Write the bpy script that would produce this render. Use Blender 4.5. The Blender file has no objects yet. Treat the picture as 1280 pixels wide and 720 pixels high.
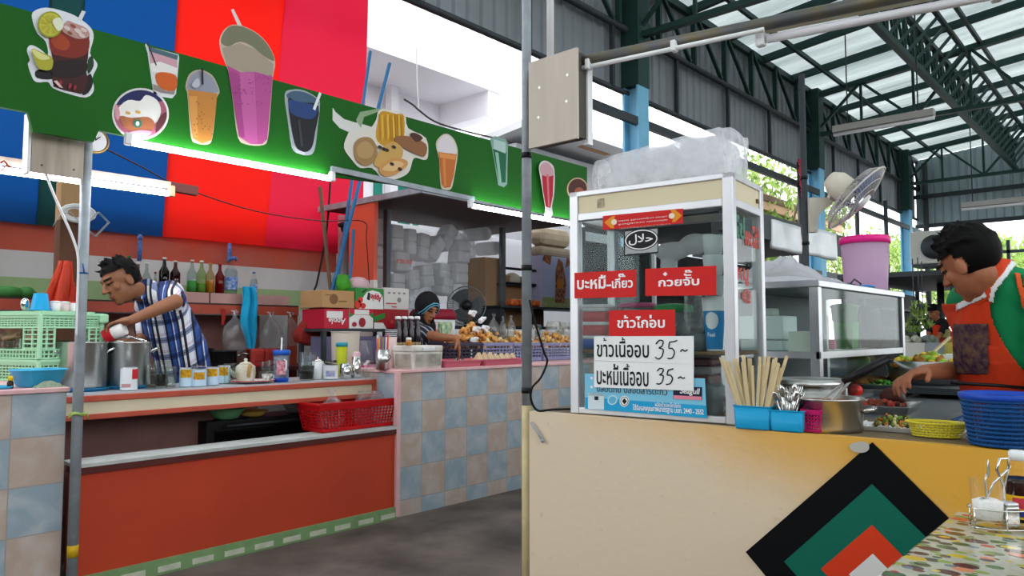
import bpy,bmesh,math,random
from mathutils import Vector,Matrix,Euler
random.seed(7)
PI=math.pi
scene=bpy.context.scene
COL=scene.collection
# camera
FPX,CAMZ,HORIZON=920.0,1.17,416.0
YAW=math.atan2(830.0,920.0)
PITCH=math.atan((HORIZON-360.0)/FPX)
_f=Vector((math.cos(YAW),math.sin(YAW),0))
_r=Vector((math.sin(YAW),-math.cos(YAW),0))
_F=_f*math.cos(PITCH)+Vector((0,0,math.sin(PITCH)))
_U=-_f*math.sin(PITCH)+Vector((0,0,math.cos(PITCH)))
CAM=Vector((0,0,CAMZ))
cam=bpy.data.cameras.new('camera')
cam.sensor_width=36.0
cam.lens=FPX/1280.0*36.0
cam.clip_end=400
camo=bpy.data.objects.new('camera',cam)
m=Matrix((_r,_U,-_F)).transposed().to_4x4()
m.translation=CAM
camo.matrix_world=m
COL.objects.link(camo)
scene.camera=camo
# world, lights, exposure
SKY_STRENGTH=3.1
w=bpy.data.worlds.new('overcast_sky')
scene.world=w
w.use_nodes=True
bg=w.node_tree.nodes['Background']
bg.inputs[0].default_value=(0.93,0.97,1.0,1)
bg.inputs[1].default_value=SKY_STRENGTH
vs=scene.view_settings
vs.view_transform='Standard'
vs.look='None'
vs.exposure=0.22
vs.gamma=1.0
vs.use_curve_mapping=False
try:
 scene.cycles.max_bounces=10
 scene.cycles.transparent_max_bounces=24
 scene.cycles.use_denoising=True
 scene.cycles.sample_clamp_indirect=6
except Exception:
 pass
 # pixel -> place helpers (1280x720 frame)
def ray(px,py):
 return _F+_r*((px-640)/FPX)-_U*((py-360)/FPX)
def onX(px,py,X):
 d=ray(px,py);return CAM+d*(X/d.x)
def onY(px,py,Y):
 d=ray(px,py);return CAM+d*(Y/d.y)
def onZ(px,py,Z):
 d=ray(px,py);return CAM+d*((Z-CAMZ)/d.z)
def onD(px,py,D):
 d=ray(px,py);return CAM+d*D
def onP(px,py,p,n):
 d=ray(px,py);return CAM+d*((Vector(p)-CAM).dot(n)/d.dot(n))
def pix(P):
 v=Vector(P)-CAM
 z=v.dot(_F)
 return(640+FPX*v.dot(_r)/z,360-FPX*v.dot(_U)/z)
 # materials
def lin(h):
 h=h.lstrip('#')
 out=[]
 for i in (0,2,4):
  c=int(h[i:i+2],16)/255
  out.append(c/12.92 if c<=0.04045 else((c+0.055)/1.055)**2.4)
 return(*out,1)
_mats={}
def mat(name,col,rough=0.55,metal=0.0,var=0.0,scale=6.0,bump=0.0,bscale=40.0,spec=0.22,alpha=1.0,trans=0.0,emit=None,estr=0.0,transl=0.0,coat=0.0,col2=None,stretch=None):
 """principled material; var mixes towards col2 (or a darker tone) with object-space noise"""
 if name in _mats:return _mats[name]
 mm=bpy.data.materials.new(name);mm.use_nodes=True
 nt=mm.node_tree;N=nt.nodes;L=nt.links
 b=N['Principled BSDF']
 c=lin(col) if isinstance(col,str) else col
 b.inputs['Base Color'].default_value=c
 b.inputs['Roughness'].default_value=rough
 b.inputs['Metallic'].default_value=metal
 b.inputs['Specular IOR Level'].default_value=spec
 if coat:b.inputs['Coat Weight'].default_value=coat
 if trans:
  b.inputs['Transmission Weight'].default_value=trans
  b.inputs['IOR'].default_value=1.25
 if alpha<1:b.inputs['Alpha'].default_value=alpha
 if emit:
  b.inputs['Emission Color'].default_value=lin(emit) if isinstance(emit,str) else emit
  b.inputs['Emission Strength'].default_value=estr
 if var>0 or bump>0:
  tc=N.new('ShaderNodeTexCoord')
  mp=N.new('ShaderNodeMapping');L.new(tc.outputs['Object'],mp.inputs[0])
  if stretch:mp.inputs['Scale'].default_value=stretch
 if var>0:
  n=N.new('ShaderNodeTexNoise');n.inputs['Scale'].default_value=scale;n.inputs['Detail'].default_value=6
  L.new(mp.outputs[0],n.inputs['Vector'])
  r=N.new('ShaderNodeMapRange');r.inputs[1].default_value=0.35;r.inputs[2].default_value=0.68
  r.inputs[3].default_value=0.0;r.inputs[4].default_value=var
  L.new(n.outputs[0],r.inputs[0])
  x=N.new('ShaderNodeMix');x.data_type='RGBA'
  L.new(r.outputs[0],x.inputs[0])
  x.inputs[6].default_value=c
  x.inputs[7].default_value=lin(col2) if col2 else(c[0]*.45,c[1]*.45,c[2]*.45,1)
  L.new(x.outputs[2],b.inputs['Base Color'])
 if bump>0:
  n2=N.new('ShaderNodeTexNoise');n2.inputs['Scale'].default_value=bscale;n2.inputs['Detail'].default_value=4
  L.new(mp.outputs[0],n2.inputs['Vector'])
  bp=N.new('ShaderNodeBump');bp.inputs['Strength'].default_value=bump;bp.inputs['Distance'].default_value=0.01
  L.new(n2.outputs[0],bp.inputs['Height']);L.new(bp.outputs[0],b.inputs['Normal'])
 if transl>0:
  t=N.new('ShaderNodeBsdfTranslucent');t.inputs[0].default_value=c
  ms=N.new('ShaderNodeMixShader');ms.inputs[0].default_value=transl
  out=N['Material Output']
  L.new(b.outputs[0],ms.inputs[1]);L.new(t.outputs[0],ms.inputs[2]);L.new(ms.outputs[0],out.inputs[0])
 _mats[name]=mm
 return mm
def glassy(name,col='#ffffff',gloss=0.12,rough=0.05,haze=0.0,hazecol='#dddddd'):
 """thin clear sheet: transparent with a fresnel gloss and an optional milky haze"""
 if name in _mats:return _mats[name]
 mm=bpy.data.materials.new(name);mm.use_nodes=True
 nt=mm.node_tree;N=nt.nodes;L=nt.links
 N.remove(N['Principled BSDF'])
 t=N.new('ShaderNodeBsdfTransparent');t.inputs[0].default_value=lin(col)
 g=N.new('ShaderNodeBsdfGlossy');g.inputs['Roughness'].default_value=rough
 lw=N.new('ShaderNodeLayerWeight');lw.inputs[0].default_value=0.5
 mr=N.new('ShaderNodeMapRange');mr.inputs[3].default_value=gloss;mr.inputs[4].default_value=min(1,gloss+0.22)
 L.new(lw.outputs['Facing'],mr.inputs[0])
 pw=N.new('ShaderNodeMath');pw.operation='POWER';pw.inputs[1].default_value=1.5
 L.new(mr.outputs[0],pw.inputs[0])
 ms=N.new('ShaderNodeMixShader');L.new(pw.outputs[0],ms.inputs[0]);L.new(t.outputs[0],ms.inputs[1]);L.new(g.outputs[0],ms.inputs[2])
 last=ms
 if haze>0:
  d=N.new('ShaderNodeBsdfDiffuse');d.inputs[0].default_value=lin(hazecol)
  tl=N.new('ShaderNodeBsdfTranslucent');tl.inputs[0].default_value=lin(hazecol)
  m0=N.new('ShaderNodeMixShader');m0.inputs[0].default_value=0.5
  L.new(d.outputs[0],m0.inputs[1]);L.new(tl.outputs[0],m0.inputs[2])
  m2=N.new('ShaderNodeMixShader')
  tc=N.new('ShaderNodeTexCoord');nz=N.new('ShaderNodeTexNoise');nz.inputs['Scale'].default_value=14;nz.inputs['Detail'].default_value=5
  L.new(tc.outputs['Object'],nz.inputs['Vector'])
  r2=N.new('ShaderNodeMapRange');r2.inputs[1].default_value=.3;r2.inputs[2].default_value=.7
  r2.inputs[3].default_value=haze*.5;r2.inputs[4].default_value=min(1,haze*1.5)
  L.new(nz.outputs[0],r2.inputs[0]);L.new(r2.outputs[0],m2.inputs[0])
  L.new(ms.outputs[0],m2.inputs[1]);L.new(m0.outputs[0],m2.inputs[2]);last=m2
 L.new(last.outputs[0],N['Material Output'].inputs[0])
 _mats[name]=mm
 return mm
def C(h,rough=0.5,**k):
 """plain colour material, shared by colour"""
 return mat('paint_'+h.lstrip('#')+('_%d'%int(rough*100))+''.join('_%s%s'%(a,b) for a,b in sorted(k.items())),h,rough,**k)
 # mesh builder
class MB:
 def __init__(s):
  s.bm=bmesh.new();s.mi=0
 def _fin(s,faces,smooth=False):
  for f in faces:
   f.material_index=s.mi;f.smooth=smooth
 def mat(s,i):s.mi=i;return s
 def box(s,c,d,rot=None,bev=0.0,piv=None):
  b2=bmesh.new();bmesh.ops.create_cube(b2,size=1)
  for v in b2.verts:v.co=Vector((v.co.x*d[0],v.co.y*d[1],v.co.z*d[2]))
  if bev>0:bmesh.ops.bevel(b2,geom=b2.edges[:],offset=min(bev,min(d)*.45),segments=2,affect='EDGES',profile=.5)
  M=Matrix.Translation(Vector(c))@(rot.to_4x4() if rot is not None else Matrix())
  s._merge(b2,M,False);return s
 def _merge(s,b2,M=None,smooth=False):
  vm={}
  for v in b2.verts:vm[v]=s.bm.verts.new(M@v.co if M is not None else v.co)
  for f in b2.faces:
   try:
    nf=s.bm.faces.new([vm[v] for v in f.verts]);nf.material_index=s.mi;nf.smooth=smooth
   except ValueError:pass
  b2.free()
 def bar(s,p0,p1,wd,ht=None,up=(0,0,1)):
  """rectangular bar between two points"""
  p0=Vector(p0);p1=Vector(p1);ht=ht or wd
  d=p1-p0;z=d.normalized();u=Vector(up)
  if abs(z.dot(u))>.98:u=Vector((1,0,0))
  x=u.cross(z).normalized();y=z.cross(x)
  R=Matrix((x,y,z)).transposed()
  return s.box((p0+p1)/2,(wd,ht,d.length),R)
 def cyl(s,p0,p1,r0,r1=None,n=16,cap=True,smooth=True):
  p0=Vector(p0);p1=Vector(p1);r1=r0 if r1 is None else r1
  z=(p1-p0).normalized();u=Vector((0,0,1)) if abs(z.z)<.95 else Vector((1,0,0))
  x=u.cross(z).normalized();y=z.cross(x)
  A=[];B=[]
  for i in range(n):
   a=2*PI*i/n;e=x*math.cos(a)+y*math.sin(a)
   A.append(s.bm.verts.new(p0+e*r0));B.append(s.bm.verts.new(p1+e*r1))
  fs=[s.bm.faces.new((A[i],A[(i+1)%n],B[(i+1)%n],B[i])) for i in range(n)]
  s._fin(fs,smooth)
  if cap:
   s._fin([s.bm.faces.new(A[::-1]),s.bm.faces.new(B)])
  return s
 def lathe(s,prof,o=(0,0,0),n=24,M=None,smooth=True,cap=True,sx=1.0,sy=1.0):
  """revolve (r, z) pairs about local z"""
  o=Vector(o);rings=[]
  for r,z in prof:
   ring=[]
   for i in range(n):
    a=2*PI*i/n;v=Vector((r*sx*math.cos(a),r*sy*math.sin(a),z))
    if M is not None:v=M@v
    ring.append(s.bm.verts.new(v+o))
   rings.append(ring)
  fs=[]
  for A,B in zip(rings,rings[1:]):
   fs+=[s.bm.faces.new((A[i],A[(i+1)%n],B[(i+1)%n],B[i])) for i in range(n)]
  s._fin(fs,smooth)
  if cap:s._fin([s.bm.faces.new(rings[0][::-1]),s.bm.faces.new(rings[-1])])
  return s
 def rect_loft(s,prof,o=(0,0,0),rad=0.2,n=4,cap=True,smooth=True):
  """stack of rounded rectangles: (half_x, half_y, z)"""
  o=Vector(o);rings=[]
  for hx,hy,z in prof:
   r=rad*min(hx,hy);ring=[]
   for cx,cy,a0 in ((hx-r,hy-r,0),(-hx+r,hy-r,PI/2),(-hx+r,-hy+r,PI),(hx-r,-hy+r,1.5*PI)):
    for k in range(n+1):
     a=a0+PI/2*k/n
     ring.append(s.bm.verts.new(o+Vector((cx+r*math.cos(a),cy+r*math.sin(a),z))))
   rings.append(ring)
  m_=len(rings[0]);fs=[]
  for A,B in zip(rings,rings[1:]):
   fs+=[s.bm.faces.new((A[i],A[(i+1)%m_],B[(i+1)%m_],B[i])) for i in range(m_)]
  s._fin(fs,smooth)
  if cap:s._fin([s.bm.faces.new(rings[0][::-1]),s.bm.faces.new(rings[-1])])
  return s
 def tube(s,pts,r,n=8,closed=False,cap=True):
  pts=[Vector(p) for p in pts];rings=[];N_=len(pts)
  rs=r if isinstance(r,(list,tuple)) else[r]*N_
  prev=None
  for i,p in enumerate(pts):
   if closed:t=(pts[(i+1)%N_]-pts[i-1])
   else:t=pts[min(i+1,N_-1)]-pts[max(i-1,0)]
   t.normalize()
   if prev is None:
    u=Vector((0,0,1)) if abs(t.z)<.9 else Vector((1,0,0))
    x=u.cross(t).normalized()
   else:
    x=(prev-t*prev.dot(t))
    x=x.normalized() if x.length>1e-6 else Vector((1,0,0)).cross(t).normalized()
   prev=x;y=t.cross(x)
   rings.append([s.bm.verts.new(p+(x*math.cos(2*PI*k/n)+y*math.sin(2*PI*k/n))*rs[i]) for k in range(n)])
  fs=[];rng=range(N_ if closed else N_-1)
  for i in rng:
   A=rings[i];B=rings[(i+1)%N_]
   fs+=[s.bm.faces.new((A[k],A[(k+1)%n],B[(k+1)%n],B[k])) for k in range(n)]
  s._fin(fs,True)
  if cap and not closed:s._fin([s.bm.faces.new(rings[0][::-1]),s.bm.faces.new(rings[-1])])
  return s
 def ball(s,c,r,seg=16,rot=None):
  if not isinstance(r,(tuple,list)):r=(r,r,r)
  b2=bmesh.new();bmesh.ops.create_uvsphere(b2,u_segments=seg,v_segments=max(6,seg*2//3),radius=1)
  M=Matrix.Translation(Vector(c))@(rot.to_4x4() if rot is not None else Matrix())@Matrix.Diagonal((*r,1))
  s._merge(b2,M,True);return s
 def poly(s,pts,back=None):
  """flat face; with back (a vector) extruded to a slab"""
  vs_=[s.bm.verts.new(Vector(p)) for p in pts]
  fs=[s.bm.faces.new(vs_)]
  if back is not None:
   b=[s.bm.verts.new(v.co+Vector(back)) for v in vs_]
   n=len(vs_)
   fs.append(s.bm.faces.new(b[::-1]))
   fs+=[s.bm.faces.new((vs_[i],b[i],b[(i+1)%n],vs_[(i+1)%n])) for i in range(n)]
  s._fin(fs);return s
 def grid(s,fn,nu,nv,smooth=True):
  V=[[s.bm.verts.new(Vector(fn(i/nu,j/nv))) for j in range(nv+1)] for i in range(nu+1)]
  fs=[s.bm.faces.new((V[i][j],V[i+1][j],V[i+1][j+1],V[i][j+1])) for i in range(nu) for j in range(nv)]
  s._fin(fs,smooth);return s
 def build(s,name,mats,parent=None,loc=None,rot=None,recalc=True,**props):
  if recalc:bmesh.ops.recalc_face_normals(s.bm,faces=s.bm.faces[:])
  me=bpy.data.meshes.new(name);s.bm.to_mesh(me);s.bm.free()
  for m_ in (mats if isinstance(mats,(list,tuple)) else[mats]):me.materials.append(m_)
  o=bpy.data.objects.new(name,me);COL.objects.link(o)
  if parent:o.parent=parent
  if loc is not None:o.location=loc
  if rot is not None:o.rotation_euler=rot
  for k,v in props.items():o[k]=v
  return o
def thing(name,label,cat,loc=(0,0,0),rz=0.0,group=None,rot=None):
 o=bpy.data.objects.new(name,None);COL.objects.link(o)
 o.empty_display_size=.05
 o.location=loc;o.rotation_euler=rot if rot is not None else(0,0,rz)
 o['label']=label;o['category']=cat
 if group:o['group']=group
 return o
def tag(o,label,cat,group=None,kind=None):
 o['label']=label;o['category']=cat
 if group:o['group']=group
 if kind:o['kind']=kind
 return o
def struct(mb,name,mats,**k):
 return mb.build(name,mats,kind='structure',**k)
def dup(root,loc=None,rz=None,label=None,group=None,rot=None,scale=None):
 r=root.copy();COL.objects.link(r)
 if loc is not None:r.location=loc
 if rz is not None:r.rotation_euler=(0,0,rz)
 if rot is not None:r.rotation_euler=rot
 if scale is not None:r.scale=scale if isinstance(scale,(tuple,list)) else(scale,)*3
 if label:r['label']=label
 if group:r['group']=group
 for ch in list(root.children):
  c=ch.copy();COL.objects.link(c);c.parent=r
  for g in list(ch.children):
   d=g.copy();COL.objects.link(d);d.parent=c
 return r
def modmesh(o,*mods):
 """bake modifiers given as (type, {settings}) into the mesh of o"""
 for t,st in mods:
  md=o.modifiers.new(t.lower(),t)
  for k,v in st.items():setattr(md,k,v)
 dg=bpy.context.evaluated_depsgraph_get()
 dg.update()
 me=bpy.data.meshes.new_from_object(o.evaluated_get(dg))
 o.modifiers.clear()
 old=o.data;o.data=me
 for i,m_ in enumerate(old.materials):
  if i>=len(me.materials):me.materials.append(m_)
 bpy.data.meshes.remove(old)
 return o
def text_mesh(s,bold=0.0,extrude=0.0006,spacing=1.0,shear=0.0):
 cu=bpy.data.curves.new('lettering','FONT');cu.body=s
 cu.size=1.0;cu.offset=bold;cu.extrude=extrude;cu.space_character=spacing;cu.shear=shear
 cu.resolution_u=3
 o=bpy.data.objects.new('lettering',cu);COL.objects.link(o)
 dg=bpy.context.evaluated_depsgraph_get();dg.update()
 me=bpy.data.meshes.new_from_object(o.evaluated_get(dg))
 bpy.data.objects.remove(o);bpy.data.curves.remove(cu)
 return me
def fit_text(s,p0,ux,uy,w_,h_,material,parent=None,bold=0.0,name='lettering',out=None,shear=0.0,depth=0.0008):
 """letters stretched to fill a w x h rectangle whose lower left corner is p0, in the frame ux, uy"""
 me=text_mesh(s,bold,shear=shear)
 if not me.vertices:return None
 xs=[v.co.x for v in me.vertices];ys=[v.co.y for v in me.vertices]
 x0,x1,y0,y1=min(xs),max(xs),min(ys),max(ys)
 ux=Vector(ux).normalized();uy=Vector(uy).normalized();nz=ux.cross(uy)
 for v in me.vertices:
  v.co=Vector(p0)+ux*((v.co.x-x0)/(x1-x0)*w_)+uy*((v.co.y-y0)/(y1-y0)*h_)+nz*(depth if v.co.z>0 else 0)
 me.materials.clear();me.materials.append(material)
 o=bpy.data.objects.new(name,me);COL.objects.link(o)
 if parent:o.parent=parent
 return o
def wrap(o,parent):
 """parent o keeping its world-space vertices (parent is an unrotated or rotated empty)"""
 o.parent=parent
 bpy.context.view_layer.update()
 o.matrix_parent_inverse=parent.matrix_world.inverted()
 return o
M_STEEL=mat('brushed_steel','#c9c9c6',.28,1.0,var=.25,scale=30,stretch=(1,1,.05))
M_STEEL2=mat('polished_steel','#d9d9d6',.12,1.0)
M_ALU=mat('aluminium_profile','#d6d6da',.35,.55,var=.15,scale=8)
M_GALV=mat('galvanised_pipe','#a0a7ad',.5,.2,var=.5,scale=14,col2='#71787e')
M_BLACK=mat('black_plastic','#121214',.4)
M_WHITE=mat('white_plastic','#e9e9ea',.4)
M_GLASS=glassy('clear_glass','#f7faf9',.03,.02)
M_BAG=glassy('clear_bag','#f4f6f7',.10,.15,.12,'#eceef2')
M_FOAM=mat('white_foam','#f6f7f8',.75,var=.1,scale=9,col2='#dde0e4',bump=.15,bscale=120,transl=.55)
M_WOOD=mat('bare_plywood','#b9ac9d',.7,var=.55,scale=5,col2='#8f8173',stretch=(6,6,.6))
def PM(o):
 M=Matrix.LocRotScale(o.location,o.rotation_euler,o.scale)
 return PM(o.parent)@M if o.parent else M
def buildw(mb,name,mats,parent,**k):
 """build from world coordinates under parent"""
 o=mb.build(name,mats,parent,**k)
 o.data.transform(PM(parent).inverted())
 return o
def textw(s,p0,ux,uy,w_,h_,material,parent,**k):
 o=fit_text(s,p0,ux,uy,w_,h_,material,parent,**k)
 if o:o.data.transform(PM(parent).inverted())
 return o
 # SETTING
M_FLOOR=mat('worn_concrete','#6f645e',.7,var=.95,scale=2.3,col2='#3f3834',bump=.25,bscale=30)
M_GROUND=mat('outdoor_paving','#a9a6a0',.8,var=.3,scale=.4)
b=MB();b.box((6,-2,-.05),(34,20,.1));struct(b,'floor',M_FLOOR)
b=MB();b.box((20,0,-.17),(260,260,.1));struct(b,'ground',M_GROUND)
# back wall of the drink stall: white / green / white / orange bands painted on plaster
YB=6.0
mw=bpy.data.materials.new('banded_wall_paint');mw.use_nodes=True
nt=mw.node_tree;N=nt.nodes;L=nt.links
tc=N.new('ShaderNodeTexCoord');sp=N.new('ShaderNodeSeparateXYZ');L.new(tc.outputs['Object'],sp.inputs[0])
mr=N.new('ShaderNodeMapRange');mr.inputs[1].default_value=0;mr.inputs[2].default_value=3;L.new(sp.outputs['Z'],mr.inputs[0])
cr=N.new('ShaderNodeValToRGB');cr.color_ramp.interpolation='CONSTANT'
el=cr.color_ramp.elements
el[0].position=0;el[0].color=lin('#c9c4c2')
el[1].position=1.36/3;el[1].color=lin('#a3bd86')
for z_,c_ in ((1.55,'#d9d5d3'),(1.745,'#c9573f')):
 e=el.new(z_/3);e.color=lin(c_)
L.new(mr.outputs[0],cr.inputs[0])
nz=N.new('ShaderNodeTexNoise');nz.inputs['Scale'].default_value=3;nz.inputs['Detail'].default_value=8
L.new(tc.outputs['Object'],nz.inputs['Vector'])
r_=N.new('ShaderNodeMapRange');r_.inputs[1].default_value=.4;r_.inputs[2].default_value=.75;r_.inputs[3].default_value=0;r_.inputs[4].default_value=.25
L.new(nz.outputs[0],r_.inputs[0])
mx=N.new('ShaderNodeMix');mx.data_type='RGBA';mx.inputs[7].default_value=lin('#8d8482')
L.new(r_.outputs[0],mx.inputs[0]);L.new(cr.outputs[0],mx.inputs[6]);L.new(mx.outputs[2],N['Principled BSDF'].inputs['Base Color'])
N['Principled BSDF'].inputs['Roughness'].default_value=.75
b=MB();b.box((1.2,YB+.06,1.05),(6.6,.12,2.1));struct(b,'wall_back',mw)
b=MB();b.box((1.24,YB-.07,.97),(.16,.14,1.94));struct(b,'trim_1',mw)
# the market hall beside the stalls: siding on the plane y  5, gable at x  21.5
YS,XG=5.0,21.5
M_SIDING=mat('grey_corrugated_siding','#8b9196',.6,.3,var=.25,scale=2)
M_GREENSTEEL=mat('dark_green_steel','#27443f',.5,.2,var=.3,scale=8)
M_DKSTEEL=mat('dark_grey_steel','#3e4347',.5,.3,var=.3,scale=8)
M_BLUECOL=mat('pale_blue_column_paint','#79b7d6',.5,var=.15,scale=6)
def rib(t,pitch,dep):
 f=(t/pitch)%1
 return dep if f<.18 else(dep*(1-(f-.18)/.1) if f<.28 else(0 if f<.9 else dep*(f-.9)/.1))
def corrugated_line(t0,t1,pitch):
 out=[];k=math.floor(t0/pitch)
 while k*pitch<t1:
  for f in (0,.18,.28,.9):
   t=(k+f)*pitch
   if t0<=t<=t1:out.append((t,rib(t+1e-6,pitch,1)))
  k+=1
 return out
ZS0,ZS1=4.15,5.70
def siding(x0,x1,z0,z1,dep=.03,pitch=.19):
 b=MB();pts=corrugated_line(x0,x1,pitch)
 lo=[b.bm.verts.new((t,YS+.05-d*dep,z0)) for t,d in pts]
 hi=[b.bm.verts.new((t,YS+.05-d*dep,z1)) for t,d in pts]
 b._fin([b.bm.faces.new((lo[i],lo[i+1],hi[i+1],hi[i])) for i in range(len(pts)-1)])
 return b
struct(siding(2.5,XG,ZS0,ZS1),'wall_side',M_SIDING,recalc=False)
b=MB();pts=corrugated_line(-9.0,YS,.19)
lo=[b.bm.verts.new((XG+d*.03,t,3.95)) for t,d in pts];hi=[b.bm.verts.new((XG+d*.03,t,5.72+(YS-t)*.10)) for t,d in pts]
b._fin([b.bm.faces.new((lo[i],lo[i+1],hi[i+1],hi[i])) for i in range(len(pts)-1)])
struct(b,'wall_end',mat('blue_grey_gable_sheet','#9fb0b4',.55,.2,var=.25,scale=1.5),recalc=False)
RS=.10
def zroof(y):return 5.72+(YS-y)*RS
mroof=bpy.data.materials.new('corrugated_roof_sheet');mroof.use_nodes=True
nt=mroof.node_tree;N=nt.nodes;L=nt.links
tc=N.new('ShaderNodeTexCoord');mp=N.new('ShaderNodeMapping');mp.inputs['Scale'].default_value=(1.1,.12,.1);L.new(tc.outputs['Object'],mp.inputs[0])
nz=N.new('ShaderNodeTexNoise');nz.inputs['Scale'].default_value=2.2;nz.inputs['Detail'].default_value=5;L.new(mp.outputs[0],nz.inputs['Vector'])
cr=N.new('ShaderNodeValToRGB');cr.color_ramp.elements[0].position=.35;cr.color_ramp.elements[0].color=lin('#a9b4b4');cr.color_ramp.elements[1].position=.65;cr.color_ramp.elements[1].color=lin('#e4ecea')
L.new(nz.outputs[0],cr.inputs[0])
pb=N['Principled BSDF'];pb.inputs['Roughness'].default_value=.5;L.new(cr.outputs[0],pb.inputs['Base Color'])
tl=N.new('ShaderNodeBsdfTranslucent');L.new(cr.outputs[0],tl.inputs[0])
ms=N.new('ShaderNodeMixShader');ms.inputs[0].default_value=.30
L.new(pb.outputs[0],ms.inputs[1]);L.new(tl.outputs[0],ms.inputs[2]);L.new(ms.outputs[0],N['Material Output'].inputs[0])
b=MB();pts=corrugated_line(-6.0,XG+.3,.2)
lo=[b.bm.verts.new((t,YS+.25,zroof(YS+.25)+.07+d*.035)) for t,d in pts];hi=[b.bm.verts.new((t,-9,zroof(-9)+.07+d*.035)) for t,d in pts]
b._fin([b.bm.faces.new((lo[i],lo[i+1],hi[i+1],hi[i])) for i in range(len(pts)-1)])
struct(b,'ceiling',mroof,recalc=False)
M_FARW=mat('dark_reflection_boarding','#6a6c68',.7,var=.6,scale=.8,col2='#3a3d3c')  # dark surface for the unseen walls added to dim reflections in the glass
b=MB();b.box((-6.0,-2.2,1.6),(.12,13.4,3.2));struct(b,'reflection_wall_rear',M_FARW)  # added behind the camera, a dark backdrop mirrored in the cabinet glass
b=MB();b.box((7.5,-9.0,1.35),(27,.12,2.7));struct(b,'reflection_wall_right',M_FARW)  # added out of view so the side glass doesn't mirror bright sky
b=MB();b.box((-6.0,-2.2,5.3),(.1,13.4,1.6));struct(b,'reflection_wall_rear_skirt',M_SIDING)  # unseen upper strip added with the rear wall to cut the reflected sky
COLX=(7.7,13.85,20.0)
for i in range(11):
 x=8.0+i*1.25
 b=MB();b.bar((x,YS,zroof(YS)-.0),(x,-8.5,zroof(-8.5)-.0),.06,.12);struct(b,'rafter_beam',M_GREENSTEEL)
for y in (4.35,2.2,.6,-1.0,-2.6):
 b=MB();b.bar((4,y,zroof(y)-.09),(XG,y,zroof(y)-.09),.05,.07);struct(b,'purlin_beam',M_GREENSTEEL)
for x in COLX:
 b=MB()
 zb=4.85
 b.bar((x,YS-.05,zb),(x,-8.5,zb),.09,.07)
 b.bar((x,YS-.05,zroof(YS)-.14),(x,-8.5,zroof(-8.5)-.14),.09,.07)
 y=YS-.1;k=0
 while y>-8:
  y2=y-.85
  b.bar((x,y,zb),(x,y,zroof(y)-.14),.04)
  b.bar((x,y,zb) if k%2==0 else(x,y,zroof(y)-.14),(x,y2,zroof(y2)-.14) if k%2==0 else(x,y2,zb),.045)
  y=y2;k+=1
 struct(b,'roof_truss_beam',M_GREENSTEEL)
b=MB();yg=2.75;zt=zroof(yg)-.16;zb=zt-.62
b.bar((7,yg,zt),(XG,yg,zt),.08);b.bar((7,yg,zb),(XG,yg,zb),.09);b.bar((7,yg-.35,zt),(XG,yg-.35,zt),.06)
x=7.0;k=0
while x<XG-.5:
 b.bar((x,yg,zb),(x,yg,zt),.05)
 b.bar((x,yg,zb),(x+.45,yg-.35,zt),.04)
 b.bar((x+.45,yg,zb),(x,yg,zt),.035)
 x+=.45
struct(b,'lattice_girder_beam',M_GREENSTEEL)
b=MB();b.cyl((2.5,YS-.06,4.93),(XG,YS-.06,4.93),.045,n=10);struct(b,'eave_pipe_beam',M_DKSTEEL)
b=MB();b.cyl((2.5,YS-.02,ZS0),(XG,YS-.02,ZS0),.035,n=10);struct(b,'siding_edge_beam',M_DKSTEEL)
b=MB();b.bar((2.5,YS-.04,ZS1),(XG,YS-.04,ZS1),.08,.10);struct(b,'eave_beam',M_GREENSTEEL)
for i in range(19):
 x=3.6+i*.95
 b=MB();b.bar((x,YS-.08,4.95),(x,YS-.08,ZS1),.07,.05);b.bar((x,YS-.10,ZS1),(x+.8,YS-.10,4.95),.05,.04)
 struct(b,'siding_stud_beam',M_GREENSTEEL)
for i in range(11):
 x=4.2+i*1.55
 b=MB();b.bar((x,YS-.05,ZS0),(x,YS-.05,4.93),.05,.05);struct(b,'siding_post_beam',M_DKSTEEL)
for x in COLX:
 b=MB()
 for s in (-1,1):
  b.box((x,YS-.12+s*.10,2.1),(.24,.03,4.2))
 b.box((x,YS-.12,2.1),(.05,.18,4.2))
 b.mat(1).box((x,YS-.12,4.95),(.26,.25,1.5))
 struct(b,'column',[M_BLUECOL,M_GREENSTEEL])
b=MB()
for y_ in (YS-.25,):
 b.cyl((XG-.1,y_,0),(XG-.1,y_,5.6),.07,n=10)
struct(b,'corner_column',M_DKSTEEL)
b=MB();b.bar((5.7,YS-.2,3.75),(XG,YS-.2,3.75),.06,.10);struct(b,'side_rail_beam',M_DKSTEEL)
b=MB();b.bar((9.0,YS-.2,2.25),(XG,YS-.2,2.25),.06,.10);struct(b,'low_rail_beam',M_DKSTEEL)
for x in (12.57,15.6,17.6):
 b=MB();b.cyl((x,YS-.3,0),(x,YS-.3,4.1),.045,n=10);struct(b,'slim_column',M_DKSTEEL)
b=MB();b.bar((XG-.1,YS,3.95),(XG-.1,-9,3.95),.08,.10);struct(b,'gable_edge_beam',M_DKSTEEL)
b=MB();b.bar((XG-.15,YS,4.72),(XG-.15,-9,4.72),.08,.10);struct(b,'gable_pipe_beam',M_DKSTEEL)
for y in (2.2,-.6,-3.4):
 b=MB();b.bar((XG-.12,y,3.95),(XG-.12,y,zroof(y)),.09,.05);struct(b,'gable_post_beam',M_DKSTEEL)
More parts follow.
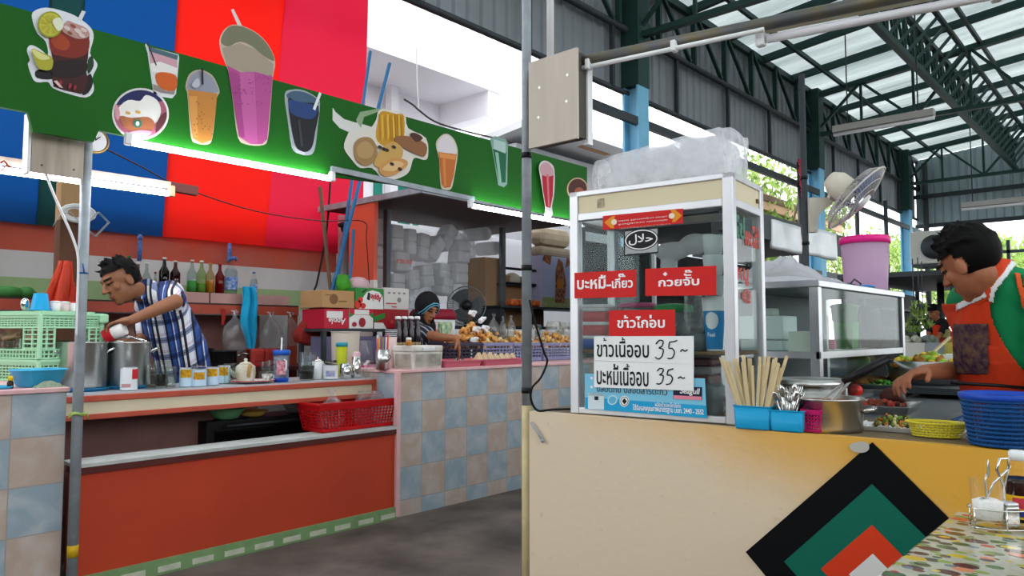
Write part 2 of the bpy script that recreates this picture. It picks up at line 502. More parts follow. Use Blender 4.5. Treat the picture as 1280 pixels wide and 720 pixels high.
 # BIG PIECES OF THE STALLS
def tile_mat(name,axis):
 mm=bpy.data.materials.new(name);mm.use_nodes=True
 nt=mm.node_tree;N=nt.nodes;L=nt.links
 tc=N.new('ShaderNodeTexCoord');sp=N.new('ShaderNodeSeparateXYZ');L.new(tc.outputs['Object'],sp.inputs[0])
 cb=N.new('ShaderNodeCombineXYZ')
 L.new(sp.outputs[axis],cb.inputs[0]);L.new(sp.outputs['Z'],cb.inputs[1])
 br=N.new('ShaderNodeTexChecker');br.inputs['Scale'].default_value=1/.207
 br.inputs['Color1'].default_value=lin('#92a3af');br.inputs['Color2'].default_value=lin('#b5a092')
 L.new(cb.outputs[0],br.inputs['Vector'])
 nz=N.new('ShaderNodeTexNoise');nz.inputs['Scale'].default_value=9;nz.inputs['Detail'].default_value=7;nz.inputs['Distortion'].default_value=.6
 L.new(tc.outputs['Object'],nz.inputs['Vector'])
 r0=N.new('ShaderNodeMapRange');r0.inputs[1].default_value=.42;r0.inputs[2].default_value=.7;r0.inputs[3].default_value=0;r0.inputs[4].default_value=.4
 L.new(nz.outputs[0],r0.inputs[0])
 mx0=N.new('ShaderNodeMix');mx0.data_type='RGBA';L.new(r0.outputs[0],mx0.inputs[0]);L.new(br.outputs[0],mx0.inputs[6]);mx0.inputs[7].default_value=lin('#d5d2d0')
 def line(sock):
  a=N.new('ShaderNodeMath');a.operation='DIVIDE';a.inputs[1].default_value=.207;L.new(sock,a.inputs[0])
  f=N.new('ShaderNodeMath');f.operation='FRACT';L.new(a.outputs[0],f.inputs[0])
  s_=N.new('ShaderNodeMath');s_.operation='SUBTRACT';s_.inputs[1].default_value=.5;L.new(f.outputs[0],s_.inputs[0])
  ab=N.new('ShaderNodeMath');ab.operation='ABSOLUTE';L.new(s_.outputs[0],ab.inputs[0])
  g=N.new('ShaderNodeMath');g.operation='GREATER_THAN';g.inputs[1].default_value=.488;L.new(ab.outputs[0],g.inputs[0])
  return g
 g1=line(sp.outputs[axis]);g2=line(sp.outputs['Z'])
 mxm=N.new('ShaderNodeMath');mxm.operation='MAXIMUM';L.new(g1.outputs[0],mxm.inputs[0]);L.new(g2.outputs[0],mxm.inputs[1])
 mx=N.new('ShaderNodeMix');mx.data_type='RGBA';L.new(mxm.outputs[0],mx.inputs[0]);L.new(mx0.outputs[2],mx.inputs[6]);mx.inputs[7].default_value=lin('#9b9490')
 P_=N['Principled BSDF'];L.new(mx.outputs[2],P_.inputs['Base Color']);P_.inputs['Roughness'].default_value=.35
 return mm
M_TILEX=tile_mat('checkered_tiles_front','X');M_TILEY=tile_mat('checkered_tiles_side','Y')
M_PINK=mat('pink_trim_paint','#e3b3b4',.5,var=.2,scale=10)
ZT=.93
def tile_block(x0,x1,y0,y1,label,ox=0.0):
 t=thing('tiled_counter',label,'counter',(x0,y0,0))
 hh=ZT-.02
 b=MB();b.box(((x1-x0)/2,(y1-y0)/2,-.0+hh/2-ZT),(x1-x0,y1-y0,hh))
 for f in b.bm.faces:
  f.normal_update();f.material_index=1 if abs(f.normal.x)>.5 else 0
 o=b.build('tiled_body',[M_TILEX,M_TILEY],t);o.location=(0,0,ZT)
 for v in o.data.vertices:v.co.x+=ox
 o.location.x=-ox
 b=MB();b.box(((x1-x0)/2,(y1-y0)/2-.005,ZT-.01),(x1-x0+.02,y1-y0+.02,.02),bev=.004)
 b.build('top_slab',M_PINK,t)
 return t,b
XC=3.03;YC=3.72
tL,_=tile_block(-1.2,1.115,3.66,4.55,'tiled counter of pale blue and beige squares at the left edge',ox=.376)
tR,_=tile_block(XC,6.6,YC,4.25,'blue and beige tiled counter in front of the woman in the headscarf',ox=.207)
b=MB();b.box((-.004,-.004,ZT/2-.0),(.03,.03,ZT-.025));b.build('corner_trim',M_PINK,tR)
M_ORANGE=mat('orange_painted_board','#c04328',.6,var=.28,scale=2.2,col2='#93382a')
M_MAROON=mat('dark_red_trim_paint','#5a2a25',.6,var=.4,scale=9)
t=thing('orange_partition','low orange panel wall with white ledge below the drinks counter','partition',(1.18,YC,0))
b=MB();b.box((.92,.05,.30),(1.84,.1,.46));b.build('panel',M_ORANGE,t)
b=MB();b.box((.92,.045,.545),(1.85,.125,.03));b.build('ledge_front',M_MAROON,t)
b=MB();b.box((.92,.075,.568),(1.85,.19,.016));b.build('ledge',mat('dusty_white_ledge','#c5c6c4',.7,var=.5,scale=7,col2='#8b8a86'),t)
b=MB();b.box((.92,.035,.036),(1.84,.1,.072))
o=b.build('kick_tiles',[mat('green_kick_tile','#7d9c6b',.4,var=.3,scale=12)],t)
M_KICK=mat('cream_kick_patch','#c8cbb4',.5,var=.4,scale=20)
b=MB()
for i in range(11):b.box((.09+i*.168,-.0155,.026),(.11,.004,.028))
b.build('tile_inlay',M_KICK,t)
M_LEDGEORANGE=mat('orange_wood_strip','#b5503c',.5,var=.3,scale=9)
M_CREAM=mat('cream_formica','#d3c7ab',.5,var=.2,scale=4)
M_WORKTOP=mat('grey_laminate_top','#b9bcc0',.3,var=.2,scale=8)
YD=3.95;ZD=.873
t=thing('drinks_counter','drinks counter with cream fascia and grey top, crowded with cups and cans','counter',(1.0,YD,0))
b=MB();b.box((1.0,.23,ZD-.008),(2.06,.46,.016));b.build('worktop',M_WORKTOP,t)
b=MB();b.box((1.0,.005,ZD-.024),(2.06,.035,.03),bev=.004);b.box((1.0,.005,ZD-.112),(2.06,.035,.026),bev=.004);b.box((2.015,.005,ZD-.07),(.03,.034,.1));b.build('edge_strip',M_LEDGEORANGE,t)
b=MB();b.box((1.0,.01,ZD-.07),(2.04,.02,.09));b.build('fascia',M_CREAM,t)
for x in (.05,1.98):
 for y in (.06,.40):
  b=MB();b.box((x,y,(ZD-.02)/2),(.05,.05,ZD-.02));b.build('leg',M_MAROON,t)
b=MB();b.box((.62,.30,.40),(.9,.03,.78));b.build('inner_panel',mat('dull_maroon_board','#7b5852',.7,var=.3,scale=4),t)
YW0=Vector((2.163,1.862,0));YW1=Vector((2.338,-.75,0))
ZY=.87
wd=(YW1-YW0).normalized();wn=Vector((wd.y,-wd.x,0))
if wn.x>0:wn=-wn
wn.normalize()
mm=bpy.data.materials.new('worn_yellow_plaster');mm.use_nodes=True
nt=mm.node_tree;N=nt.nodes;L=nt.links
tc=N.new('ShaderNodeTexCoord')
sp=N.new('ShaderNodeSeparateXYZ');L.new(tc.outputs['Object'],sp.inputs[0])
n1=N.new('ShaderNodeTexNoise');n1.inputs['Scale'].default_value=2.3;n1.inputs['Detail'].default_value=6;L.new(tc.outputs['Object'],n1.inputs['Vector'])
a1=N.new('ShaderNodeMath');a1.operation='MULTIPLY_ADD';a1.inputs[1].default_value=.55;a1.inputs[2].default_value=-.60;L.new(sp.outputs['X'],a1.inputs[0])
a2=N.new('ShaderNodeMath');a2.operation='MULTIPLY_ADD';a2.inputs[1].default_value=1.5;a2.inputs[2].default_value=-.90;L.new(sp.outputs['Z'],a2.inputs[0])
a3=N.new('ShaderNodeMath');a3.operation='ADD';L.new(a1.outputs[0],a3.inputs[0]);L.new(a2.outputs[0],a3.inputs[1])
a4=N.new('ShaderNodeMath');a4.operation='MULTIPLY_ADD';a4.inputs[1].default_value=.55;L.new(n1.outputs[0],a4.inputs[0]);L.new(a3.outputs[0],a4.inputs[2])
rr=N.new('ShaderNodeMapRange');rr.interpolation_type='SMOOTHSTEP';rr.inputs[1].default_value=.05;rr.inputs[2].default_value=.75;L.new(a4.outputs[0],rr.inputs[0])
mx=N.new('ShaderNodeMix');mx.data_type='RGBA';mx.inputs[6].default_value=lin('#dcc8ad');mx.inputs[7].default_value=lin('#dba233')
L.new(rr.outputs[0],mx.inputs[0])
n2=N.new('ShaderNodeTexNoise');n2.inputs['Scale'].default_value=26;n2.inputs['Detail'].default_value=6;L.new(tc.outputs['Object'],n2.inputs['Vector'])
r2=N.new('ShaderNodeMapRange');r2.inputs[1].default_value=.66;r2.inputs[2].default_value=.78;r2.inputs[4].default_value=.35;L.new(n2.outputs[0],r2.inputs[0])
mx2=N.new('ShaderNodeMix');mx2.data_type='RGBA';mx2.inputs[7].default_value=lin('#9c8a70');L.new(r2.outputs[0],mx2.inputs[0]);L.new(mx.outputs[2],mx2.inputs[6])
L.new(mx2.outputs[2],N['Principled BSDF'].inputs['Base Color']);N['Principled BSDF'].inputs['Roughness'].default_value=.5
bp=N.new('ShaderNodeBump');bp.inputs['Strength'].default_value=.15;bp.inputs['Distance'].default_value=.01;L.new(n2.outputs[0],bp.inputs['Height']);L.new(bp.outputs[0],N['Principled BSDF'].inputs['Normal'])
M_YELLOW=mm
LW=(YW1-YW0).length;RZW=math.atan2(wd.y,wd.x)
t_wall=thing('counter_wall','yellow and cream plastered counter wall of the noodle stall','counter',YW0,RZW)
sgn=1 if(Matrix.Rotation(RZW,3,'Z')@Vector((0,1,0))).x>0 else-1
b=MB();b.box((LW/2,sgn*.02,(ZY-.001)/2),(LW,.04,ZY-.001));b.box((LW/2,sgn*.08,(ZY-.02)/2),(LW,.08,ZY-.02));b.build('plaster_body',M_YELLOW,t_wall)
b=MB();b.box((LW/2,sgn*.285,ZY-.012),(LW-.002,.49,.023),bev=.004);b.build('worktop',mat('worn_brown_counter_edge','#7d6a4e',.55,var=.5,scale=14,col2='#4e4436'),t_wall)
def on_wall(px,py,off=.0):return onP(px,py,YW0+wn*off,wn)
# DRINK STALL: hangings, sign board, poles, lamps
def sm(pts,k=3):
 """closed Catmull-Rom through pixel points"""
 out=[];n=len(pts)
 for i in range(n):
  p0,p1,p2,p3=(Vector((*pts[(i+j)%n],0)) for j in (-1,0,1,2))
  for s in range(k):
   t=s/k
   q=.5*((2*p1)+(p2-p0)*t+(2*p0-5*p1+4*p2-p3)*t*t+(3*p1-p0-3*p2+p3)*t**3)
   out.append((q.x,q.y))
 return out
def ell(cx,cy,rx,ry,rot=0,n=20):
 c,s=math.cos(rot),math.sin(rot)
 return[(cx+rx*math.cos(a)*c-ry*math.sin(a)*s,cy+rx*math.cos(a)*s+ry*math.sin(a)*c) for a in [2*PI*i/n for i in range(n)]]
class Art:
 """printed flat sheet: layers of shapes, each lifted a hair off the one below; proj(px, py, lift) -> point"""
 def __init__(s,proj):s.p=proj;s.b=MB();s.m=[];s.n=0
 def add(s,pts,col,thick=None,rough=.45):
  m_=C(col,rough) if isinstance(col,str) else col
  if m_ not in s.m:s.m.append(m_)
  s.b.mi=s.m.index(m_)
  lift=.0008+.0006*s.n
  P=[s.p(x,y,lift) for x,y in pts]
  if thick is not None:
   Q=s.p(*pts[0],lift-thick);d=s.nrm*-thick
   s.b.poly(P,d)
  else:s.b.poly(P)
  s.n+=1;return s
 nrm=Vector((0,-1,0))
 def done(s,name,parent=None):return s.b.build(name,s.m,parent,recalc=True)
Z4=lambda L,ox=0,oy=0:[(ox+x/4,oy+y/4) for x,y in L]
# tarpaulin hangings
def tarp(x0b,x1b,x0t,x1t,col,label,seed,dy=0.0,zb=1.93,zt=5.2):
 rnd=random.Random(seed)
 Y=YB-.06-dy
 def xs(px,py):return onY(px,py,Y).x
 a0,a1=xs(x0b,300),xs(x1b,300);c0,c1=xs(x0t,0),xs(x1t,0)
 ph=rnd.random()*6
 def fn(u,v):
  z=zb+(zt-zb)*v
  k=(z-1.95)/1.9
  xl=a0+(c0-a0)*k;xr=a1+(c1-a1)*k
  x=xl+(xr-xl)*u
  return(x,Y-.012*math.sin(x*9+ph+z*.6)-.012*math.sin(x*4.1+ph*2)-.008*math.sin(z*2+x),z)
 b=MB();b.grid(fn,40,24)
 o=b.build('tarpaulin',mat('tarpaulin_'+col.lstrip('#'),col,.5,transl=.5,bump=.05,bscale=6),recalc=False)
 return tag(o,label,'tarpaulin','coloured tarpaulins hung behind the drink stall')
tarp(-70,46,-70,66,'#044d96','blue tarpaulin panel at the far left, left of the dark green strip',1)
tarp(45,86,63,108,'#12403f','narrow dark green tarpaulin strip between two blue panels',2,.015)
tarp(84,206,104,223,'#044d96','blue tarpaulin panel left of the bright red one',3)
tarp(203,331,221,355,'#ff1d10','bright red tarpaulin between the blue panel and the crimson one',4,.012)
tarp(329,452,353,458,'#ea2344','crimson tarpaulin at the right end of the row, beside the open sky',5)
# the green sign board across both stalls
YG=3.45
M_BOARD=mat('green_painted_board','#0d5c08',.6,var=.3,scale=1.6,col2='#094606')
zt_,zb_=2.49,2.05
x0g,x1g=-1.2,4.72
tb=thing('sign_board','long green board hung with cut-out pictures of drinks above both stalls','sign board',(1.8,YG,zb_))
b=MB()
xa,xb_=onY(42,150,YG).x,onY(118,150,YG).x
pts=[(x0g,zb_+.02),(xa-.02,zb_+.02),(xa,zb_-.055),(xb_,zb_-.055),(xb_+.02,zb_+.0),(2.2,zb_-.02),(3.0,zb_+.02),(x1g,zb_+.0),(x1g,zt_),(x0g,zt_)]
b.poly([(x,YG,z) for x,z in pts],(0,.025,0));buildw(b,'board',M_BOARD,tb)
b=MB();b.box(((x0g+x1g)/2,YG+.045,zt_-.06),(x1g-x0g,.04,.05));b.box(((x0g+x1g)/2,YG+.045,zb_+.09),(x1g-x0g,.04,.05));buildw(b,'back_batten',M_MAROON,tb)
p0=onY(414,211,YG-.012);p1=onY(592,249,YG-.012)
b=MB();b.bar(p0,p1,.03,.02,up=(0,1,0));buildw(b,'lower_rail',M_GALV,tb)
gp=lambda x,y,l:onY(x,y,YG-.003-l)
G='cut-out drink pictures on the green board'
def cut(name,a,label,cat='cut-out picture'):
 return tag(a.done(name),label,cat,G)
a=Art(gp)
a.add(sm(Z4([(165,60),(230,38),(330,60),(395,90),(455,140),(468,190),(450,265),(475,300),(487,330),(462,390),(470,450),(430,487),(330,465),(265,440),(240,410),(180,410),(155,370),(140,320),(150,300),(135,250),(155,225),(200,245),(240,275),(230,210),(190,170),(165,110)])),'#dcdde2',.004)
a.add(Z4([(386,100),(410,52),(429,58),(408,104)]),'#d5d6da')
a.add(sm(Z4([(178,355),(225,345),(262,350),(262,395),(185,390)])),'#141112')
a.add(sm(Z4([(440,300),(462,280),(468,330),(440,370)])),'#1a3a20')
a.add(sm(Z4([(430,390),(455,370),(464,420),(440,465),(410,470)])),'#120b0c')
a.add(Z4([(243,185),(300,150),(345,140),(400,155),(447,182),(440,290),(428,345),(440,395),(425,450),(405,470),(320,450),(268,432),(262,400),(270,320),(262,290)]),'#3b0d0c')
a.add(sm(Z4([(248,190),(300,155),(340,170),(395,190),(445,190),(438,260),(380,290),(300,280),(258,262)])),'#7d2110')
a.add(sm(Z4([(255,195),(300,165),(350,215),(330,250),(280,240)])),'#a03c14')
a.add(sm(Z4([(262,310),(350,300),(432,305),(425,370),(340,385),(264,375)])),'#1c0708')
a.add(sm(Z4([(310,150),(335,105),(370,115),(430,140),(448,180),(400,195),(350,180)])),'#b98f88')
for x,y,r in ((335,140,16),(365,130,14),(390,155,18),(420,150,15),(410,178,16),(350,165,12)):a.add(Z4(ell(x,y,r*1.2,r*.6,.5,8)),'#d9c4c0' if r>14 else '#8e4a3a')
for x,y,r in ((300,420,20),(350,430,16),(375,438,14)):a.add(Z4(ell(x,y,r*.5,r,.3,8)),'#8e2432')
a.add(Z4([(268,405),(285,402),(315,440),(296,436)]),'#d9b4b4')
a.add(Z4(ell(252,122,64,66)),'#8d9420');a.add(Z4(ell(252,122,56,58)),'#c6bc42')
for k in range(8):a.add(Z4([(252+6*math.cos(k*.785),122+6*math.sin(k*.785)),(252+50*math.cos(k*.785+.15),122+50*math.sin(k*.785+.15)),(252+50*math.cos(k*.785+.62),122+50*math.sin(k*.785+.62))]),'#b0a92f')
a.add(sm(Z4([(262,105),(300,88),(318,130),(290,155)])),'#dfe0c4')
a.add(sm(Z4([(158,245),(210,262),(262,290),(258,345),(215,350),(185,330)])),'#a8a42c');a.add(sm(Z4([(160,245),(205,265),(250,290),(215,300),(180,285)])),'#d5d184')
cut('drink_cutout',a,'cut-out picture of iced cola with lime slices and white border')
a=Art(gp)
a.add(Z4([(730,218),(740,232),(893,272),(896,290),(880,470),(862,490),(800,482),(768,466),(738,262),(726,225)]),'#cfd3d4',.004)
a.add(Z4([(742,232),(890,276),(886,300),(746,256)]),'#4a6672');a.add(Z4([(746,256),(886,300),(886,340),(752,318)]),'#c79aa6');a.add(Z4([(752,318),(800,308),(886,340),(884,372),(757,360)]),'#e3ddd9')
a.add(sm(Z4([(778,370),(830,362),(884,384),(878,450),(830,452),(790,425)])),'#c8591a');a.add(Z4([(765,420),(790,430),(830,455),(876,452),(872,472),(800,462),(768,448)]),'#8c7d78')
a.add(Z4([(733,208),(738,205),(784,325),(779,328)]),'#2a3236')
cut('drink_cutout',a,'cut-out picture of a small white cup with orange syrup')
a=Art(gp)
a.add(Z4(ell(703,570,142,130,0,40)),'#dcd9d6',.004);a.add(Z4(ell(703,570,132,120,0,40)),'#a55a70')
a.add(Z4([(703+132*math.cos(t),570+120*math.sin(t)) for t in [PI*1.12+i*PI*.7/14 for i in range(15)]]),'#171d52')
a.add(sm(Z4([(590,545),(640,500),(700,505),(730,475),(785,500),(805,560),(770,620),(690,600),(610,590)])),'#dedad4')
a.add(sm(Z4([(600,580),(660,590),(740,585),(775,620),(745,660),(680,660),(620,635)])),'#a2613e')
a.add(sm(Z4([(578,520),(600,560),(592,600),(575,580)])),'#c9909c');a.add(sm(Z4([(790,600),(828,560),(830,600),(780,665)])),'#5d2f33')
a.add(sm(Z4([(640,665),(700,650),(760,660),(720,688),(660,685)])),'#c88798')
for x,y in ((640,565),(690,560)):a.add(Z4(ell(x,y,14,8,.3,8)),'#c69a4e')
a.add(Z4([(688+(26 if i%2==0 else 19)*math.cos(i*PI/10),618+(24 if i%2==0 else 18)*math.sin(i*PI/10)) for i in range(20)]),'#2f6b53')
a.add(Z4(ell(688,618,9,12)),'#cfd8cf')
cut('drink_cutout',a,'round picture of whipped cream dessert with a small green emblem')
a=Art(gp)
a.add(sm(Z4([(928,430),(948,370),(1000,348),(1060,375),(1090,430),(1098,462),(1084,490),(1078,560),(1062,690),(1040,722),(985,716),(958,690),(945,560),(938,470)])),'#b9a98f',.004)
a.add(sm(Z4([(934,430),(952,378),(1000,354),(1055,380),(1084,430),(1092,460),(1010,462),(938,446)])),'#8e8f9d')
a.add(Z4([(940,448),(1086,468),(1078,560),(1058,700),(1010,718),(965,690),(948,560)]),'#b97a34')
a.add(Z4([(945,480),(985,480),(990,690),(968,686),(950,560)]),'#cb8d45')
for i in range(18):
 rnd=random.Random(i);a.add(Z4(ell(960+rnd.random()*105,490+rnd.random()*190,3,4,0,6)),'#7a4a1c')
a.add(Z4([(1006,340),(1016,340),(1018,422),(1008,424)]),'#1b1714')
a.add(sm(Z4([(960,420),(990,390),(1000,425),(975,440)])),'#b5b6c2')
cut('drink_cutout',a,'cut-out picture of orange milk tea under a grey dome lid')
a=Art(gp)
a.add([(289,12),(292,11),(303,33),(299,35)],'#d9cfcb',.003)
a.add(sm([(275,50),(280,38),(290,31),(305,33),(322,42),(336,57),(344,77),(341,98),(338,140),(335,172),(330,181),(312,181),(298,172),(292,130),(286,90),(277,66)]),'#bfae9b',.004)
a.add(sm([(276,52),(281,39),(290,32),(305,34),(322,43),(336,58),(343,76),(330,70),(315,58),(300,52),(285,58)]),'#75755c')
a.add([(278,60),(300,54),(320,62),(342,80),(340,98),(284,84)],'#a39483')
a.add([(284,82),(300,90),(320,90),(341,96),(334,174),(328,180),(313,180),(299,171)],'#b04a8a')
a.add([(300,90),(318,91),(322,178),(313,180),(304,174)],'#bd5a98')
a.add([(286,88),(298,92),(306,172),(299,170)],'#a03f80')
for i in range(40):
 rnd=random.Random(i+50);x=290+rnd.random()*46;a.add(ell(x+3,92+rnd.random()*40,.9,.7,0,6),'#8a3370')
cut('drink_cutout',a,'tall cut-out picture of a pink smoothie with a straw')
a=Art(gp)
a.add(sm([(356,118),(365,112),(380,113),(396,122),(400,130),(397,160),(393,188),(385,194),(372,191),(365,183),(360,150)]),'#9aa3a8',.004)
a.add(sm([(358,119),(366,114),(380,115),(394,122),(398,130),(380,130),(364,126)]),'#3e5a72')
a.add(sm([(360,124),(372,128),(398,132),(394,165),(390,184),(382,190),(372,186),(366,170)]),'#15161d')
a.add(sm([(361,125),(372,127),(396,133),(392,148),(376,147),(363,140)]),'#1e3c72')
a.add([(391,136),(399,115),(402,117),(394,138)],'#e0e2e4',None)
a.add([(365,180),(372,187),(382,191),(380,194),(370,191)],'#b9bdc0');a.add([(372,150),(375,150),(379,182),(376,184)],'#33343c')
cut('drink_cutout',a,'cut-out picture of a dark blue-black iced drink with a white straw')
def Q2(L):return Z4(L,320,0)
a=Art(gp)
a.add(Q2([(385,540),(398,560),(440,595),(505,615),(512,585),(535,590),(530,620),(596,640),(600,690),(520,680),(465,660),(420,640),(385,600)]),'#d2d0cc',.004)
a.add(Q2([(500,600),(520,560),(625,540),(630,552),(540,585),(525,640)]),'#87a07a')
a.add(sm(Q2([(455,680),(480,650),(560,650),(600,600),(610,560),(640,545),(740,570),(760,640),(850,690),(860,780),(840,800),(790,790),(770,850),(740,880),(680,900),(630,890),(580,840),(520,840),(480,800),(440,740)])),'#d8d1c6',None)
a.add(sm(Q2([(600,690),(610,600),(630,555),(700,570),(740,580),(738,700),(700,735),(640,730)])),'#c58f1e')
for i in range(9):
 x=612+i*14;a.add(Q2([(x,570+(i%3)*8),(x+9,572),(x+14,700-(i%2)*20),(x+4,705)]),'#dcae3a' if i%2 else '#b57d14')
a.add(sm(Q2([(490,730),(520,690),(575,690),(605,740),(600,800),(550,830),(500,800)])),'#9a7648');a.add(sm(Q2([(505,735),(550,705),(590,745),(570,790),(515,785)])),'#b08d5c')
a.add(sm(Q2([(600,790),(640,730),(700,710),(735,750),(720,800),(650,840),(595,830)])),'#c59a52');a.add(sm(Q2([(690,690),(760,680),(850,720),(845,780),(800,770),(740,740)])),'#8a5a34')
a.add(sm(Q2([(770,670),(800,665),(835,690),(800,710)])),'#4a2416')
a.add(sm(Q2([(615,840),(680,790),(750,800),(755,830),(700,870),(640,880)])),'#c98f4e');a.add(sm(Q2([(630,845),(690,805),(740,820),(690,855)])),'#d9b27a')
for x,y in ((640,745),(690,735),(620,735),(680,820),(720,845),(655,750)):a.add(Q2(ell(x,y,12,8,.5,8)),'#2c1b16')
cut('snack_cutout',a,'cut-out picture of fried snacks and chips with a white banner')
a=Art(gp)
a.add(sm([(545,180),(550,171),(558,167),(566,172),(571,182),(572,194),(568,220),(564,236),(556,237),(551,232),(549,200)]),'#cdbfae',.004)
a.add(sm([(547,181),(551,173),(558,169),(565,174),(570,184),(569,192),(548,189)]),'#d5cdd0')
a.add([(548,190),(571,193),(567,220),(563,234),(556,235),(552,231)],'#bb6420');a.add([(549,191),(570,194),(569,200),(550,197)],'#d78a44');a.add([(553,198),(557,199),(558,233),(555,233)],'#cf7d34')
cut('drink_cutout',a,'small cut-out picture of orange tea in a slim cup, right of the snacks')
a=Art(gp)
a.add([(613,174),(618,170),(632,174),(635,180),(634,230),(630,234),(623,231),(618,200)],'#7f9f95',.004)
a.add([(616,186),(633,190),(632,228),(624,228)],'#0e5b3c');a.add([(617,174),(632,178),(632,192),(617,186)],'#a9c2bb');a.add([(619,190),(623,191),(627,228),(624,228)],'#86b39c')
cut('drink_cutout',a,'cut-out picture of a dark green drink on the board left of the grey pole')
a=Art(lambda x,y,l:onY(x,y,YG-.03-l))
a.add(sm([(674,208),(679,201),(687,203),(693,212),(693,240),(690,258),(691,268),(686,273),(681,270),(682,260),(679,240),(676,222)]),'#d3cccb',.004)
a.add([(677,216),(692,217),(691,245),(688,260),(682,258),(679,240)],'#b5142c');a.add(sm([(675,209),(680,203),(687,205),(692,214),(690,220),(678,219)]),'#c99aa2');a.add([(683,218),(686,218),(687,258),(685,258)],'#d66a78')
cut('drink_cutout',a,'cut-out picture of a red drink hanging just right of the grey pole')
a=Art(gp)
a.add(ell(722,236,13,14,0,24),'#c9a58c',.004);a.add(ell(722,236,11.5,12.5,0,24),'#4a1d14');a.add(ell(724,240,6,6,0,14),'#a2543a')
cut('drink_cutout',a,'small round dark picture at the right end of the green board, above the glass cabinet')
# fluorescent tubes
M_TUBE=mat('lit_tube','#ffffff',.4,emit='#f2f6ff',estr=30.0)
def tube_lamp(p0,p1,label,body=True,lit=True,holder=M_WHITE):
 p0=Vector(p0);p1=Vector(p1);d=(p1-p0).normalized()
 t=thing('fluorescent_lamp',label,'lamp',(p0+p1)/2)
 b=MB();b.cyl(p0+d*.02,p1-d*.02,.0145,n=14);buildw(b,'tube',M_TUBE if lit else M_WHITE,t)
 for p in (p0,p1):
  b=MB();b.box(p+Vector((0,0,.012)),(.03,.03,.055),bev=.006);buildw(b,'lamp_holder',holder,t)
 if body:
  b=MB();b.bar(p0+Vector((0,.0,.038)),p1+Vector((0,.0,.038)),.035,.025,up=(0,0,1));buildw(b,'batten',holder,t)
 return t
YT=YG-.035
def lamp_on_board(xa,ya,xb,yb,label):
 p0=onY(xa,ya,YT);p1=onY(xb,yb,YT);z=(p0.z+p1.z)/2;p0.z=p1.z=z
 return tube_lamp(p0,p1,label,body=False)
lamp_on_board(160,179,415,222,'lit white fluorescent tube below the middle of the green board')
lamp_on_board(588,257,728,282,'lit white fluorescent tube below the right end of the green board')
YL=3.66
p0=onY(-60,205,YL);p1=onY(214,242,YL);z=p1.z;p0.z=z
tl_=tube_lamp(p0,p1,'lit fluorescent tube on a wooden batten at the far left, behind the pole',body=False,holder=mat('yellowed_plastic','#c4b08a',.5))
b=MB();b.bar(p0+Vector((-.2,.03,.045)),p1+Vector((.0,.03,.045)),.05,.03);buildw(b,'wooden_batten',M_WOOD,tl_)
b=MB();b.bar(p1+Vector((.0,.03,.04)),p1+Vector((.14,.03,.035)),.04,.045);buildw(b,'batten_end',M_MAROON,tl_)
# grey pole with plywood box on the left
def on_pole(px,Y):return onY(px,416,Y)
PL=on_pole(100.5,3.56)
t=thing('grey_pole','grey galvanised steel pole at the left, tied with a green strip','pole',(PL.x,PL.y,0))
b=MB();b.cyl((0,0,0),(0,0,2.5),.0215,n=16);b.build('pipe',M_GALV,t)
zz=onY(97,518,3.54).z
b=MB()
b.tube([(.026*math.cos(a),.026*math.sin(a),zz+.006*math.sin(2*a)) for a in [i*PI/8 for i in range(17)]],.006);b.tube([(.0,-.026,zz),(-.03,-.04,zz+.005),(-.045,-.03,zz-.012)],.004);b.tube([(.0,-.026,zz),(.025,-.045,zz+.004),(.03,-.035,zz-.02)],.004)
b.build('green_tie',mat('lime_plastic_strip','#9fb45c',.5),t)
zz=onY(92,689,3.54).z
b=MB();b.cyl((0,0,zz-.028),(0,0,zz+.022),.0225,n=16);b.build('yellow_band',mat('yellow_tape','#c9a21c',.5),t)
zz=onY(101,341,3.54).z
b=MB();b.cyl((0,0,zz-.004),(0,0,zz+.004),.0225,n=16);b.tube([(0,-.023,zz),(-.01,-.03,zz+.04)],.003);b.build('blue_tie',C('#27569b'),t)
q0,q1=onY(40,148,3.53),onY(104,224,3.53)
t=thing('plywood_box','small weathered plywood box fixed beside the left pole','box',(q0.x,3.53,q1.z))
b=MB();b.box(((q1.x-q0.x)/2,0,(q0.z-q1.z)/2),(q1.x-q0.x-.005,.012,q0.z-q1.z));b.build('face_board',M_WOOD,t)
b=MB();b.box((-.006,.03,(q0.z-q1.z)/2+.01),(.012,.07,q0.z-q1.z+.03));b.build('side_frame',M_WHITE,t)
b=MB();b.box(((q1.x-q0.x)/2,.035,(q0.z-q1.z)/2),(q1.x-q0.x-.03,.05,q0.z-q1.z-.02));b.build('box_body',M_MAROON,t)
b=MB()
for u,v in ((.2,.15),(.8,.15),(.2,.8),(.8,.85)):b.cyl(((q1.x-q0.x)*u,-.006,(q0.z-q1.z)*v),((q1.x-q0.x)*u,-.009,(q0.z-q1.z)*v),.004,n=8)
b.build('screws',M_DKSTEEL,t)
c_=onY(116,177,3.72)
t=thing('round_clock','white round clock with brass rim half hidden behind the left pole','clock',c_)
RX=Matrix.Rotation(PI/2,3,'X')
b=MB();b.lathe([(.055,0),(.058,.012),(.05,.03)],M=RX,n=28);b.build('face',M_WHITE,t)
b=MB();b.tube([(.056*math.cos(a),-.03,.056*math.sin(a)) for a in [i*PI/14 for i in range(28)]],.006,closed=True);b.build('rim',mat('brass','#a58a4c',.35,.8),t)
b=MB();b.bar((0,-.034,0),(.02,-.034,.02),.004);b.bar((0,-.034,0),(0,-.034,.036),.003);b.build('hands',M_BLACK,t)
b=MB();b.bar((0,-.0,.03),(0,.0,.42),.02);b.build('hanger',M_MAROON,t)
pA=onY(90,300,5.2)
xw=.17
t=thing('timber_post','square brown timber post standing behind the left pole','post',(pA.x,5.2,0))
z1=onY(90,277,5.2).z;z2=onY(90,225,5.2).z
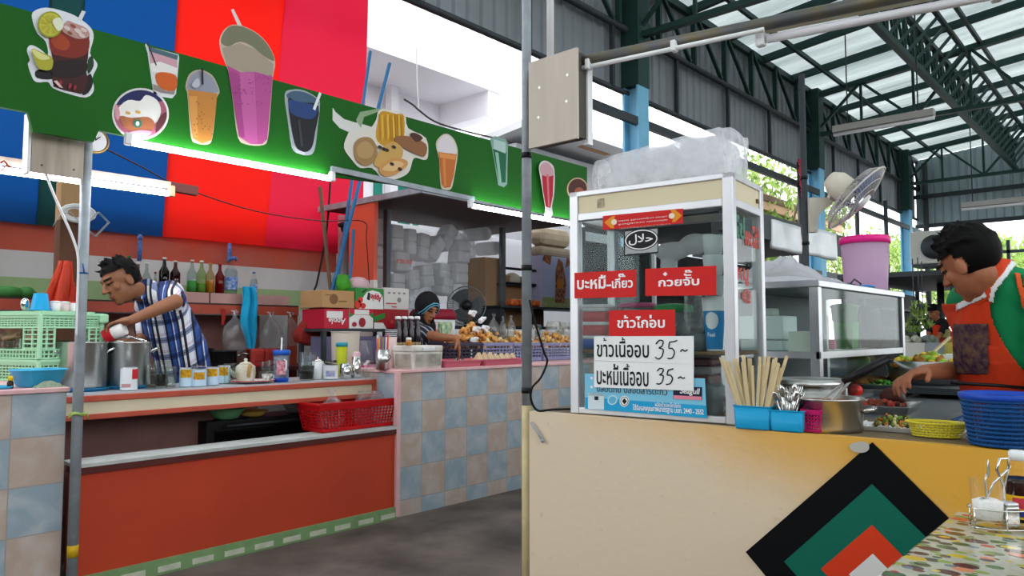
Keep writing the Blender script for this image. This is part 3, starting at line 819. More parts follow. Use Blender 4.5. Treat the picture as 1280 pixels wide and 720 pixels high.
b=MB();b.box((0,0,z1/2),(xw,.1,z1));b.build('lower_post',mat('brown_timber','#6d4a37',.7,var=.5,scale=4,stretch=(5,5,.5)),t)
b=MB();b.box((0,0,(z1+2.62)/2),(xw,.1,2.62-z1));b.build('upper_post',mat('tan_timber','#b08d63',.7,var=.4,scale=4,stretch=(5,5,.5)),t)
c_=onY(94,267,5.1)
b=MB()
for k in range(7):b.tube([(c_.x+(.05+.008*k)*math.cos(a),5.1-.01*k,c_.z+(.035+.003*k)*math.sin(a)+.01*math.sin(k)) for a in [i*PI/8 for i in range(16)]],.006,closed=True,n=6)
tag(b.build('wire_coil',M_WHITE),'coil of white cable hung on the timber post','cable coil')
b=MB()
for dx,dz in ((0,0),(.02,-.03)):
 P=[onY(x+dx*100,y,5.0-dx) for x,y in ((104,283),(122,265),(135,278),(118,296),(104,283))]
 b.tube(P,.003,n=5)
P=[onY(x,y,5.0) for x,y in ((66,283),(75,268),(88,265),(104,283),(122,265))];b.tube(P,.003,n=5)
tag(b.build('wire_hanger',mat('bare_wire','#aab0b5',.4,.6)),'bent wire hanger rack fixed beside the coil of cable','wire rack')
def cable(name,pts,r,m_,label,cat='cable'):
 b=MB();P=[]
 n=len(pts)
 for i in range(n-1):
  p0,p1,p2,p3=(Vector(pts[max(0,min(n-1,i+j))]) for j in (-1,0,1,2))
  for s in range(5):
   t=s/5
   P.append(.5*((2*p1)+(p2-p0)*t+(2*p0-5*p1+4*p2-p3)*t*t+(3*p1-p0-3*p2+p3)*t**3))
 P.append(Vector(pts[-1]));b.tube(P,r,n=6)
 return tag(b.build(name,m_),label,cat)
cable('white_cable',[onY(x,y,3.55) for x,y in ((57,216),(66,240),(80,272),(92,300),(98,325),(97,380),(96,420))],.0055,M_WHITE,'white cable running from the plywood box down the left pole')
cable('black_cable',[onY(x,y,Y) for x,y,Y in ((124,182,3.76),(170,205,4.0),(230,235,4.4),(320,264,4.7),(400,276,4.85),(454,277,5.0),(458,300,5.02),(462,362,5.05))],.004,M_BLACK,'thin black cable drooping across the red tarpaulin to the orange partition')
cable('black_flex',[onY(x,y,5.85) for x,y in ((413,228),(408,290),(397,350),(393,362),(390,375),(388,395))],.009,M_BLACK,'black cord hanging in front of the crimson tarpaulin')
b=MB();P=[onY(x,y,3.6) for x,y in ((0,204),(5,201),(9,206),(16,210),(8,207),(2,213))];b.tube(P,.004,n=6);tag(b.build('red_ribbon',C('#b3382b')),'red ribbon knotted on the lamp batten at the far left','ribbon')
# near pole, plywood board and pipes of the noodle stall
PN=onZ(660,416+1,CAMZ-.001);PN=onD(658.5,416,2.9)
t=thing('steel_pole','grey steel pole with cream painted foot at the end of the yellow wall','pole',(PN.x,PN.y,0))
zc=onD(660,506,2.9).z
b=MB();b.cyl((0,0,zc),(0,0,3.3),.0195,n=16);b.build('pipe',M_GALV,t)
b=MB();b.cyl((0,0,0),(0,0,zc),.0205,n=16);b.build('painted_foot',mat('cream_pole_paint','#cdbd92',.55,var=.45,scale=14,col2='#9d8c62'),t)
for yy in (334,488,190):
 z=onD(660,yy,2.88).z
 b=MB();b.cyl((0,0,z-.011),(0,0,z+.011),.0215,n=16);b.build('tape',M_BLACK,t)
XB=onD(690,120,2.85).x-.02
q=[onX(x,y,XB) for x,y in ((662,79),(722,62),(722,172),(663,186))]
zt2=q[0].z;zb2=q[3].z;ya,yb=q[0].y,q[1].y
t=thing('junction_box','pale plywood junction board fixed to the steel pole above the cabinet','junction box',(XB,(ya+yb)/2,zb2))
b=MB();b.box((0,0,(zt2-zb2)/2),(.012,abs(ya-yb),zt2-zb2));b.build('face_board',mat('pale_plywood','#cbbfb3',.6,var=.35,scale=3,col2='#ada092',stretch=(6,6,.7)),t)
b=MB();b.box((.035,0,(zt2-zb2)/2),(.058,abs(ya-yb)-.012,zt2-zb2-.02));b.build('box_body',mat('dark_box_side','#4d4a45',.6),t)
b=MB()
for u,v in ((-.28,.33),(.3,.43),(-.26,.67),(.32,.72)):b.cyl((-.006,-abs(ya-yb)*u,(zt2-zb2)*v),(-.009,-abs(ya-yb)*u,(zt2-zb2)*v),.0045,n=8)
b.build('screws',M_STEEL2,t)
b=MB();b.box((.075,(-abs(ya-yb)/2+.01),(zt2-zb2)*.42),(.03,.025,(zt2-zb2)*.9));b.build('side_strip',M_WHITE,t)
z=2.225
pa=onX(728,77,XB+.05);pb2=onZ(1110,-2,pa.z+.0)
t=thing('overhead_pipe','dark steel pipe with flaking yellow paint running from the junction board overhead','pipe',pa)
dd=(pb2-pa);pe=pa+dd*1.3
b=MB();b.cyl(pa-dd*.02,pe,.0215,n=16);buildw(b,'pipe',mat('flaking_pipe','#5c6068',.5,.5,var=.6,scale=9,col2='#7b6d35'),t)
ca=onX(728,85,XB+.04);cb_=onZ(950,38,ca.z)
b=MB();b.cyl(ca,ca+(cb_-ca)*1.02,.0085,n=12);buildw(b,'conduit',M_WHITE,t)
for k in (.04,.55):
 p=ca+(cb_-ca)*k
 b=MB();b.box(p+Vector((0,0,.008)),(.03,.018,.04),bev=.004);buildw(b,'clip',M_WHITE,t)
cv0=onX(688,68,XB+.03)
b=MB();b.cyl(cv0-Vector((0,0,.05)),cv0+Vector((0,0,1.0)),.0145,n=14);tag(b.build('white_conduit',M_WHITE),'vertical white conduit rising from the junction board','conduit')
la=onZ(951,46,ca.z-.005);lb=onZ(1245,-12,ca.z-.005)
lt=thing('ceiling_lamp','unlit fluorescent tube fitting slung under the overhead pipe','lamp',la)
ld=(lb-la).normalized()
b=MB();b.bar(la+Vector((0,0,.035))-ld*.0,lb+Vector((0,0,.035)),.042,.04);buildw(b,'batten',mat('cream_enamel','#cfc8ae',.45),lt)
b=MB();b.cyl(la+ld*.02-Vector((0,0,.012)),lb-Vector((0,0,.012)),.0145,n=14);buildw(b,'tube',mat('unlit_tube','#e3e2e6',.25),lt)
for p in (la,lb):b=MB();b.box(p+Vector((0,0,-.004)),(.03,.03,.06),bev=.006);buildw(b,'lamp_holder',M_WHITE,lt)
cable('power_cord',[onD(x,y,2.8) for x,y in ((662,375),(668,400),(680,440),(684,452),(676,472),(665,485),(664,500),(672,513),(690,512),(716,511))],.0045,M_BLACK,'black cord dropping from the steel pole to the glass cabinet')
cable('string_wire',[onY(x,y,3.55) for x,y in ((505,124),(516,131),(524,138),(540,150),(560,158),(590,166),(616,172),(640,178))],.006,C('#4d4a4a',.7),'dark bulb wire sagging over the top edge of the green board','string lights')
cable('white_string',[onY(x,y,3.56) for x,y in ((521,60),(521,85),(522,112),(523,137),(518,140))],.004,M_WHITE,'white string hanging down to the bulb wire','string')
b=MB();P=[on_wall(x,y,.012) for x,y in ((664,528),(672,540),(678,551))];b.tube(P,.005,n=8);b.ball(P[-1],.008,8);tag(b.build('hook',M_GALV),'small rusty hook at the left end of the yellow wall','hook')
b=MB();q=Vector((12.5,4.63,4.12))
for k in range(4):b.tube([q+Vector((.03*math.sin(k*2+i*.9),.03*math.cos(k*3+i),-.06*i)) for i in range(9+k)],[.03-.002*i for i in range(9+k)],n=5)
tag(b.build('red_ribbon_tuft',mat('red_streamer','#c9304a',.6)),'red streamer tied high on the slim post near the fan','ribbon')
# hall lamps hung from the truss
def hall_lamp(p0,p1,label):
 t=thing('hanging_lamp',label,'lamp',p0)
 b=MB();b.bar(p0,p1,.14,.10);buildw(b,'batten',mat('dusty_lamp_body','#a3a19b',.5),t)
 b=MB();b.cyl(Vector(p0)-Vector((0,0,.08)),Vector(p1)-Vector((0,0,.08)),.028,n=10);buildw(b,'tube',M_WHITE,t)
 for k in (.15,.85):
  p=Vector(p0).lerp(Vector(p1),k);b=MB();b.cyl(p,(p.x,p.y,4.86 if abs(p.x-13.85)<1 else zroof(p.y)),.01,n=6);buildw(b,'hanger',M_DKSTEEL,t)
p0=onX(1042,160,11.9);p1=onX(1168,143,11.9);p1.z=p0.z=(p0.z+p1.z)/2
hall_lamp(p0,p1,'unlit fluorescent fitting hung under the near green truss')
p0=onX(1202,257,17.2);p1=onX(1300,250,17.2);p1.z=p0.z
hall_lamp(p0,p1,'unlit fluorescent fitting hung far down the hall before the gable')
# OUTSIDE: white building, house, trees
M_BLDG=mat('white_render','#e6e3e8',.8,var=.2,scale=.6,col2='#bdb9bf')
M_DKWIN=mat('dark_window','#3b4448',.2)
t=thing('white_building','white concrete building with deep balcony beyond the stalls','building',(9,11,0))
z0=onY(470,62,10).z
b=MB();b.box((3.0,12.3,z0/2+1.5),(15.8,1.6,z0+3));buildw(b,'wall',M_BLDG,t)
b=MB();b.box((3.0,10.9,z0+.5),(15.9,1.8,1.0));buildw(b,'balcony_slab',M_BLDG,t)
b=MB();b.box((10.6,10.85,z0-.25),(.35,1.6,.5));buildw(b,'beam',M_BLDG,t)
b=MB();b.box((9.0,11.3,z0/2),(.18,.18,z0));buildw(b,'pillar',M_BLDG,t)
p0=onY(510,98,11.3);p1=onY(548,110,11.3)
b=MB();b.bar(p0,p1,.12,.08);buildw(b,'balcony_lamp',M_WHITE,t)
g0=onY(467,222,11.45);g1=onY(505,262,11.45)
b=MB();b.box(((g0.x+g1.x)/2+.2,11.47,g0.z-.8),(1.1,.06,2.4));buildw(b,'green_shutter',mat('teal_shutter','#23806e',.5),t)
b=MB();b.box(((g0.x+g1.x)/2-.15,11.43,g0.z-.8),(.05,.03,2.4));b.box(((g0.x+g1.x)/2+.2,11.43,g0.z+.42),(1.25,.05,.1));b.box(((g0.x+g1.x)/2+.55,11.43,g0.z-.8),(.05,.03,2.4));buildw(b,'shutter_frame',M_WHITE,t)
t=thing('shed','low grey shed with a tan eave behind the plywood board','building',(13,9.2,0))
s0=onY(655,150,9.0);s1=onY(752,200,9.0)
b=MB();b.box(((s0.x+s1.x)/2+.5,10.2,s0.z/2-.2),(s1.x-s0.x+1,2,s0.z-.4));buildw(b,'wall',mat('grey_render','#b3b4b8',.8,var=.3,scale=.8),t)
b=MB();b.box(((s0.x+s1.x)/2+.5,9.9,s0.z-.25),(s1.x-s0.x+1.4,2.8,.14),Matrix.Rotation(-.12,3,'X'));buildw(b,'roof',mat('grey_roof_sheet','#d0d1d4',.6),t)
b=MB();b.box((s1.x-.4,9.0,s1.z+.22),(1.0,.3,.22));buildw(b,'eave',mat('tan_board','#b98d68',.6),t)
h0=onY(966,246,8.0);h1=onY(1004,268,8.0)
t=thing('tan_roofed_house','far house with a tan eave seen beside the glass cabinet','building',(h0.x+2,9,0))
b=MB();b.box((h0.x+2.2,9.6,h0.z+.05),(6.5,3.4,.16),Matrix.Rotation(.10,3,'X'));buildw(b,'roof',mat('brown_roof','#6b5346',.7),t)
b=MB();b.box((h0.x+2.2,8.0,h0.z-.22),(6.4,.1,.42));buildw(b,'eave',mat('pinkish_tan_board','#c59a7c',.6),t)
b=MB();b.box((h0.x+2.2,9.9,h0.z/2-.2),(5.6,2.6,h0.z-.4));buildw(b,'wall',M_BLDG,t)
LEAF=[mat('leaf_light','#b9cc7c',.5,transl=.5),mat('leaf_mid','#94b25c',.5,transl=.5),mat('leaf_dark','#6a8a48',.55,transl=.4)]
def tree(loc,h,r,label,seed,n=2600,leaf=.11):
 rnd=random.Random(seed)
 t=thing('tree',label,'tree',loc,group=None)
 b=MB();b.tube([(0,0,0),(.1,.05,h*.3),(0,.1,h*.55),(.1,0,h*.8)],[.16,.13,.1,.04],n=8)
 for k in range(6):
  a=k*1.05;b.tube([(0,.05,h*.4),(r*.4*math.cos(a),r*.4*math.sin(a),h*.6),(r*.7*math.cos(a),r*.7*math.sin(a),h*(.7+.1*(k%3)))],[.07,.045,.02],n=6)
 b.build('trunk',mat('bark','#6f6253',.8),t)
 b=MB();blobs=[(rnd.uniform(-.6,.6)*r,rnd.uniform(-.6,.6)*r,h*rnd.uniform(.55,.95),r*rnd.uniform(.3,.5)) for _ in range(14)]
 for _ in range(n):
  bx,by,bz,br=rnd.choice(blobs)
  v=Vector((rnd.gauss(0,1),rnd.gauss(0,1),rnd.gauss(0,1))).normalized()*br*rnd.random()**.4
  c=Vector((bx,by,bz))+v
  R=Euler((rnd.random()*6,rnd.random()*6,rnd.random()*6)).to_matrix();s=leaf*rnd.uniform(.6,1.3)
  b.mi=rnd.choice((0,0,1,1,2))
  b.poly([c+R@Vector(p) for p in ((-s,0,0),(0,-s*.4,.02),(s,0,0),(0,s*.4,.02))])
 b.build('foliage',LEAF,t,recalc=False)
 return t
for px,dist,h,r,lab,sd in ((962,20,6.0,1.9,'leafy tree showing above the tan eave behind the glass cabinet',1),(1008,27,6.6,1.9,'leafy tree behind the wall fan',2),(1080,36,5.8,2.2,'leafy tree beyond the hall, right of the wall fan',3),(1112,44,6.8,2.3,'leafy tree beside the second blue column',4)):
 p=onD(px,416,dist);tree((p.x,p.y,-.1),h,r,lab,sd)
 # ITEM BUILDERS
def spot(px,Y,z):return Vector((onY(px,416,Y).x,Y,z))
def mpp(P):return(Vector(P)-CAM).dot(_F)/FPX
def cap_h(py0,py1,P):return abs(py1-py0)*mpp(P)
def facing(P):return math.atan2(-P.y,-P.x)
def cup(name,loc,r0,r1,h,m_,label,cat='cup',parts=(),group=None,wall=.003,n=24):
 """open tapered vessel standing at loc"""
 t=thing(name,label,cat,loc,group=group)
 b=MB();b.lathe([(r0*.9,0),(r0,.003),(r1,h),(r1-wall,h),(r0-wall,.006),(.001,.006)],n=n);b.build('body',m_,t)
 for nm,f in parts:
  bb=MB();mm_=f(bb);bb.build(nm,mm_,t)
 return t
def bottle(loc,r,h,glass,liquid,fill,cap,label,group,lab=None,neck=.33,name='bottle',nr=.33):
 t=thing(name,label,'bottle',loc,group=group)
 rn=r*nr
 prof=[(r*.85,0),(r,.008),(r,h*(1-neck)*.88),(r*.72,h*(1-neck)),(rn*1.25,h*(1-neck*.72)),(rn,h*(1-neck*.45)),(rn,h*.97)]
 b=MB();b.lathe(prof,n=18);b.build('glass',glass,t)
 if liquid:
  zf=h*fill
  lp=[(p[0]*.93,max(.004,p[1])) for p in prof if p[1]<zf];rr=prof[-1][0]
  for(ra,za),(rb,zb) in zip(prof,prof[1:]):
   if za<=zf<=zb:rr=ra+(rb-ra)*(zf-za)/max(1e-6,zb-za)
  lp.append((rr*.93,zf));b=MB();b.lathe(lp,n=18);b.build('liquid',liquid,t)
 b=MB();b.lathe([(rn*1.25,h*.95),(rn*1.3,h),(rn*.9,h*1.01)],n=14);b.build('cap',cap,t)
 if lab:
  b=MB();b.lathe([(r*1.012,h*.12),(r*1.012,h*.48)],n=18,cap=False);b.build('paper_label',lab,t)
 return t
def lattice(b,p00,p10,p01,p11,nx,nz,bar=.004,top=0.0,bot=0.0):
 """open grid between four corners (bottom-left, bottom-right, top-left, top-right); top/bot are solid bands as a share of height"""
 p00,p10,p01,p11=map(Vector,(p00,p10,p01,p11))
 def at(u,v):return p00.lerp(p10,u).lerp(p01.lerp(p11,u),v)
 nrm=(p10-p00).cross(p01-p00).normalized()
 v0,v1=bot,1-top
 for i in range(nx+1):
  b.bar(at(i/nx,v0),at(i/nx,v1),bar,bar*.8,up=nrm)
 for j in range(nz+1):
  v=v0+(v1-v0)*j/nz
  b.bar(at(0,v),at(1,v),bar,bar*.8,up=nrm)
 for a,c in ((0,bot),(1-top,1)):
  if c-a>.01:b.poly([at(0,a),at(1,a),at(1,c),at(0,c)],nrm*bar*.8)
def basket(name,loc,rz,wb,db,wt,dt,h,m_,label,nx,ny,nz,bar=.005,top=.2,bot=.1,rim=.012,group=None,cat='basket',rimcol=None):
 t=thing(name,label,cat,loc,rz,group=group)
 B=[Vector((sx*wb/2,sy*db/2,.004)) for sx,sy in ((-1,-1),(1,-1),(1,1),(-1,1))]
 T=[Vector((sx*wt/2,sy*dt/2,h)) for sx,sy in ((-1,-1),(1,-1),(1,1),(-1,1))]
 b=MB()
 for i in range(4):
  j=(i+1)%4
  lattice(b,B[i],B[j],T[i],T[j],nx if i%2==0 else ny,nz,bar,top,bot)
 b.build('lattice_sides',m_,t)
 b=MB()
 for i in range(4):b.bar(T[i],T[(i+1)%4],rim,rim*.8)
 for p in T:b.ball(p,rim*.55,8)
 b.build('rim',rimcol or m_,t)
 b=MB();b.box((0,0,.004),(wb,db,.006));b.build('bottom',m_,t)
 return t
def clear_bag(loc,w_,h_,label,seed,tie=True,group=None,m_=None,sq=.6,cat='plastic bag',name='plastic_bag',fill=None):
 """crumpled bag standing or hanging: base at loc"""
 rnd=random.Random(seed);ph=[rnd.random()*6 for _ in range(6)]
 t=thing(name,label,cat,loc,group=group)
 prof=[(.55,0),(.9,.06),(1,.25),(.96,.45),(.75,.62),(.38,.76),(.12,.84),(.2,.9),(.34,1.0)] if tie else[(.7,0),(1,.15),(1,.5),(.85,.8),(.7,1)]
 b=MB();n=22;rings=[]
 for r,z in prof:
  ring=[]
  for i in range(n):
   a=2*PI*i/n
   k=1+.10*math.sin(3*a+ph[0]+z*5)+.07*math.sin(7*a+ph[1]+z*9)+.05*math.sin(11*a+ph[2])
   ring.append(b.bm.verts.new((r*w_/2*k*math.cos(a),r*w_/2*sq*k*math.sin(a),z*h_+.012*h_*math.sin(5*a+ph[3]))))
  rings.append(ring)
 b._fin([b.bm.faces.new((A[i],A[(i+1)%n],B_[(i+1)%n],B_[i])) for A,B_ in zip(rings,rings[1:]) for i in range(n)],True)
 b._fin([b.bm.faces.new(rings[0][::-1])])
 b.build('film',m_ or M_BAG,t)
 if fill:fill(t)
 return t
def lumps(name,parent,m_,c,ext,n,r,seed,flat=.6):
 """a heap of small pieces nobody would count, one part"""
 rnd=random.Random(seed);b=MB()
 for _ in range(n):
  x,y=rnd.uniform(-1,1),rnd.uniform(-1,1);z=rnd.random()*max(0,1-.6*(x*x+y*y))
  b.mi=rnd.randrange(len(m_)) if isinstance(m_,list) else 0
  b.ball((c[0]+x*ext[0],c[1]+y*ext[1],c[2]+z*ext[2]),(r*rnd.uniform(.7,1.3),r*rnd.uniform(.5,1.1),r*flat),7,Euler((rnd.random()*3,rnd.random()*3,rnd.random()*3)).to_matrix())
 return b.build(name,m_,parent,kind='stuff')
def carton(name,x0,x1,y0,dep,z0,z1,cols,label,group,art=None):
 t=thing(name,label,'box',((x0+x1)/2,y0+dep/2,z0),group=group)
 w_=x1-x0;h=z1-z0
 b=MB();b.box((0,0,h/2),(w_-.004,dep,h-.002),bev=.004);b.build('carton_body',cols[0],t)
 if art:
  for nm,m_,shapes in art:
   b=MB()
   for k,pts in enumerate(shapes):b.poly([(-w_/2+u*w_,-dep/2-.001-.0008*art.index((nm,m_,shapes)),v*h) for u,v in pts])
   b.build(nm,m_,t,recalc=False)
 b=MB();b.box((0,0,h),(w_*.96,.05,.002));b.build('tape_strip',C('#a58a62',.3),t)
 return t
def cart_corner(pl,pc,pr,Y,py_top,z0):
 """axis-aligned box from the picture columns of its left edge, near corner and right edge"""
 x0=onY(pc,416,Y).x;x1=onY(pr,416,Y).x;y1=onX(pl,416,x0).y;z1=onY(pc,py_top,Y).z
 return x0,x1,Y,y1,z0,z1
 # BACK SHELF OF THE DRINK STALL
YSH=5.5
xs0,xs1=-.8,onY(372,400,YSH).x
zr1,zr0=1.385,1.315
M_PINKB=mat('dusty_pink_plank','#c79a93',.65,var=.3,scale=6)
t=thing('back_shelf','long orange-edged back shelf against the banded wall of the drink stall','shelf',(1.2,5.7,0))
b=MB();b.box(((xs0+xs1)/2,(YSH+5.92)/2,zr1+.006),(xs1-xs0,5.92-YSH+.02,.014));buildw(b,'shelf_top',mat('dark_shelf_top','#45322c',.6,var=.3,scale=5),t)
b=MB();b.box(((xs0+xs1)/2,YSH,(zr1+zr0)/2),(xs1-xs0,.03,zr1-zr0));buildw(b,'front_rail',M_LEDGEORANGE,t)
b=MB();b.box((xs1-.035,YSH+.02,zr0/2),(.07,.04,zr0));buildw(b,'leg',M_LEDGEORANGE,t)
b=MB();b.box((.3,YSH+.03,zr0/2),(.07,.04,zr0));buildw(b,'leg',M_LEDGEORANGE,t)
xm=onY(322,400,5.9).x
b=MB();b.box(((xs0+xm)/2,5.88,zr0/2),(xm-xs0,.03,zr0));buildw(b,'back_panel',mat('pinkish_brown_panel','#a5756b',.65,var=.25,scale=3),t)
zpk=1.478
for i,(a,c) in enumerate(((205,261),(262,361))):
 xa,xc=onY(a,400,5.53).x,onY(c,400,5.53).x
 t=thing('pink_plank_box',('shorter' if i==0 else 'longer')+' dusty pink plank box on the back shelf under the '+('coloured bottles' if i==0 else 'water bottles'),'box',((xa+xc)/2,5.62,zr1+.0135))
 L_=xc-xa-.006;h=zpk-zr1-.0135
 b=MB();b.box((0,-.085,h/2),(L_,.012,h));b.box((0,.085,h/2),(L_,.012,h));b.box((L_/2-.006,0,h/2),(.012,.17,h));b.box((-L_/2+.006,0,h/2),(.012,.17,h));b.build('sides',M_PINKB,t)
 b=MB();b.box((0,0,h-.004),(L_-.01,.165,.006));b.build('lid',mat('red_brown_lid','#7a4038',.6),t)
CLR=glassy('bottle_glass','#f6faf8',.05,.03);M_CAPW=C('#d9d6d2');M_CAPR=C('#9c2b25')
def liq(h):return mat('liquid_'+h.lstrip('#'),h,.08,coat=.6)
GB='syrup and drink bottles on the back shelf'
YBt=5.58
BT=[(158,320,'#1d5c2c','#1b5a2a',.9,'#1f6a34',None,'green glass bottle behind the man’s head'.replace('’',"'"),.030),(170,328,'#b9a59b','#7c1a22',.62,'#d9d6d2','#b02a35','syrup bottle with a red label behind the shoulder of the man',.031),(181,328,'#dfeae6','#1c1a20',.45,'#d9d6d2',None,'clear bottle half full of black syrup above the shoulder of the man',.032),(192,340,'#dfeae6','#b06a1e',.5,'#6a3a22',None,'short bottle of amber syrup, smallest of the row',.022),(203,322,'#26402f','#14231b',.8,'#d9d6d2',None,'dark green bottle with a white cap',.035),(217,326,'#9c5a66','#5d1626',.7,'#c9c3c6',None,'dark crimson bottle wrapped in a clear bag',.036),(238,325,'#dfeae6','#3f9a3c',.36,'#c9b7a8',None,'clear bottle with bright green syrup at the bottom',.036),(250,326,'#cfe0b4','#7fa05c',.3,'#d9d6d2',None,'pale green bottle with a bag over its cap',.036),(261,329,'#e2d3ae','#c98a24',.42,'#b08a58',None,'bottle with yellow-orange syrup',.034),(273,330,'#c4352f','#a3151a',.8,'#8e2a22',None,'bright red syrup bottle, rightmost of the glass bottles',.034)]
M_BC={}
for px,ty,gl,lq,fill,cp,lab,label,r in BT:
 P=spot(px,YBt,zpk+.0005 if px>197 else zr1+.0135)
 h=onY(px,ty,YBt).z-P.z
 bottle(P,r,h,glassy('bottle_glass_'+gl.lstrip('#'),gl,.08,.03),liq(lq),fill,C(cp),label,GB,C(lab) if lab else None)
for px,ty,r,label,sc in ((287,322,.052,'large water bottle with a blue label on the pink plank box',1),(316,340,.03,'small water bottle with a blue label on the pink plank box',1)):
 P=spot(px,YBt+.02,zpk+.0005);h=onY(px,ty,YBt).z-P.z
 bottle(P,r,h,CLR,glassy('water','#e6eef2',.03,.02),.7,C('#3f6fb0'),label,GB,mat('blue_label','#2f62b4',.4,var=.8,scale=40,col2='#c9d4e8'),neck=.3)
for i,(x,y0_,y1_) in enumerate(((175,293,326),(287,304,328))):
 b=MB();P0,P1=onY(x,y0_,5.925),onY(x-1,y1_,5.925)
 b.tube([P0,P0.lerp(P1,.5)+Vector((.004,0,0)),P1],[.014,.018,.015],n=6);b.ball(onY(x,y1_-4 if i else y0_+4,5.86),.022,8)
 if i:b.tube([onY(288,324,5.85),onY(293,322,5.85),onY(296,325,5.85)],.016,n=6)
 tag(b.build('blue_ribbon',mat('blue_pattern_ribbon','#3a5aa0',.5,var=.6,scale=60,col2='#8fa3cf')),'twisted blue ribbon hanging '+('over the large water bottle' if i else "above the man's head"),'ribbon')
b=MB();rnd=random.Random(4)
def fn(u,v):
 x=-.5+u;k=.35+.45*min(1,v*1.6)
 return(x*.20*k+.03*(1-v),-.05+.02*math.sin(u*9)+.012*math.sin(u*17+v*4),-.32*v)
b.grid(fn,14,10);Pb=onY(72,327,5.13)
o=b.build('orange_bag',mat('orange_plastic_bag','#e0472c',.35,transl=.25),recalc=False);o.location=Pb
modmesh(o,('SOLIDIFY',{'thickness':.02}))
tag(o,'crumpled orange plastic bag hanging by the timber post','bag')
for px,w_ in ((8,.10),(30,.055)):
 P=spot(px,5.6,zr1+.013)
 b=MB();b.ball((0,0,.03),(w_,.09,.045),14);b.ball((w_*.7,0,.02),(w_*.5,.07,.03),12)
 o=b.build('green_bundle',mat('green_cloth','#3f7d3c',.8,var=.5,scale=18));o.location=P;tag(o,'green bundle on the back shelf at the far left, '+('larger' if px==8 else 'smaller')+' of two','bundle')
def hung_bag(px,ytop,ybot,wpx,label,seed,Y=YSH-.05):
 P0,P1=onY(px,ytop,Y),onY(px,ybot,Y);h=P0.z-P1.z;wm=wpx*mpp(P0)/.93
 t=clear_bag((P0.x,Y-wm*.12,P1.z),wm,h*1.0,label,seed,group='clear bags hung from the orange rail',sq=.4)
 b=MB();b.tube([(0,.0,h*.86),(0,.02,h*.98),(0,.045+wm*.12,h*1.0)],.004,n=6);b.build('string',M_WHITE,t)
 return t
hung_bag(292,388,440,30,'clear bag of ice-like lumps hanging left of the blue cloth',1)
hung_bag(337,390,436,26,'clear bag hanging from the rail, left of two near the orange post',2)
hung_bag(362,390,432,22,'clear bag hanging from the rail beside the orange post',3)
P=onY(279,388,YSH-.03)
b=MB();b.box((0,0,-.05),(.02,.012,.13),bev=.004);b.box((.014,0,-.03),(.012,.012,.08),bev=.004);o=b.build('red_clip',C('#a8231f'));o.location=P;tag(o,'red clip hanging on the orange rail','clip')
b=MB()
def fn(u,v):
 k=.5+.5*math.sin(PI*min(1,v*1.2));wv=.16*(.62+.5*v*(1-v)*2)*(1 if v<.62 else 1-(v-.62)*1.5)
 return((u-.5)*wv+.03*v+.01*math.sin(v*9),-.02+.022*math.sin(u*13+v*3)-.03*math.sin(PI*v),.10-.52*v)
b.grid(fn,18,16);P=onY(308,374,YSH-.04)
o=b.build('blue_cloth',mat('cyan_cloth','#1fa3cf',.85,var=.25,scale=10),recalc=False);o.location=P;modmesh(o,('SOLIDIFY',{'thickness':.008}),('SUBSURF',{'levels':1}))
tag(o,'cyan blue cloth draped over the orange rail','cloth')
t=thing('back_bench','low dark bench behind the drinks counter carrying pans','bench',(2.2,5.45,0))
b=MB();b.box((0,0,.89),(3.2,.5,.03));b.build('bench_top',M_MAROON,t)
for sx in (-1,1):
 for sy in (-1,1):b=MB();b.box((sx*1.5,sy*.2,.4375),(.05,.05,.875));b.build('leg',M_MAROON,t)
M_DKPAN=mat('blackened_pan','#2b2a2b',.4,.5,var=.4,scale=12)
def pan(px,r,h,label,m_=None,Y=5.35):
 P=spot(px,Y,.9055)
 t=thing('pan',label,'pan',P)
 b=MB();b.lathe([(r*.9,0),(r,.01),(r,h),(r*1.06,h+.004),(r*1.06,h+.012),(r*.95,h+.012),(r*.93,.01),(.001,.01)],n=26);b.build('body',m_ or M_DKPAN,t)
 for s in (-1,1):b=MB();b.tube([(s*r,-.03,h*.75),(s*(r+.035),-.03,h*.8),(s*(r+.035),.03,h*.8),(s*r,.03,h*.75)],.006);b.build('handle',M_STEEL,t)
 return t
pan(272,.14,.12,'blackened steel pan on the back bench right of the man')
pan(246,.12,.14,"dark pot on the back bench at the man's back")
pan(330,.13,.13,'reddish brown bowl on the back bench under the hung bags',C('#8e3026'))
for i,(px,c) in enumerate(((322,'#9c2f28'),(338,'#8a2520'),(352,'#30506e'))):
 P=spot(px,5.2,.9055)
 b=MB();b.box((0,0,.07),(.11,.05,.14),bev=.02);b.box((0,-.02,.08),(.07,.02,.07),bev=.008);o=b.build('pouch',C(c,.35));o.location=P
 tag(o,('red','dark red','dark blue')[i]+' foil pouch standing on the back bench under the hung bags','pouch')
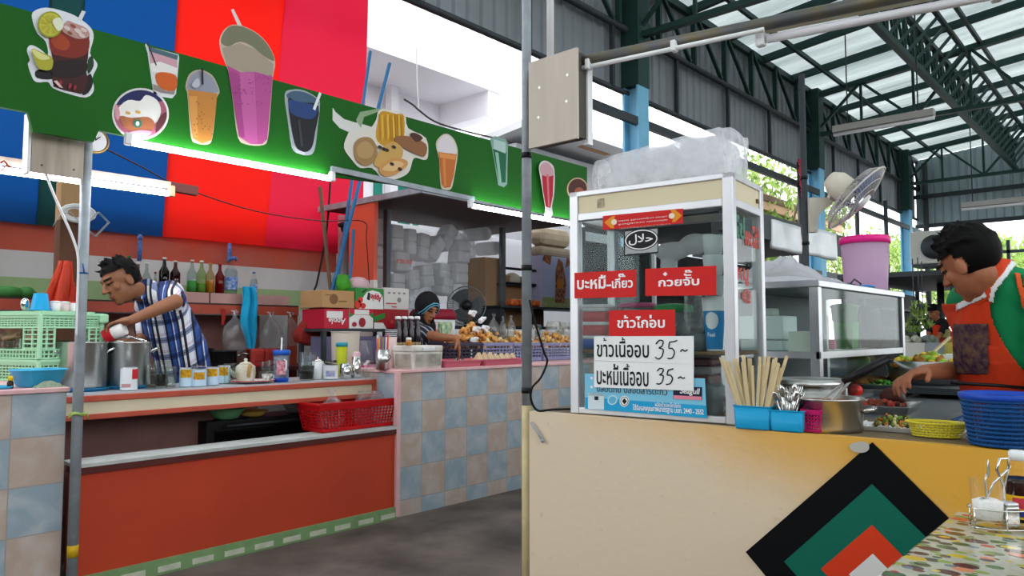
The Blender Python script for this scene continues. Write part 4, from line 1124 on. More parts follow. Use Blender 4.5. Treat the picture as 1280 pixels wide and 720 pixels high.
 # LEFT BLOCK: crates, basin
M_MINT=mat('mint_green_plastic','#a9dcb4',.45,transl=.12)
def crate(loc,rz,L_,W_,H_,label,opening=True):
 t=thing('plastic_crate',label,'crate',loc,rz,group='mint green crates on the left tiled counter')
 b=MB()
 C4=[Vector((sx*L_/2,sy*W_/2,0)) for sx,sy in ((-1,-1),(1,-1),(1,1),(-1,1))]
 up=Vector((0,0,1))
 for i in range(4):
  a,c=C4[i],C4[(i+1)%4];long_=i%2==1
  n=22 if long_ else 14
  if opening:
   lattice(b,a+up*H_*.68,c+up*H_*.68,a+up*H_,c+up*H_,n,4,.006,.28,.1)
   lattice(b,a,c,a+up*H_*.22,c+up*H_*.22,n,2,.006,.12,.1)
   for k in (0,.10,.22,.78,.90,1):b.bar(a.lerp(c,k)+up*H_*.2,a.lerp(c,k)+up*H_*.7,.008)
   for k in range(5):
    for s0,s1 in ((0,.22),(.78,1)):b.bar(a.lerp(c,s0)+up*H_*(.24+.1*k),a.lerp(c,s1)+up*H_*(.24+.1*k),.006)
  else:lattice(b,a,c,a+up*H_,c+up*H_,n,5,.006,.2,.08)
 for p in C4:b.box(p+up*H_/2,(.02,.02,H_),bev=.006)
 b.build('crate_sides',M_MINT,t)
 b=MB()
 for i in range(4):b.bar(C4[i]+up*H_,C4[(i+1)%4]+up*H_,.022,.014)
 b.box(C4[1]+up*(H_-.02),(.05,.05,.05),bev=.01);b.box(C4[2]+up*(H_-.02),(.05,.05,.05),bev=.01)
 b.build('rim',M_MINT,t)
 b=MB();b.box((0,0,.004),(L_,W_,.006));b.build('bottom',M_MINT,t)
 return t
cp=onD(48,470,3.60)
ca=math.atan2(ray(48,416).y,ray(48,416).x)
rz=ca-PI/2+.62
LC,WC=.34,.52
cdir=Matrix.Rotation(rz,3,'Z')
off=cdir@Vector((-LC/2,-WC/2,0))
base=Vector((cp.x,cp.y,ZT+.001))-Vector((off.x,off.y,0))
HB,HT=.10,.225
crate(base,rz,LC,WC,HB,'lower mint green plastic crate with closed lattice sides',False)
ct=crate(base+Vector((0,0,HB+.009)),rz,LC,WC,HT,'upper mint green plastic crate with handle openings, full of glasses')
ztop=base.z+HB+.009
for i in range(12):
 u,v=(i%4)/3-.5,(i//4)/2-.5
 p=base+cdir@Vector((v*.22,u*.38,HB+.017))
 cup('drinking_glass',p,.026,.033,.085,M_GLASS,'clear drinking glass stored in the upper mint green crate','glass',group='glasses in the mint green crate',n=16)
def crate_top(px,dy):
 for k in range(200):
  P=onD(px,416,3.3+k*.005);q=cdir.inverted()@(Vector((P.x,P.y,0))-Vector((base.x,base.y,0)))
  if abs(q.x)<LC/2-.05 and abs(q.y)<WC/2-dy:return Vector((P.x,P.y,base.z+HB+.009+HT+.0075))
 return Vector((base.x,base.y,base.z+HB+HT+.0165))
b=MB();b.box((0,0,0),(LC-.05,WC-.05,.008));o=b.build('tray_board',M_MINT);o.location=base+Vector((0,0,HB+.009+HT+.011));o.rotation_euler=(0,0,rz);tag(o,'mint green tray board lying on the upper crate','tray')
P=crate_top(49,.10);P.z+=.0085
t=thing('blue_cup','bright blue plastic cup upside down on the mint green crates','cup',P)
s=mpp(P)
b=MB();b.lathe([(.047,0),(.044,.004),(.031,.086),(.028,.088),(.001,.088)],n=24);b.build('body',mat('cyan_plastic','#1c9fd4',.35,transl=.15),t)
b=MB();b.tube([(.05*math.cos(a),.05*math.sin(a),.004) for a in [i*PI/10 for i in range(20)]],.003,closed=True);b.build('rim',mat('cyan_plastic','#1c9fd4'),t)
P=crate_top(30,.12);P.z+=.0085
t=thing('spoon','steel ladle spoon leaning at the top of the crates','spoon',P)
b=MB();b.ball((0,0,.034),(.022,.012,.032),12);b.build('bowl',M_STEEL2,t)
b=MB();b.tube([(0,0,.012),(.05,.03,.006),(.12,.05,.004)],.004);b.build('handle',M_STEEL2,t)
for i,(px,cols) in enumerate(((68,'#d9d5d4'),(80,'#c9b7b4'),(92,'#e0dcdc'),(104,'#cfc7c2'))):
 P=crate_top(px,.08+.02*(i%2));P.z+=.0085
 t=cup('lidded_cup',P,.021,.025,.045,C(cols,.3),('leftmost of the','second of the','third of the','rightmost of the')[i]+' four small pale cups on the upper crate','cup',group='small cups on the crate',n=16)
 b=MB();b.lathe([(.0255,.045),(.0255,.05),(.01,.053)],n=16);b.build('lid',C('#b8332c' if i==2 else '#dcdcdc',.35),t)
for k,(u,v) in enumerate(((-.12,-.14),(-.12,.04))):
 p=base+cdir@Vector((u,v,HB+.02+.085))
 b=MB()
 rr=random.Random(k)
 b.grid(lambda u,v:((u-.5)*.15,.01*math.sin(u*11+k)+.012*math.sin(v*9),v*.075+.012*math.sin(u*7)),12,8)
 o=b.build('paper_pack',mat('brown_paper_pack','#9a8468',.6,var=.5,scale=20));o.location=p;o.rotation_euler=(.3,0,rz+PI/2);modmesh(o,('SOLIDIFY',{'thickness':.03}))
 tag(o,'brown paper pack lying on the glasses in the crate, '+('left' if k==0 else 'right')+' of two','paper pack')
M_CYAN2=mat('sky_blue_plastic','#45b4dd',.35,transl=.15)
P=spot(50,3.80,ZT+.0005)
t=thing('plastic_basin','sky blue plastic basin in front of the green crates','basin',P,.2)
s=mpp(P)
b=MB();b.rect_loft([(.068,.055,0),(.075,.06,.004),(.098,.075,.072),(.105,.08,.074),(.103,.078,.077),(.094,.071,.072),(.07,.056,.008),(.01,.01,.008)],rad=.5);b.build('bowl',M_CYAN2,t)
b=MB();b.tube([(.105*c_,.08*s_,.0745) for c_,s_ in [(math.copysign(abs(math.cos(a))**.6,math.cos(a)),math.copysign(abs(math.sin(a))**.6,math.sin(a))) for a in [i*PI/16 for i in range(32)]]],.004,closed=True);b.build('rim',M_CYAN2,t)
P=spot(63,3.71,ZT+.0005)
b=MB()
b.grid(lambda u,v:((u-.5)*.12,(v-.5)*.06,.028*math.sin(PI*u)*math.sin(PI*v)+.004*math.sin(u*20)*math.sin(v*12)),16,10)
o=b.build('grey_green_cloth',mat('sage_cloth','#8b9a86',.9,var=.4,scale=60));o.location=P;tag(o,'folded grey-green cloth on the tiled counter beside the blue basin','cloth')
P=spot(15.5,3.74,ZT+.0005)
t=thing('sauce_bottle','tiny brown bottle with a yellow cap at the far left of the tiled counter','bottle',P)
b=MB();b.lathe([(.011,0),(.0125,.003),(.0125,.026),(.008,.033),(.007,.036)],n=16);b.build('glass',mat('brown_bottle','#2a1510',.2),t)
b=MB();b.lathe([(.0105,.034),(.0105,.05),(.006,.054)],n=14);b.build('cap',C('#e0b91c',.4),t)
P=spot(-8,3.76,ZT+.0005)
b=MB();b.rect_loft([(.06,.05,0),(.07,.06,.012),(.066,.056,.012),(.057,.047,.004)],rad=.3);o=b.build('blue_tray',mat('sky_blue_plastic','#45b4dd'));o.location=P;tag(o,'blue plastic tray cut by the left edge of the picture','tray')
# DRINKS COUNTER
ZC=ZD+.0008
M_BLUETRAY=mat('blue_tray_plastic','#1c6d9c',.4)
def stockpot(px0,px1,ytop,Y,label):
 pc=(px0+px1)/2;P=spot(pc,Y,ZC)
 r=(px1-px0)/2*mpp(P);h=onY(pc,ytop,Y-r).z-ZC-.012
 tr=thing('tray','round blue plastic tray under the '+('left' if px0<100 else 'right')+' stockpot','tray',P)
 b=MB();b.lathe([(r*1.05,0),(r*1.12,.012),(r*1.08,.013),(r*1.0,.004),(.001,.004)],n=32);b.build('dish',M_BLUETRAY,tr)
 b=MB();b.tube([(r*1.12*math.cos(a),r*1.12*math.sin(a),.012) for a in [i*PI/16 for i in range(32)]],.003,closed=True);b.build('rim',M_BLUETRAY,tr)
 t=thing('stockpot',label,'pot',P+Vector((0,0,.0045)))
 b=MB();b.lathe([(r*.96,0),(r,.012),(r,h),(r*1.03,h+.004),(r*1.03,h+.009),(r*.96,h+.008),(r*.95,.02),(.001,.02)],n=40);b.build('body',M_STEEL,t)
 for s_ in (-1,1):
  a0=facing(P)+s_*1.35
  e=Vector((math.cos(a0),math.sin(a0),0));q=Vector((-e.y,e.x,0));zz=h*.88
  b=MB();b.tube([e*r+q*-.04+Vector((0,0,zz-.02)),e*(r+.028)+q*-.035+Vector((0,0,zz)),e*(r+.034)+Vector((0,0,zz+.004)),e*(r+.028)+q*.035+Vector((0,0,zz)),e*r+q*.04+Vector((0,0,zz-.02))],.006);b.build('handle',M_STEEL2,t)
 b=MB();b.lathe([(r*.93,h*.84),(.001,h*.84)],n=32,cap=False);b.build('contents',mat('dark_coffee','#160d0a',.2),t)
 return t,P,r,h
stockpot(76,132,428,4.20,'left of two tall steel stockpots on the drinks counter, beside the pole')
t,P,r,h=stockpot(136,187,428,4.22,'right of two tall steel stockpots on the drinks counter, in front of the man')
b=MB();b.tube([(r*.8*math.cos(a),r*.8*math.sin(a),h+.012+.02*max(0,math.sin(a))) for a in [i*PI/10 for i in range(14)]],.006);b.tube([(r*.5,-r*.4,h+.012),(0,0,h+.04),(-r*.9,r*.1,h+.016)],.004);b.build('filter_ring',M_STEEL2,t)
M_TINW=mat('tin_white_paper','#d9dde0',.4);M_TINRIM=mat('tin_rim','#b9babb',.3,.9)
def tin(px,Y,wpx,ytop,label,lab,deco,name='milk_tin',foil=False,group=None):
 P=spot(px,Y,ZC);r=wpx/2*mpp(P);h=onY(px,ytop,Y-r).z-ZC
 t=thing(name,label,'tin',P,facing(P),group=group)
 b=MB();b.lathe([(r,0),(r,h),(r*.93,h),(r*.93,h-.004),(.001,h-.004)],n=24);b.build('can',M_TINRIM,t)
 b=MB();b.lathe([(r*1.01,.004),(r*1.01,h-.005)],n=24,cap=False);b.build('paper_label',lab,t)
 for nm,m_,a0,a1,v0,v1 in deco:
  b=MB();b.grid(lambda u,v:(r*1.025*math.cos(a0+(a1-a0)*u),r*1.025*math.sin(a0+(a1-a0)*u),h*(v0+(v1-v0)*v)),8,2);b.build(nm,m_,t)
 if foil:
  b=MB();b.grid(lambda u,v:((u-.5)*r*2.6+.006,(v-.5)*r*1.6,h+.006+.02*u+.004*math.sin(u*14)*math.sin(v*9)),8,6);b.build('opened_lid',M_STEEL2,t)
 return t
M_RED=C('#c0242c',.4);M_YEL=mat('yellow_flower_print','#d9a21f',.4,var=.7,scale=60,col2='#6b3a1a');M_LBLUE=mat('light_blue_paper','#b9cfe0',.4)
tin(163,4.02,19.5,459.5,'white tin with a red label in front of the right stockpot',M_TINW,[('red_panel',M_RED,-.2+.55,1.5,.5,.93),('small_print',mat('pale_print','#b98a90',.4),-.9,.2,.15,.3)],'coffee_tin')
tin(234,4.05,15,460,'flower-labelled milk tin, leftmost of the group of four',M_LBLUE,[('flower_print',M_YEL,-1.0,.9,.5,.92)],group='flower-labelled milk tins on the drinks counter')
tin(250,4.03,18,461,'flower-labelled milk tin with its lid bent open',M_LBLUE,[('flower_print',M_YEL,-.7,.8,.4,.8)],foil=True,group='flower-labelled milk tins on the drinks counter')
tin(267,4.06,15,459,'flower-labelled milk tin, third of the group of four',M_LBLUE,[('flower_print',M_YEL,-1.0,.8,.5,.92)],group='flower-labelled milk tins on the drinks counter')
tin(281,4.16,15,457,'flower-labelled milk tin, rightmost of the group of four, under a glass',M_LBLUE,[('flower_print',M_YEL,-.9,.7,.45,.92)],group='flower-labelled milk tins on the drinks counter')
def glass_jug(px,Y,wpx,ytop,label,handle=True,fill=None,lean=0):
 P=spot(px,Y,ZC);r=wpx/2*mpp(P);h=onY(px,ytop,Y-r).z-ZC
 t=thing('glass_jug' if handle else 'glass_jar',label,'jug' if handle else 'jar',P,facing(P)+PI/2)
 b=MB();b.lathe([(r*.85,0),(r*.9,.004),(r*.95,h*.5),(r*1.05,h),(r*1.0,h),(r*.9,h*.5),(r*.82,.008),(.001,.008)],n=22);b.build('glass',CLR,t)
 if fill:b=MB();b.lathe([(r*.8,.009),(r*.86,h*fill[1]),(.001,h*fill[1])],n=20);b.build('contents',C(fill[0],.15),t)
 if handle:b=MB();b.tube([(r*.95,0,h*.85),(r*1.6,0,h*.75),(r*1.55,0,h*.35),(r*.92,0,h*.2)],.0045);b.build('handle',CLR,t)
 b=MB();b.tube([(r*1.03*math.cos(a),r*1.03*math.sin(a),h) for a in [i*PI/10 for i in range(20)]],.002,closed=True);b.build('rim',CLR,t)
 return t
glass_jug(191,4.04,13,457,'clear glass measuring jug beside the red and white tin',fill=('#4a3a2c',.2))
glass_jug(203,4.10,18,452,'round glass jar with dark coffee grounds',False,('#1a100c',.5))
glass_jug(215,4.02,13,459,'clear glass jug left of the flower-labelled tins',fill=('#6b6258',.12))
t=glass_jug(288,4.10,14,455,'empty clear glass right of the flower-labelled tins',False)
P=spot(317,4.08,ZC);s=mpp(P)
t=thing('plate','white plate with red rim carrying the teapot','plate',P)
b=MB();b.lathe([(.06,0),(.085,.006),(.128,.014),(.126,.017),(.08,.009),(.001,.008)],n=40);b.build('dish',M_WHITE,t)
b=MB();b.tube([(.127*math.cos(a),.127*math.sin(a),.0155) for a in [i*PI/20 for i in range(40)]],.0025,closed=True);b.build('red_rim',M_RED,t)
Pt=P+Vector((-.03,.03,.0095))
t=thing('teapot','white ceramic teapot with brown flowers and a carved wooden handle','teapot',Pt,facing(Pt))
mcer=mat('flowered_ceramic','#ddd9cf',.25,var=.8,scale=11,col2='#a58a5c')
b=MB();b.lathe([(.045,0),(.052,.006),(.058,.05),(.055,.088),(.042,.098),(.038,.1)],n=30);b.build('body',mcer,t)
b=MB();b.lathe([(.04,.098),(.03,.11),(.01,.116),(.008,.122),(.012,.13),(.004,.136)],n=20);b.build('lid',mcer,t)
b=MB();b.tube([(.05,.03,.088),(.085,.025,.096),(.088,.018,.06),(.085,.018,.035),(.058,.02,.03)],[.009,.011,.012,.011,.008]);b.build('handle',mat('carved_wood_handle','#b08a54',.5,var=.4,scale=30),t)
b=MB();b.tube([(-.02,-.05,.03),(-.02,-.085,.06),(-.02,-.10,.095)],[.016,.012,.009]);b.build('spout',mcer,t)
Pt=P+Vector((.062,-.052,.011))
def hnd(b):b.tube([(.03,0,.034),(.045,0,.03),(.044,0,.014),(.028,0,.01)],.003);return M_WHITE
cup('teacup',Pt,.022,.031,.042,mat('patterned_teacup','#e6e3da',.25,var=.9,scale=50,col2='#3c4034'),'small white patterned teacup on the plate beside the teapot',parts=[('handle',hnd)])
for px,Y,y in ((333,4.16,452),(341,4.13,450)):
 Pg=spot(px,Y,ZC);cup('drinking_glass',Pg,.026,.031,onY(px,y,Y).z-ZC,CLR,'clear glass between the teapot and the blue tumbler, '+('left' if px==333 else 'right')+' of two','glass',group='glasses beside the teapot',n=18)
P=spot(352.5,4.02,ZC);s=mpp(P);r=10.2*s;h=onY(352,443,4.0).z-ZC
t=thing('tumbler','clear tumbler with blue lid, blue base and white straw on the drinks counter','cup',P,facing(P))
b=MB();b.lathe([(r*.86,.0),(r*.9,.022),(r*.88,.026)],n=24);b.build('base',C('#1745a8',.3),t)
b=MB();b.lathe([(r*.86,.024),(r*.9,h*.6),(r*.98,h),(r*.92,h),(r*.84,h*.6),(r*.8,.028)],n=24,cap=False);b.build('wall',glassy('tumbler_plastic','#dfe4ec',.1,.05,.3,'#ccd4e0'),t)
b=MB();b.grid(lambda u,v:(r*.97*math.cos(-.6+1.2*u),r*.97*math.sin(-.6+1.2*u),h*(.28+.5*v)),8,4);b.build('printed_panel',mat('red_print','#b8485c',.4,var=.7,scale=45,col2='#e2cfd6'),t)
b=MB();b.lathe([(r*1.04,h-.004),(r*1.06,h+.022),(r*.9,h+.026),(.001,h+.026)],n=24);b.build('lid',C('#1f56b4',.3),t)
b=MB();b.cyl((-.01,-.005,h*.2),(.0,.0,h+.10),.0045,n=10);b.build('straw',M_WHITE,t)
b=MB();b.tube([(r*.9,r*.3,h*.82),(r*1.3,r*.55,h*.78),(r*1.3,r*.55,h*.45),(r*.88,r*.3,h*.4)],.004);b.build('handle',M_WHITE,t)
P=spot(384,4.06,ZC)
t=cup('coffee_glass',P,.045,.052,onY(384,453,4.0).z-ZC,CLR,'glass of black coffee on the drinks counter','glass')
hc=(onY(384,453,4.0).z-ZC)*.8;b=MB();b.lathe([(.041,.008),(.047,hc),(.001,hc)],n=22);b.build('coffee',mat('dark_coffee','#160d0a'),t)
def mug(px,Y,wpx,ytop,m_,label,name='steel_mug',lidm=None):
 P=spot(px,Y,ZC);r=wpx/2*mpp(P);h=onY(px,ytop,Y-r).z-ZC
 t=cup(name,P,r*.98,r,h,m_,label,'mug')
 b=MB();b.tube([(r*.95,-r*.3,h*.85),(r*1.5,-r*.5,h*.75),(r*1.5,-r*.5,h*.35),(r*.95,-r*.3,h*.22)],.005);b.build('handle',m_,t)
 if lidm:b=MB();b.lathe([(r*.9,h),(r*.6,h+.012),(r*.2,h+.014),(r*.1,h+.03)],n=18);b.build('lid',lidm,t)
 return t
mug(398,4.10,14,452,M_WHITE,'white mug right of the glass of black coffee','white_mug',M_STEEL2)
tin(414,4.03,18,456,'white milk tin with torn foil lid beside the steel mug',M_TINW,[('blue_print',mat('blue_red_print','#7d93bf',.4,var=.8,scale=50,col2='#d8b7bb'),-.7,.6,.2,.6)],foil=True)
mug(433,4.04,15,455,M_STEEL2,'short steel mug near the right end of the drinks counter')
P=spot(446,4.03,ZC)
t=cup('steel_canister',P,.031,.031,onY(446,446,4.0).z-ZC,M_STEEL2,'tall slim steel canister at the right end of the drinks counter','canister')
b=MB();b.lathe([(.024,.02),(.026,.16),(.02,.172)],n=14);b.build('pink_contents',mat('pink_pack','#e0b9c0',.5),t)
clear_bag(spot(464,4.04,ZC),.12,.085,'crumpled clear bag at the right end of the drinks counter',12,tie=False)
for i in range(5):
 P=spot(385,4.36,ZC+i*.018)
 cup('plastic_cup',P,.05,.062,.095,glassy('pet_cup','#f4f7f8',.06,.1,.03),'clear plastic cup in the nested stack behind the black coffee','cup',group='nested stack of clear plastic cups',n=20)
P=spot(427.5,4.25,ZC);s=mpp(P)
t=thing('tumbler','yellow-green tumbler with a teal lid behind the steel mug','cup',P)
h=onY(427,432,4.25).z-ZC
b=MB();b.lathe([(.030,0),(.034,.004),(.037,h)],n=22);b.build('body',C('#b4bd1f',.35),t)
b=MB();b.lathe([(.04,h-.006),(.041,h+.018),(.03,h+.022)],n=22);b.build('lid',C('#2b93a4',.35),t)
P=spot(432,4.31,ZC)
t=thing('bin','beige plastic bin behind the yellow-green tumbler','bin',P)
h=onY(432,415,4.3).z-ZC
b=MB();b.lathe([(.085,0),(.09,.006),(.098,h),(.094,h),(.085,.01),(.001,.01)],n=28);b.build('body',mat('beige_plastic','#c5b9ab',.5,transl=.1),t)
b=MB();b.tube([(.098*math.cos(a),.098*math.sin(a),h) for a in [i*PI/14 for i in range(28)]],.004,closed=True);b.build('rim',mat('beige_plastic','#c5b9ab'),t)
P=spot(462,4.22,ZC)
t=thing('tissue_box','pink box with white tissue behind the canister','tissue box',P)
b=MB();b.box((0,0,.035),(.11,.07,.07),bev=.006);b.build('box',C('#c83a78',.45),t)
b=MB();b.grid(lambda u,v:((u-.5)*.08,(v-.5)*.04,.07+.03*math.sin(PI*u)+.006*math.sin(u*20)),8,5);b.build('tissue',M_WHITE,t)
clear_bag(spot(455,4.32,ZC),.16,.24,'crinkled clear bag of cups behind the canister',17,tie=False)
t=thing('stove_box','black metal stove box under the drinks counter','stove',(2.25,4.45,.577))
xa,xc=onY(259,540,4.12).x,onY(396,540,4.12).x
t.location=((xa+xc)/2,4.26,.30)
b=MB();b.box((0,0,.18),(xc-xa,.26,.36),bev=.008);b.build('body',M_BLACK,t)
b=MB();b.box((0,-.135,.19),(xc-xa-.1,.012,.24),bev=.004);b.build('door',mat('dark_glass','#0a0a0b',.15),t)
b=MB();b.cyl((-.25,-.155,.33),(.25,-.155,.33),.008);b.build('handle',M_DKSTEEL,t)
for sx in (-1,1):b=MB();b.box((sx*(xc-xa)*.45,0,-.15),(.05,.2,.30));b.build('leg',M_BLACK,t)
for px,c,r,lab in ((285,'#6fae7a',.11,'green plastic bowl on top of the black stove under the counter'),(372,'#8f9296',.09,'grey steel pan on the black stove under the counter'),(318,'#b99a4a',.09,'flat yellowish dish on the black stove under the counter')):
 P=spot(px,4.22,.661)
 t=cup('bowl',P,r*.6,r,.06 if px!=318 else .03,C(c,.4),lab,'bowl')
 b=MB();b.tube([(r*math.cos(a),r*math.sin(a),.06 if px!=318 else .03) for a in [i*PI/12 for i in range(24)]],.004,closed=True);b.build('rim',C(c,.4),t)
M_REDP=mat('red_plastic','#c4151b',.4,transl=.1)
x0,x1=onY(398,520,3.76).x,onY(509,520,3.76).x
rbk=basket('red_basket',((x0+x1)/2-.005,3.87,.5775),0,(x1-x0)*.88,.20,(x1-x0)*1.0,.23,.168,M_REDP,'red plastic basket of clear bags on the white ledge',26,8,6,bar=.006,top=.22,bot=.1,rim=.018)
for dx,w_,sd,lab in ((-.17,.17,31,'left'),(.12,.22,32,'right')):
 clear_bag(((x0+x1)/2+dx,3.87,.5885),w_,.235 if dx<0 else .21,lab+' clear bag of small packets in the red basket',sd,tie=dx<0,sq=.8)
 lm=None
 # BOOTH BEHIND THE SECOND COUNTER
M_BROWN=mat('dark_brown_boarding','#4c3731',.65,var=.35,scale=3,stretch=(1,6,1))
t=thing('booth_roof','low brown boarded roof with pale metal edge over the second stall','roof',(5.8,5.2,2.3))
b=MB();b.box((5.0,5.17,2.32),(2.3,1.42,.03));buildw(b,'boarding',M_BROWN,t)
b=MB();b.box((3.845,5.17,2.315),(.03,1.44,.05));b.box((5.0,4.455,2.315),(2.3,.03,.05));buildw(b,'metal_edge',M_GALV,t)
b=MB();b.box((5.6,5.95,1.15),(3.0,.05,2.3));o=struct(b,'wall_booth',mat('milky_backlit_sheet','#e6e7e9',.6,var=.2,scale=2,transl=.8))
M_PART=mw
b=MB();b.box((3.87,5.24,1.149),(.04,.36,2.29))
mp2=bpy.data.materials.new('orange_white_partition');mp2.use_nodes=True
nt=mp2.node_tree;N=nt.nodes;L=nt.links
tc=N.new('ShaderNodeTexCoord');sp=N.new('ShaderNodeSeparateXYZ');L.new(tc.outputs['Object'],sp.inputs[0])
g=N.new('ShaderNodeMath');g.operation='GREATER_THAN';g.inputs[1].default_value=1.62;L.new(sp.outputs['Z'],g.inputs[0])
mx=N.new('ShaderNodeMix');mx.data_type='RGBA';mx.inputs[6].default_value=lin('#d0cbc8');mx.inputs[7].default_value=lin('#d9583c');L.new(g.outputs[0],mx.inputs[0]);L.new(mx.outputs[2],N['Principled BSDF'].inputs['Base Color'])
struct(b,'wall_partition',mp2)
b=MB();b.ball((0,0,0),(.10,.05,.06),12);b.ball((.09,.0,-.05),(.06,.04,.11),12);b.ball((-.06,0,.03),(.07,.05,.03),10)
b.cyl((.0,0,.0),(.0,0,.19),.012,n=8)
o=b.build('black_bundle',C('#0d0d0f',.6));o.location=(3.92,5.5,2.10);tag(o,'black cloth bundle hung under the roof edge beside the orange partition','bundle')
def stick(name,x0,y0,x1,y1,Ya,Yb,r,m_,label,cat='pole'):
 p0,p1=onY(x0,y0,Ya),onY(x1,y1,Yb);d=(p1-p0);p1=p0+d*(p0.z/(p0.z-p1.z)) if p1.z>0 else p1
 b=MB();b.cyl(p0,p1,r,n=12);b.ball(p0,r,8);return tag(b.build(name,m_),label,cat)
M_BLUEP=mat('blue_pole_paint','#2d6c9c',.4)
stick('long_pole',487,80,418,352,4.95,4.95,.016,M_BLUEP,'longest blue pole leaning by the orange partition, right of two','pole')
stick('long_pole',463,65,425,330,5.05,5.05,.014,M_BLUEP,'thinner blue pole leaning beside the crimson tarpaulin, left of two','pole')
stick('wooden_stick',400,235,413,362,5.1,5.1,.015,mat('brown_stick','#6f5343',.7),'brown wooden stick leaning on the back wall','stick')
stick('short_pole',442,288,438,345,4.9,4.9,.012,M_BLUEP,'short blue stick leaning on the orange partition','pole')
YR=5.30
xr0,xr1=onY(484,300,YR).x,onY(716,300,YR).x;xrm=onY(628,300,YR).x
t=thing('storage_rack','grey steel storage rack at the back of the second stall','rack',((xr0+xr1)/2,YR,0))
for x in (xr0,xrm,xr1):
 for y in (YR,5.85):b=MB();b.box((x,y,1.145),(.05,.05,2.29));buildw(b,'post',mat('grey_green_post','#5d6668',.5,.2),t)
zsh=[1.24,1.70]
b=MB();b.box(((xr0+xr1)/2,(YR+5.85)/2,zsh[0]-.015),(xr1-xr0+.4,.6,.03));buildw(b,'shelf',M_DKSTEEL,t)
for dz in (.0,.16):
 b=MB();b.bar((xrm,YR,zsh[1]+dz),(xr1,YR,zsh[1]+dz),.025);buildw(b,'rail',M_BLACK,t)
b=MB();b.box(((xrm+xr1)/2,(YR+5.85)/2,zsh[1]-.01),(xr1-xrm,.56,.02));buildw(b,'upper_shelf',M_DKSTEEL,t)
GF='packs of white foam boxes on the storage rack'
fp=None
def foam_pack(x0,x1,y0,y1,label,rot=0.0,Y=5.42,red=False,rows=2):
 global fp
 P0,P1=onY((x0+x1)/2,y1,Y),onY((x0+x1)/2,y0,Y)
 s=mpp(P0);w_=(x1-x0)*s*.97;h=P1.z-P0.z
 t=thing('foam_box_pack',label,'foam boxes',(P0.x,Y+.09,(P0.z+P1.z)/2),group=GF,rot=(0,rot,0))
 b=MB();n=max(2,int(h/.11))
 for k in range(n):
  z=-h/2+h*(k+.5)/n
  b.rect_loft([(w_*.475,.08,z-h/n*.49),(w_*.5,.085,z-h/n*.3),(w_*.5,.085,z+h/n*.3),(w_*.475,.08,z+h/n*.49)],rad=.3,n=4)
 b.build('foam_boxes',M_FOAM,t)
 b=MB();b.rect_loft([(w_*.46,.08,-h/2-.004),(w_*.54,.093,-h*.3),(w_*.53,.095,h*.1),(w_*.54,.092,h*.35),(w_*.46,.08,h/2+.004)],rad=.3,n=4);b.build('clear_wrap',glassy('milky_wrap','#ffffff',.015,.2,.06,'#f2f4f6'),t)
 if red:b=MB();b.box((0,-.098,.0),(w_*1.0,.004,h*.22));b.build('printed_band',mat('red_white_print','#d0503c',.5,var=.8,scale=40,col2='#efe6e4'),t)
 return t
FP=[(466,484,273,306,'upper',0),(468,483,309,333,'middle',0),(471,486,336,366,'lower',0),(489,508,281,313,'a',0),(508,524,286,318,'b',0),(524,540,292,325,'c',.12),(493,517,315,339,'red',0),(490,510,342,366,'d',0),(511,528,337,362,'e',-.1),(528,546,331,358,'f',-.15),(540,557,295,326,'tilt',.62),(555,572,281,313,'tilt2',.62),(571,592,300,328,'h',0),(569,590,328.5,354,'i',0),(549,567,329,348,'j',.05),(552,570,348,368,'k',.2)]
FL=['topmost foam box pack left of the left rack post','middle foam box pack left of the left rack post','lowest foam box pack left of the left rack post','foam box pack just right of the left rack post, near the roof','foam box pack second right of the left rack post, near the roof','slightly tilted foam box pack left of the two steeply tilted ones','foam box pack with a red printed band','foam box pack under the one with the red band','foam box pack above the carton tops, second in the bottom row',"foam box pack above the woman's head, third in the bottom row",'lower of the two steeply tilted foam box packs','higher of the two steeply tilted foam box packs','upright foam box pack above the grey fan, upper of two','upright foam box pack above the grey fan, lower of two','small foam box pack under the tilted packs','small foam box pack beside the fan, below the tilted packs']
for i,((a,c,y0_,y1_,k,rt),lb) in enumerate(zip(FP,FL)):foam_pack(a,c,y0_,y1_,lb,rt,Y=5.38+.02*(i%3),red=k=='red')
for i,(a,c,y0_,y1_) in enumerate(((492,560,300,372),(560,610,290,372),(465,492,280,372))):
 P0,P1=onY((a+c)/2,y1_,5.62),onY((a+c)/2,y0_,5.62)
 clear_bag((P0.x,5.70,1.2405),(c-a)*mpp(P0),P1.z-1.24,'large milky bag of foam trays at the back of the rack, '+('centre','right','left')[i],40+i,tie=False,sq=.28,m_=glassy('milky_bag','#f0f2f4',.03,.25,.75,'#eef0f2'),name='storage_bag')
for i,(px,py) in enumerate(((608,292),(622,310))):
 P=onY(px,py,5.42);b=MB();r=8.5*mpp(P)
 b.cyl(P,P+Vector((.02,.3,.01)),r,n=20);
 for k in range(4):b.cyl(P+Vector((0,-.004-k*.003,0)),P+Vector((0,0,0)),r*(.95-k*.2),n=18)
 tag(b.build('foam_bowl_roll',M_FOAM),'roll of white foam bowls lying end-on in the rack, '+('upper' if i==0 else 'lower'),'foam bowls')
M_CARD=mat('brown_cardboard','#a5805a',.75,var=.2,scale=5);M_CARD2=mat('tan_cardboard','#bb9a72',.75,var=.2,scale=5)
def pxbox(x0,x1,Y,y0,y1):
 a,c=onY(x0,400,Y).x,onY(x1,400,Y).x;m_=(x0+x1)/2
 return a,c,onY(m_,y1,Y).z,onY(m_,y0,Y).z
GC='cartons in the second stall'
a,c,z0,z1=pxbox(606,626,5.38,322,374);carton('cardboard_box',a,c,5.38,.3,zsh[0]+.001,z1,[M_CARD],'brown cardboard box left of the right rack post',GC)
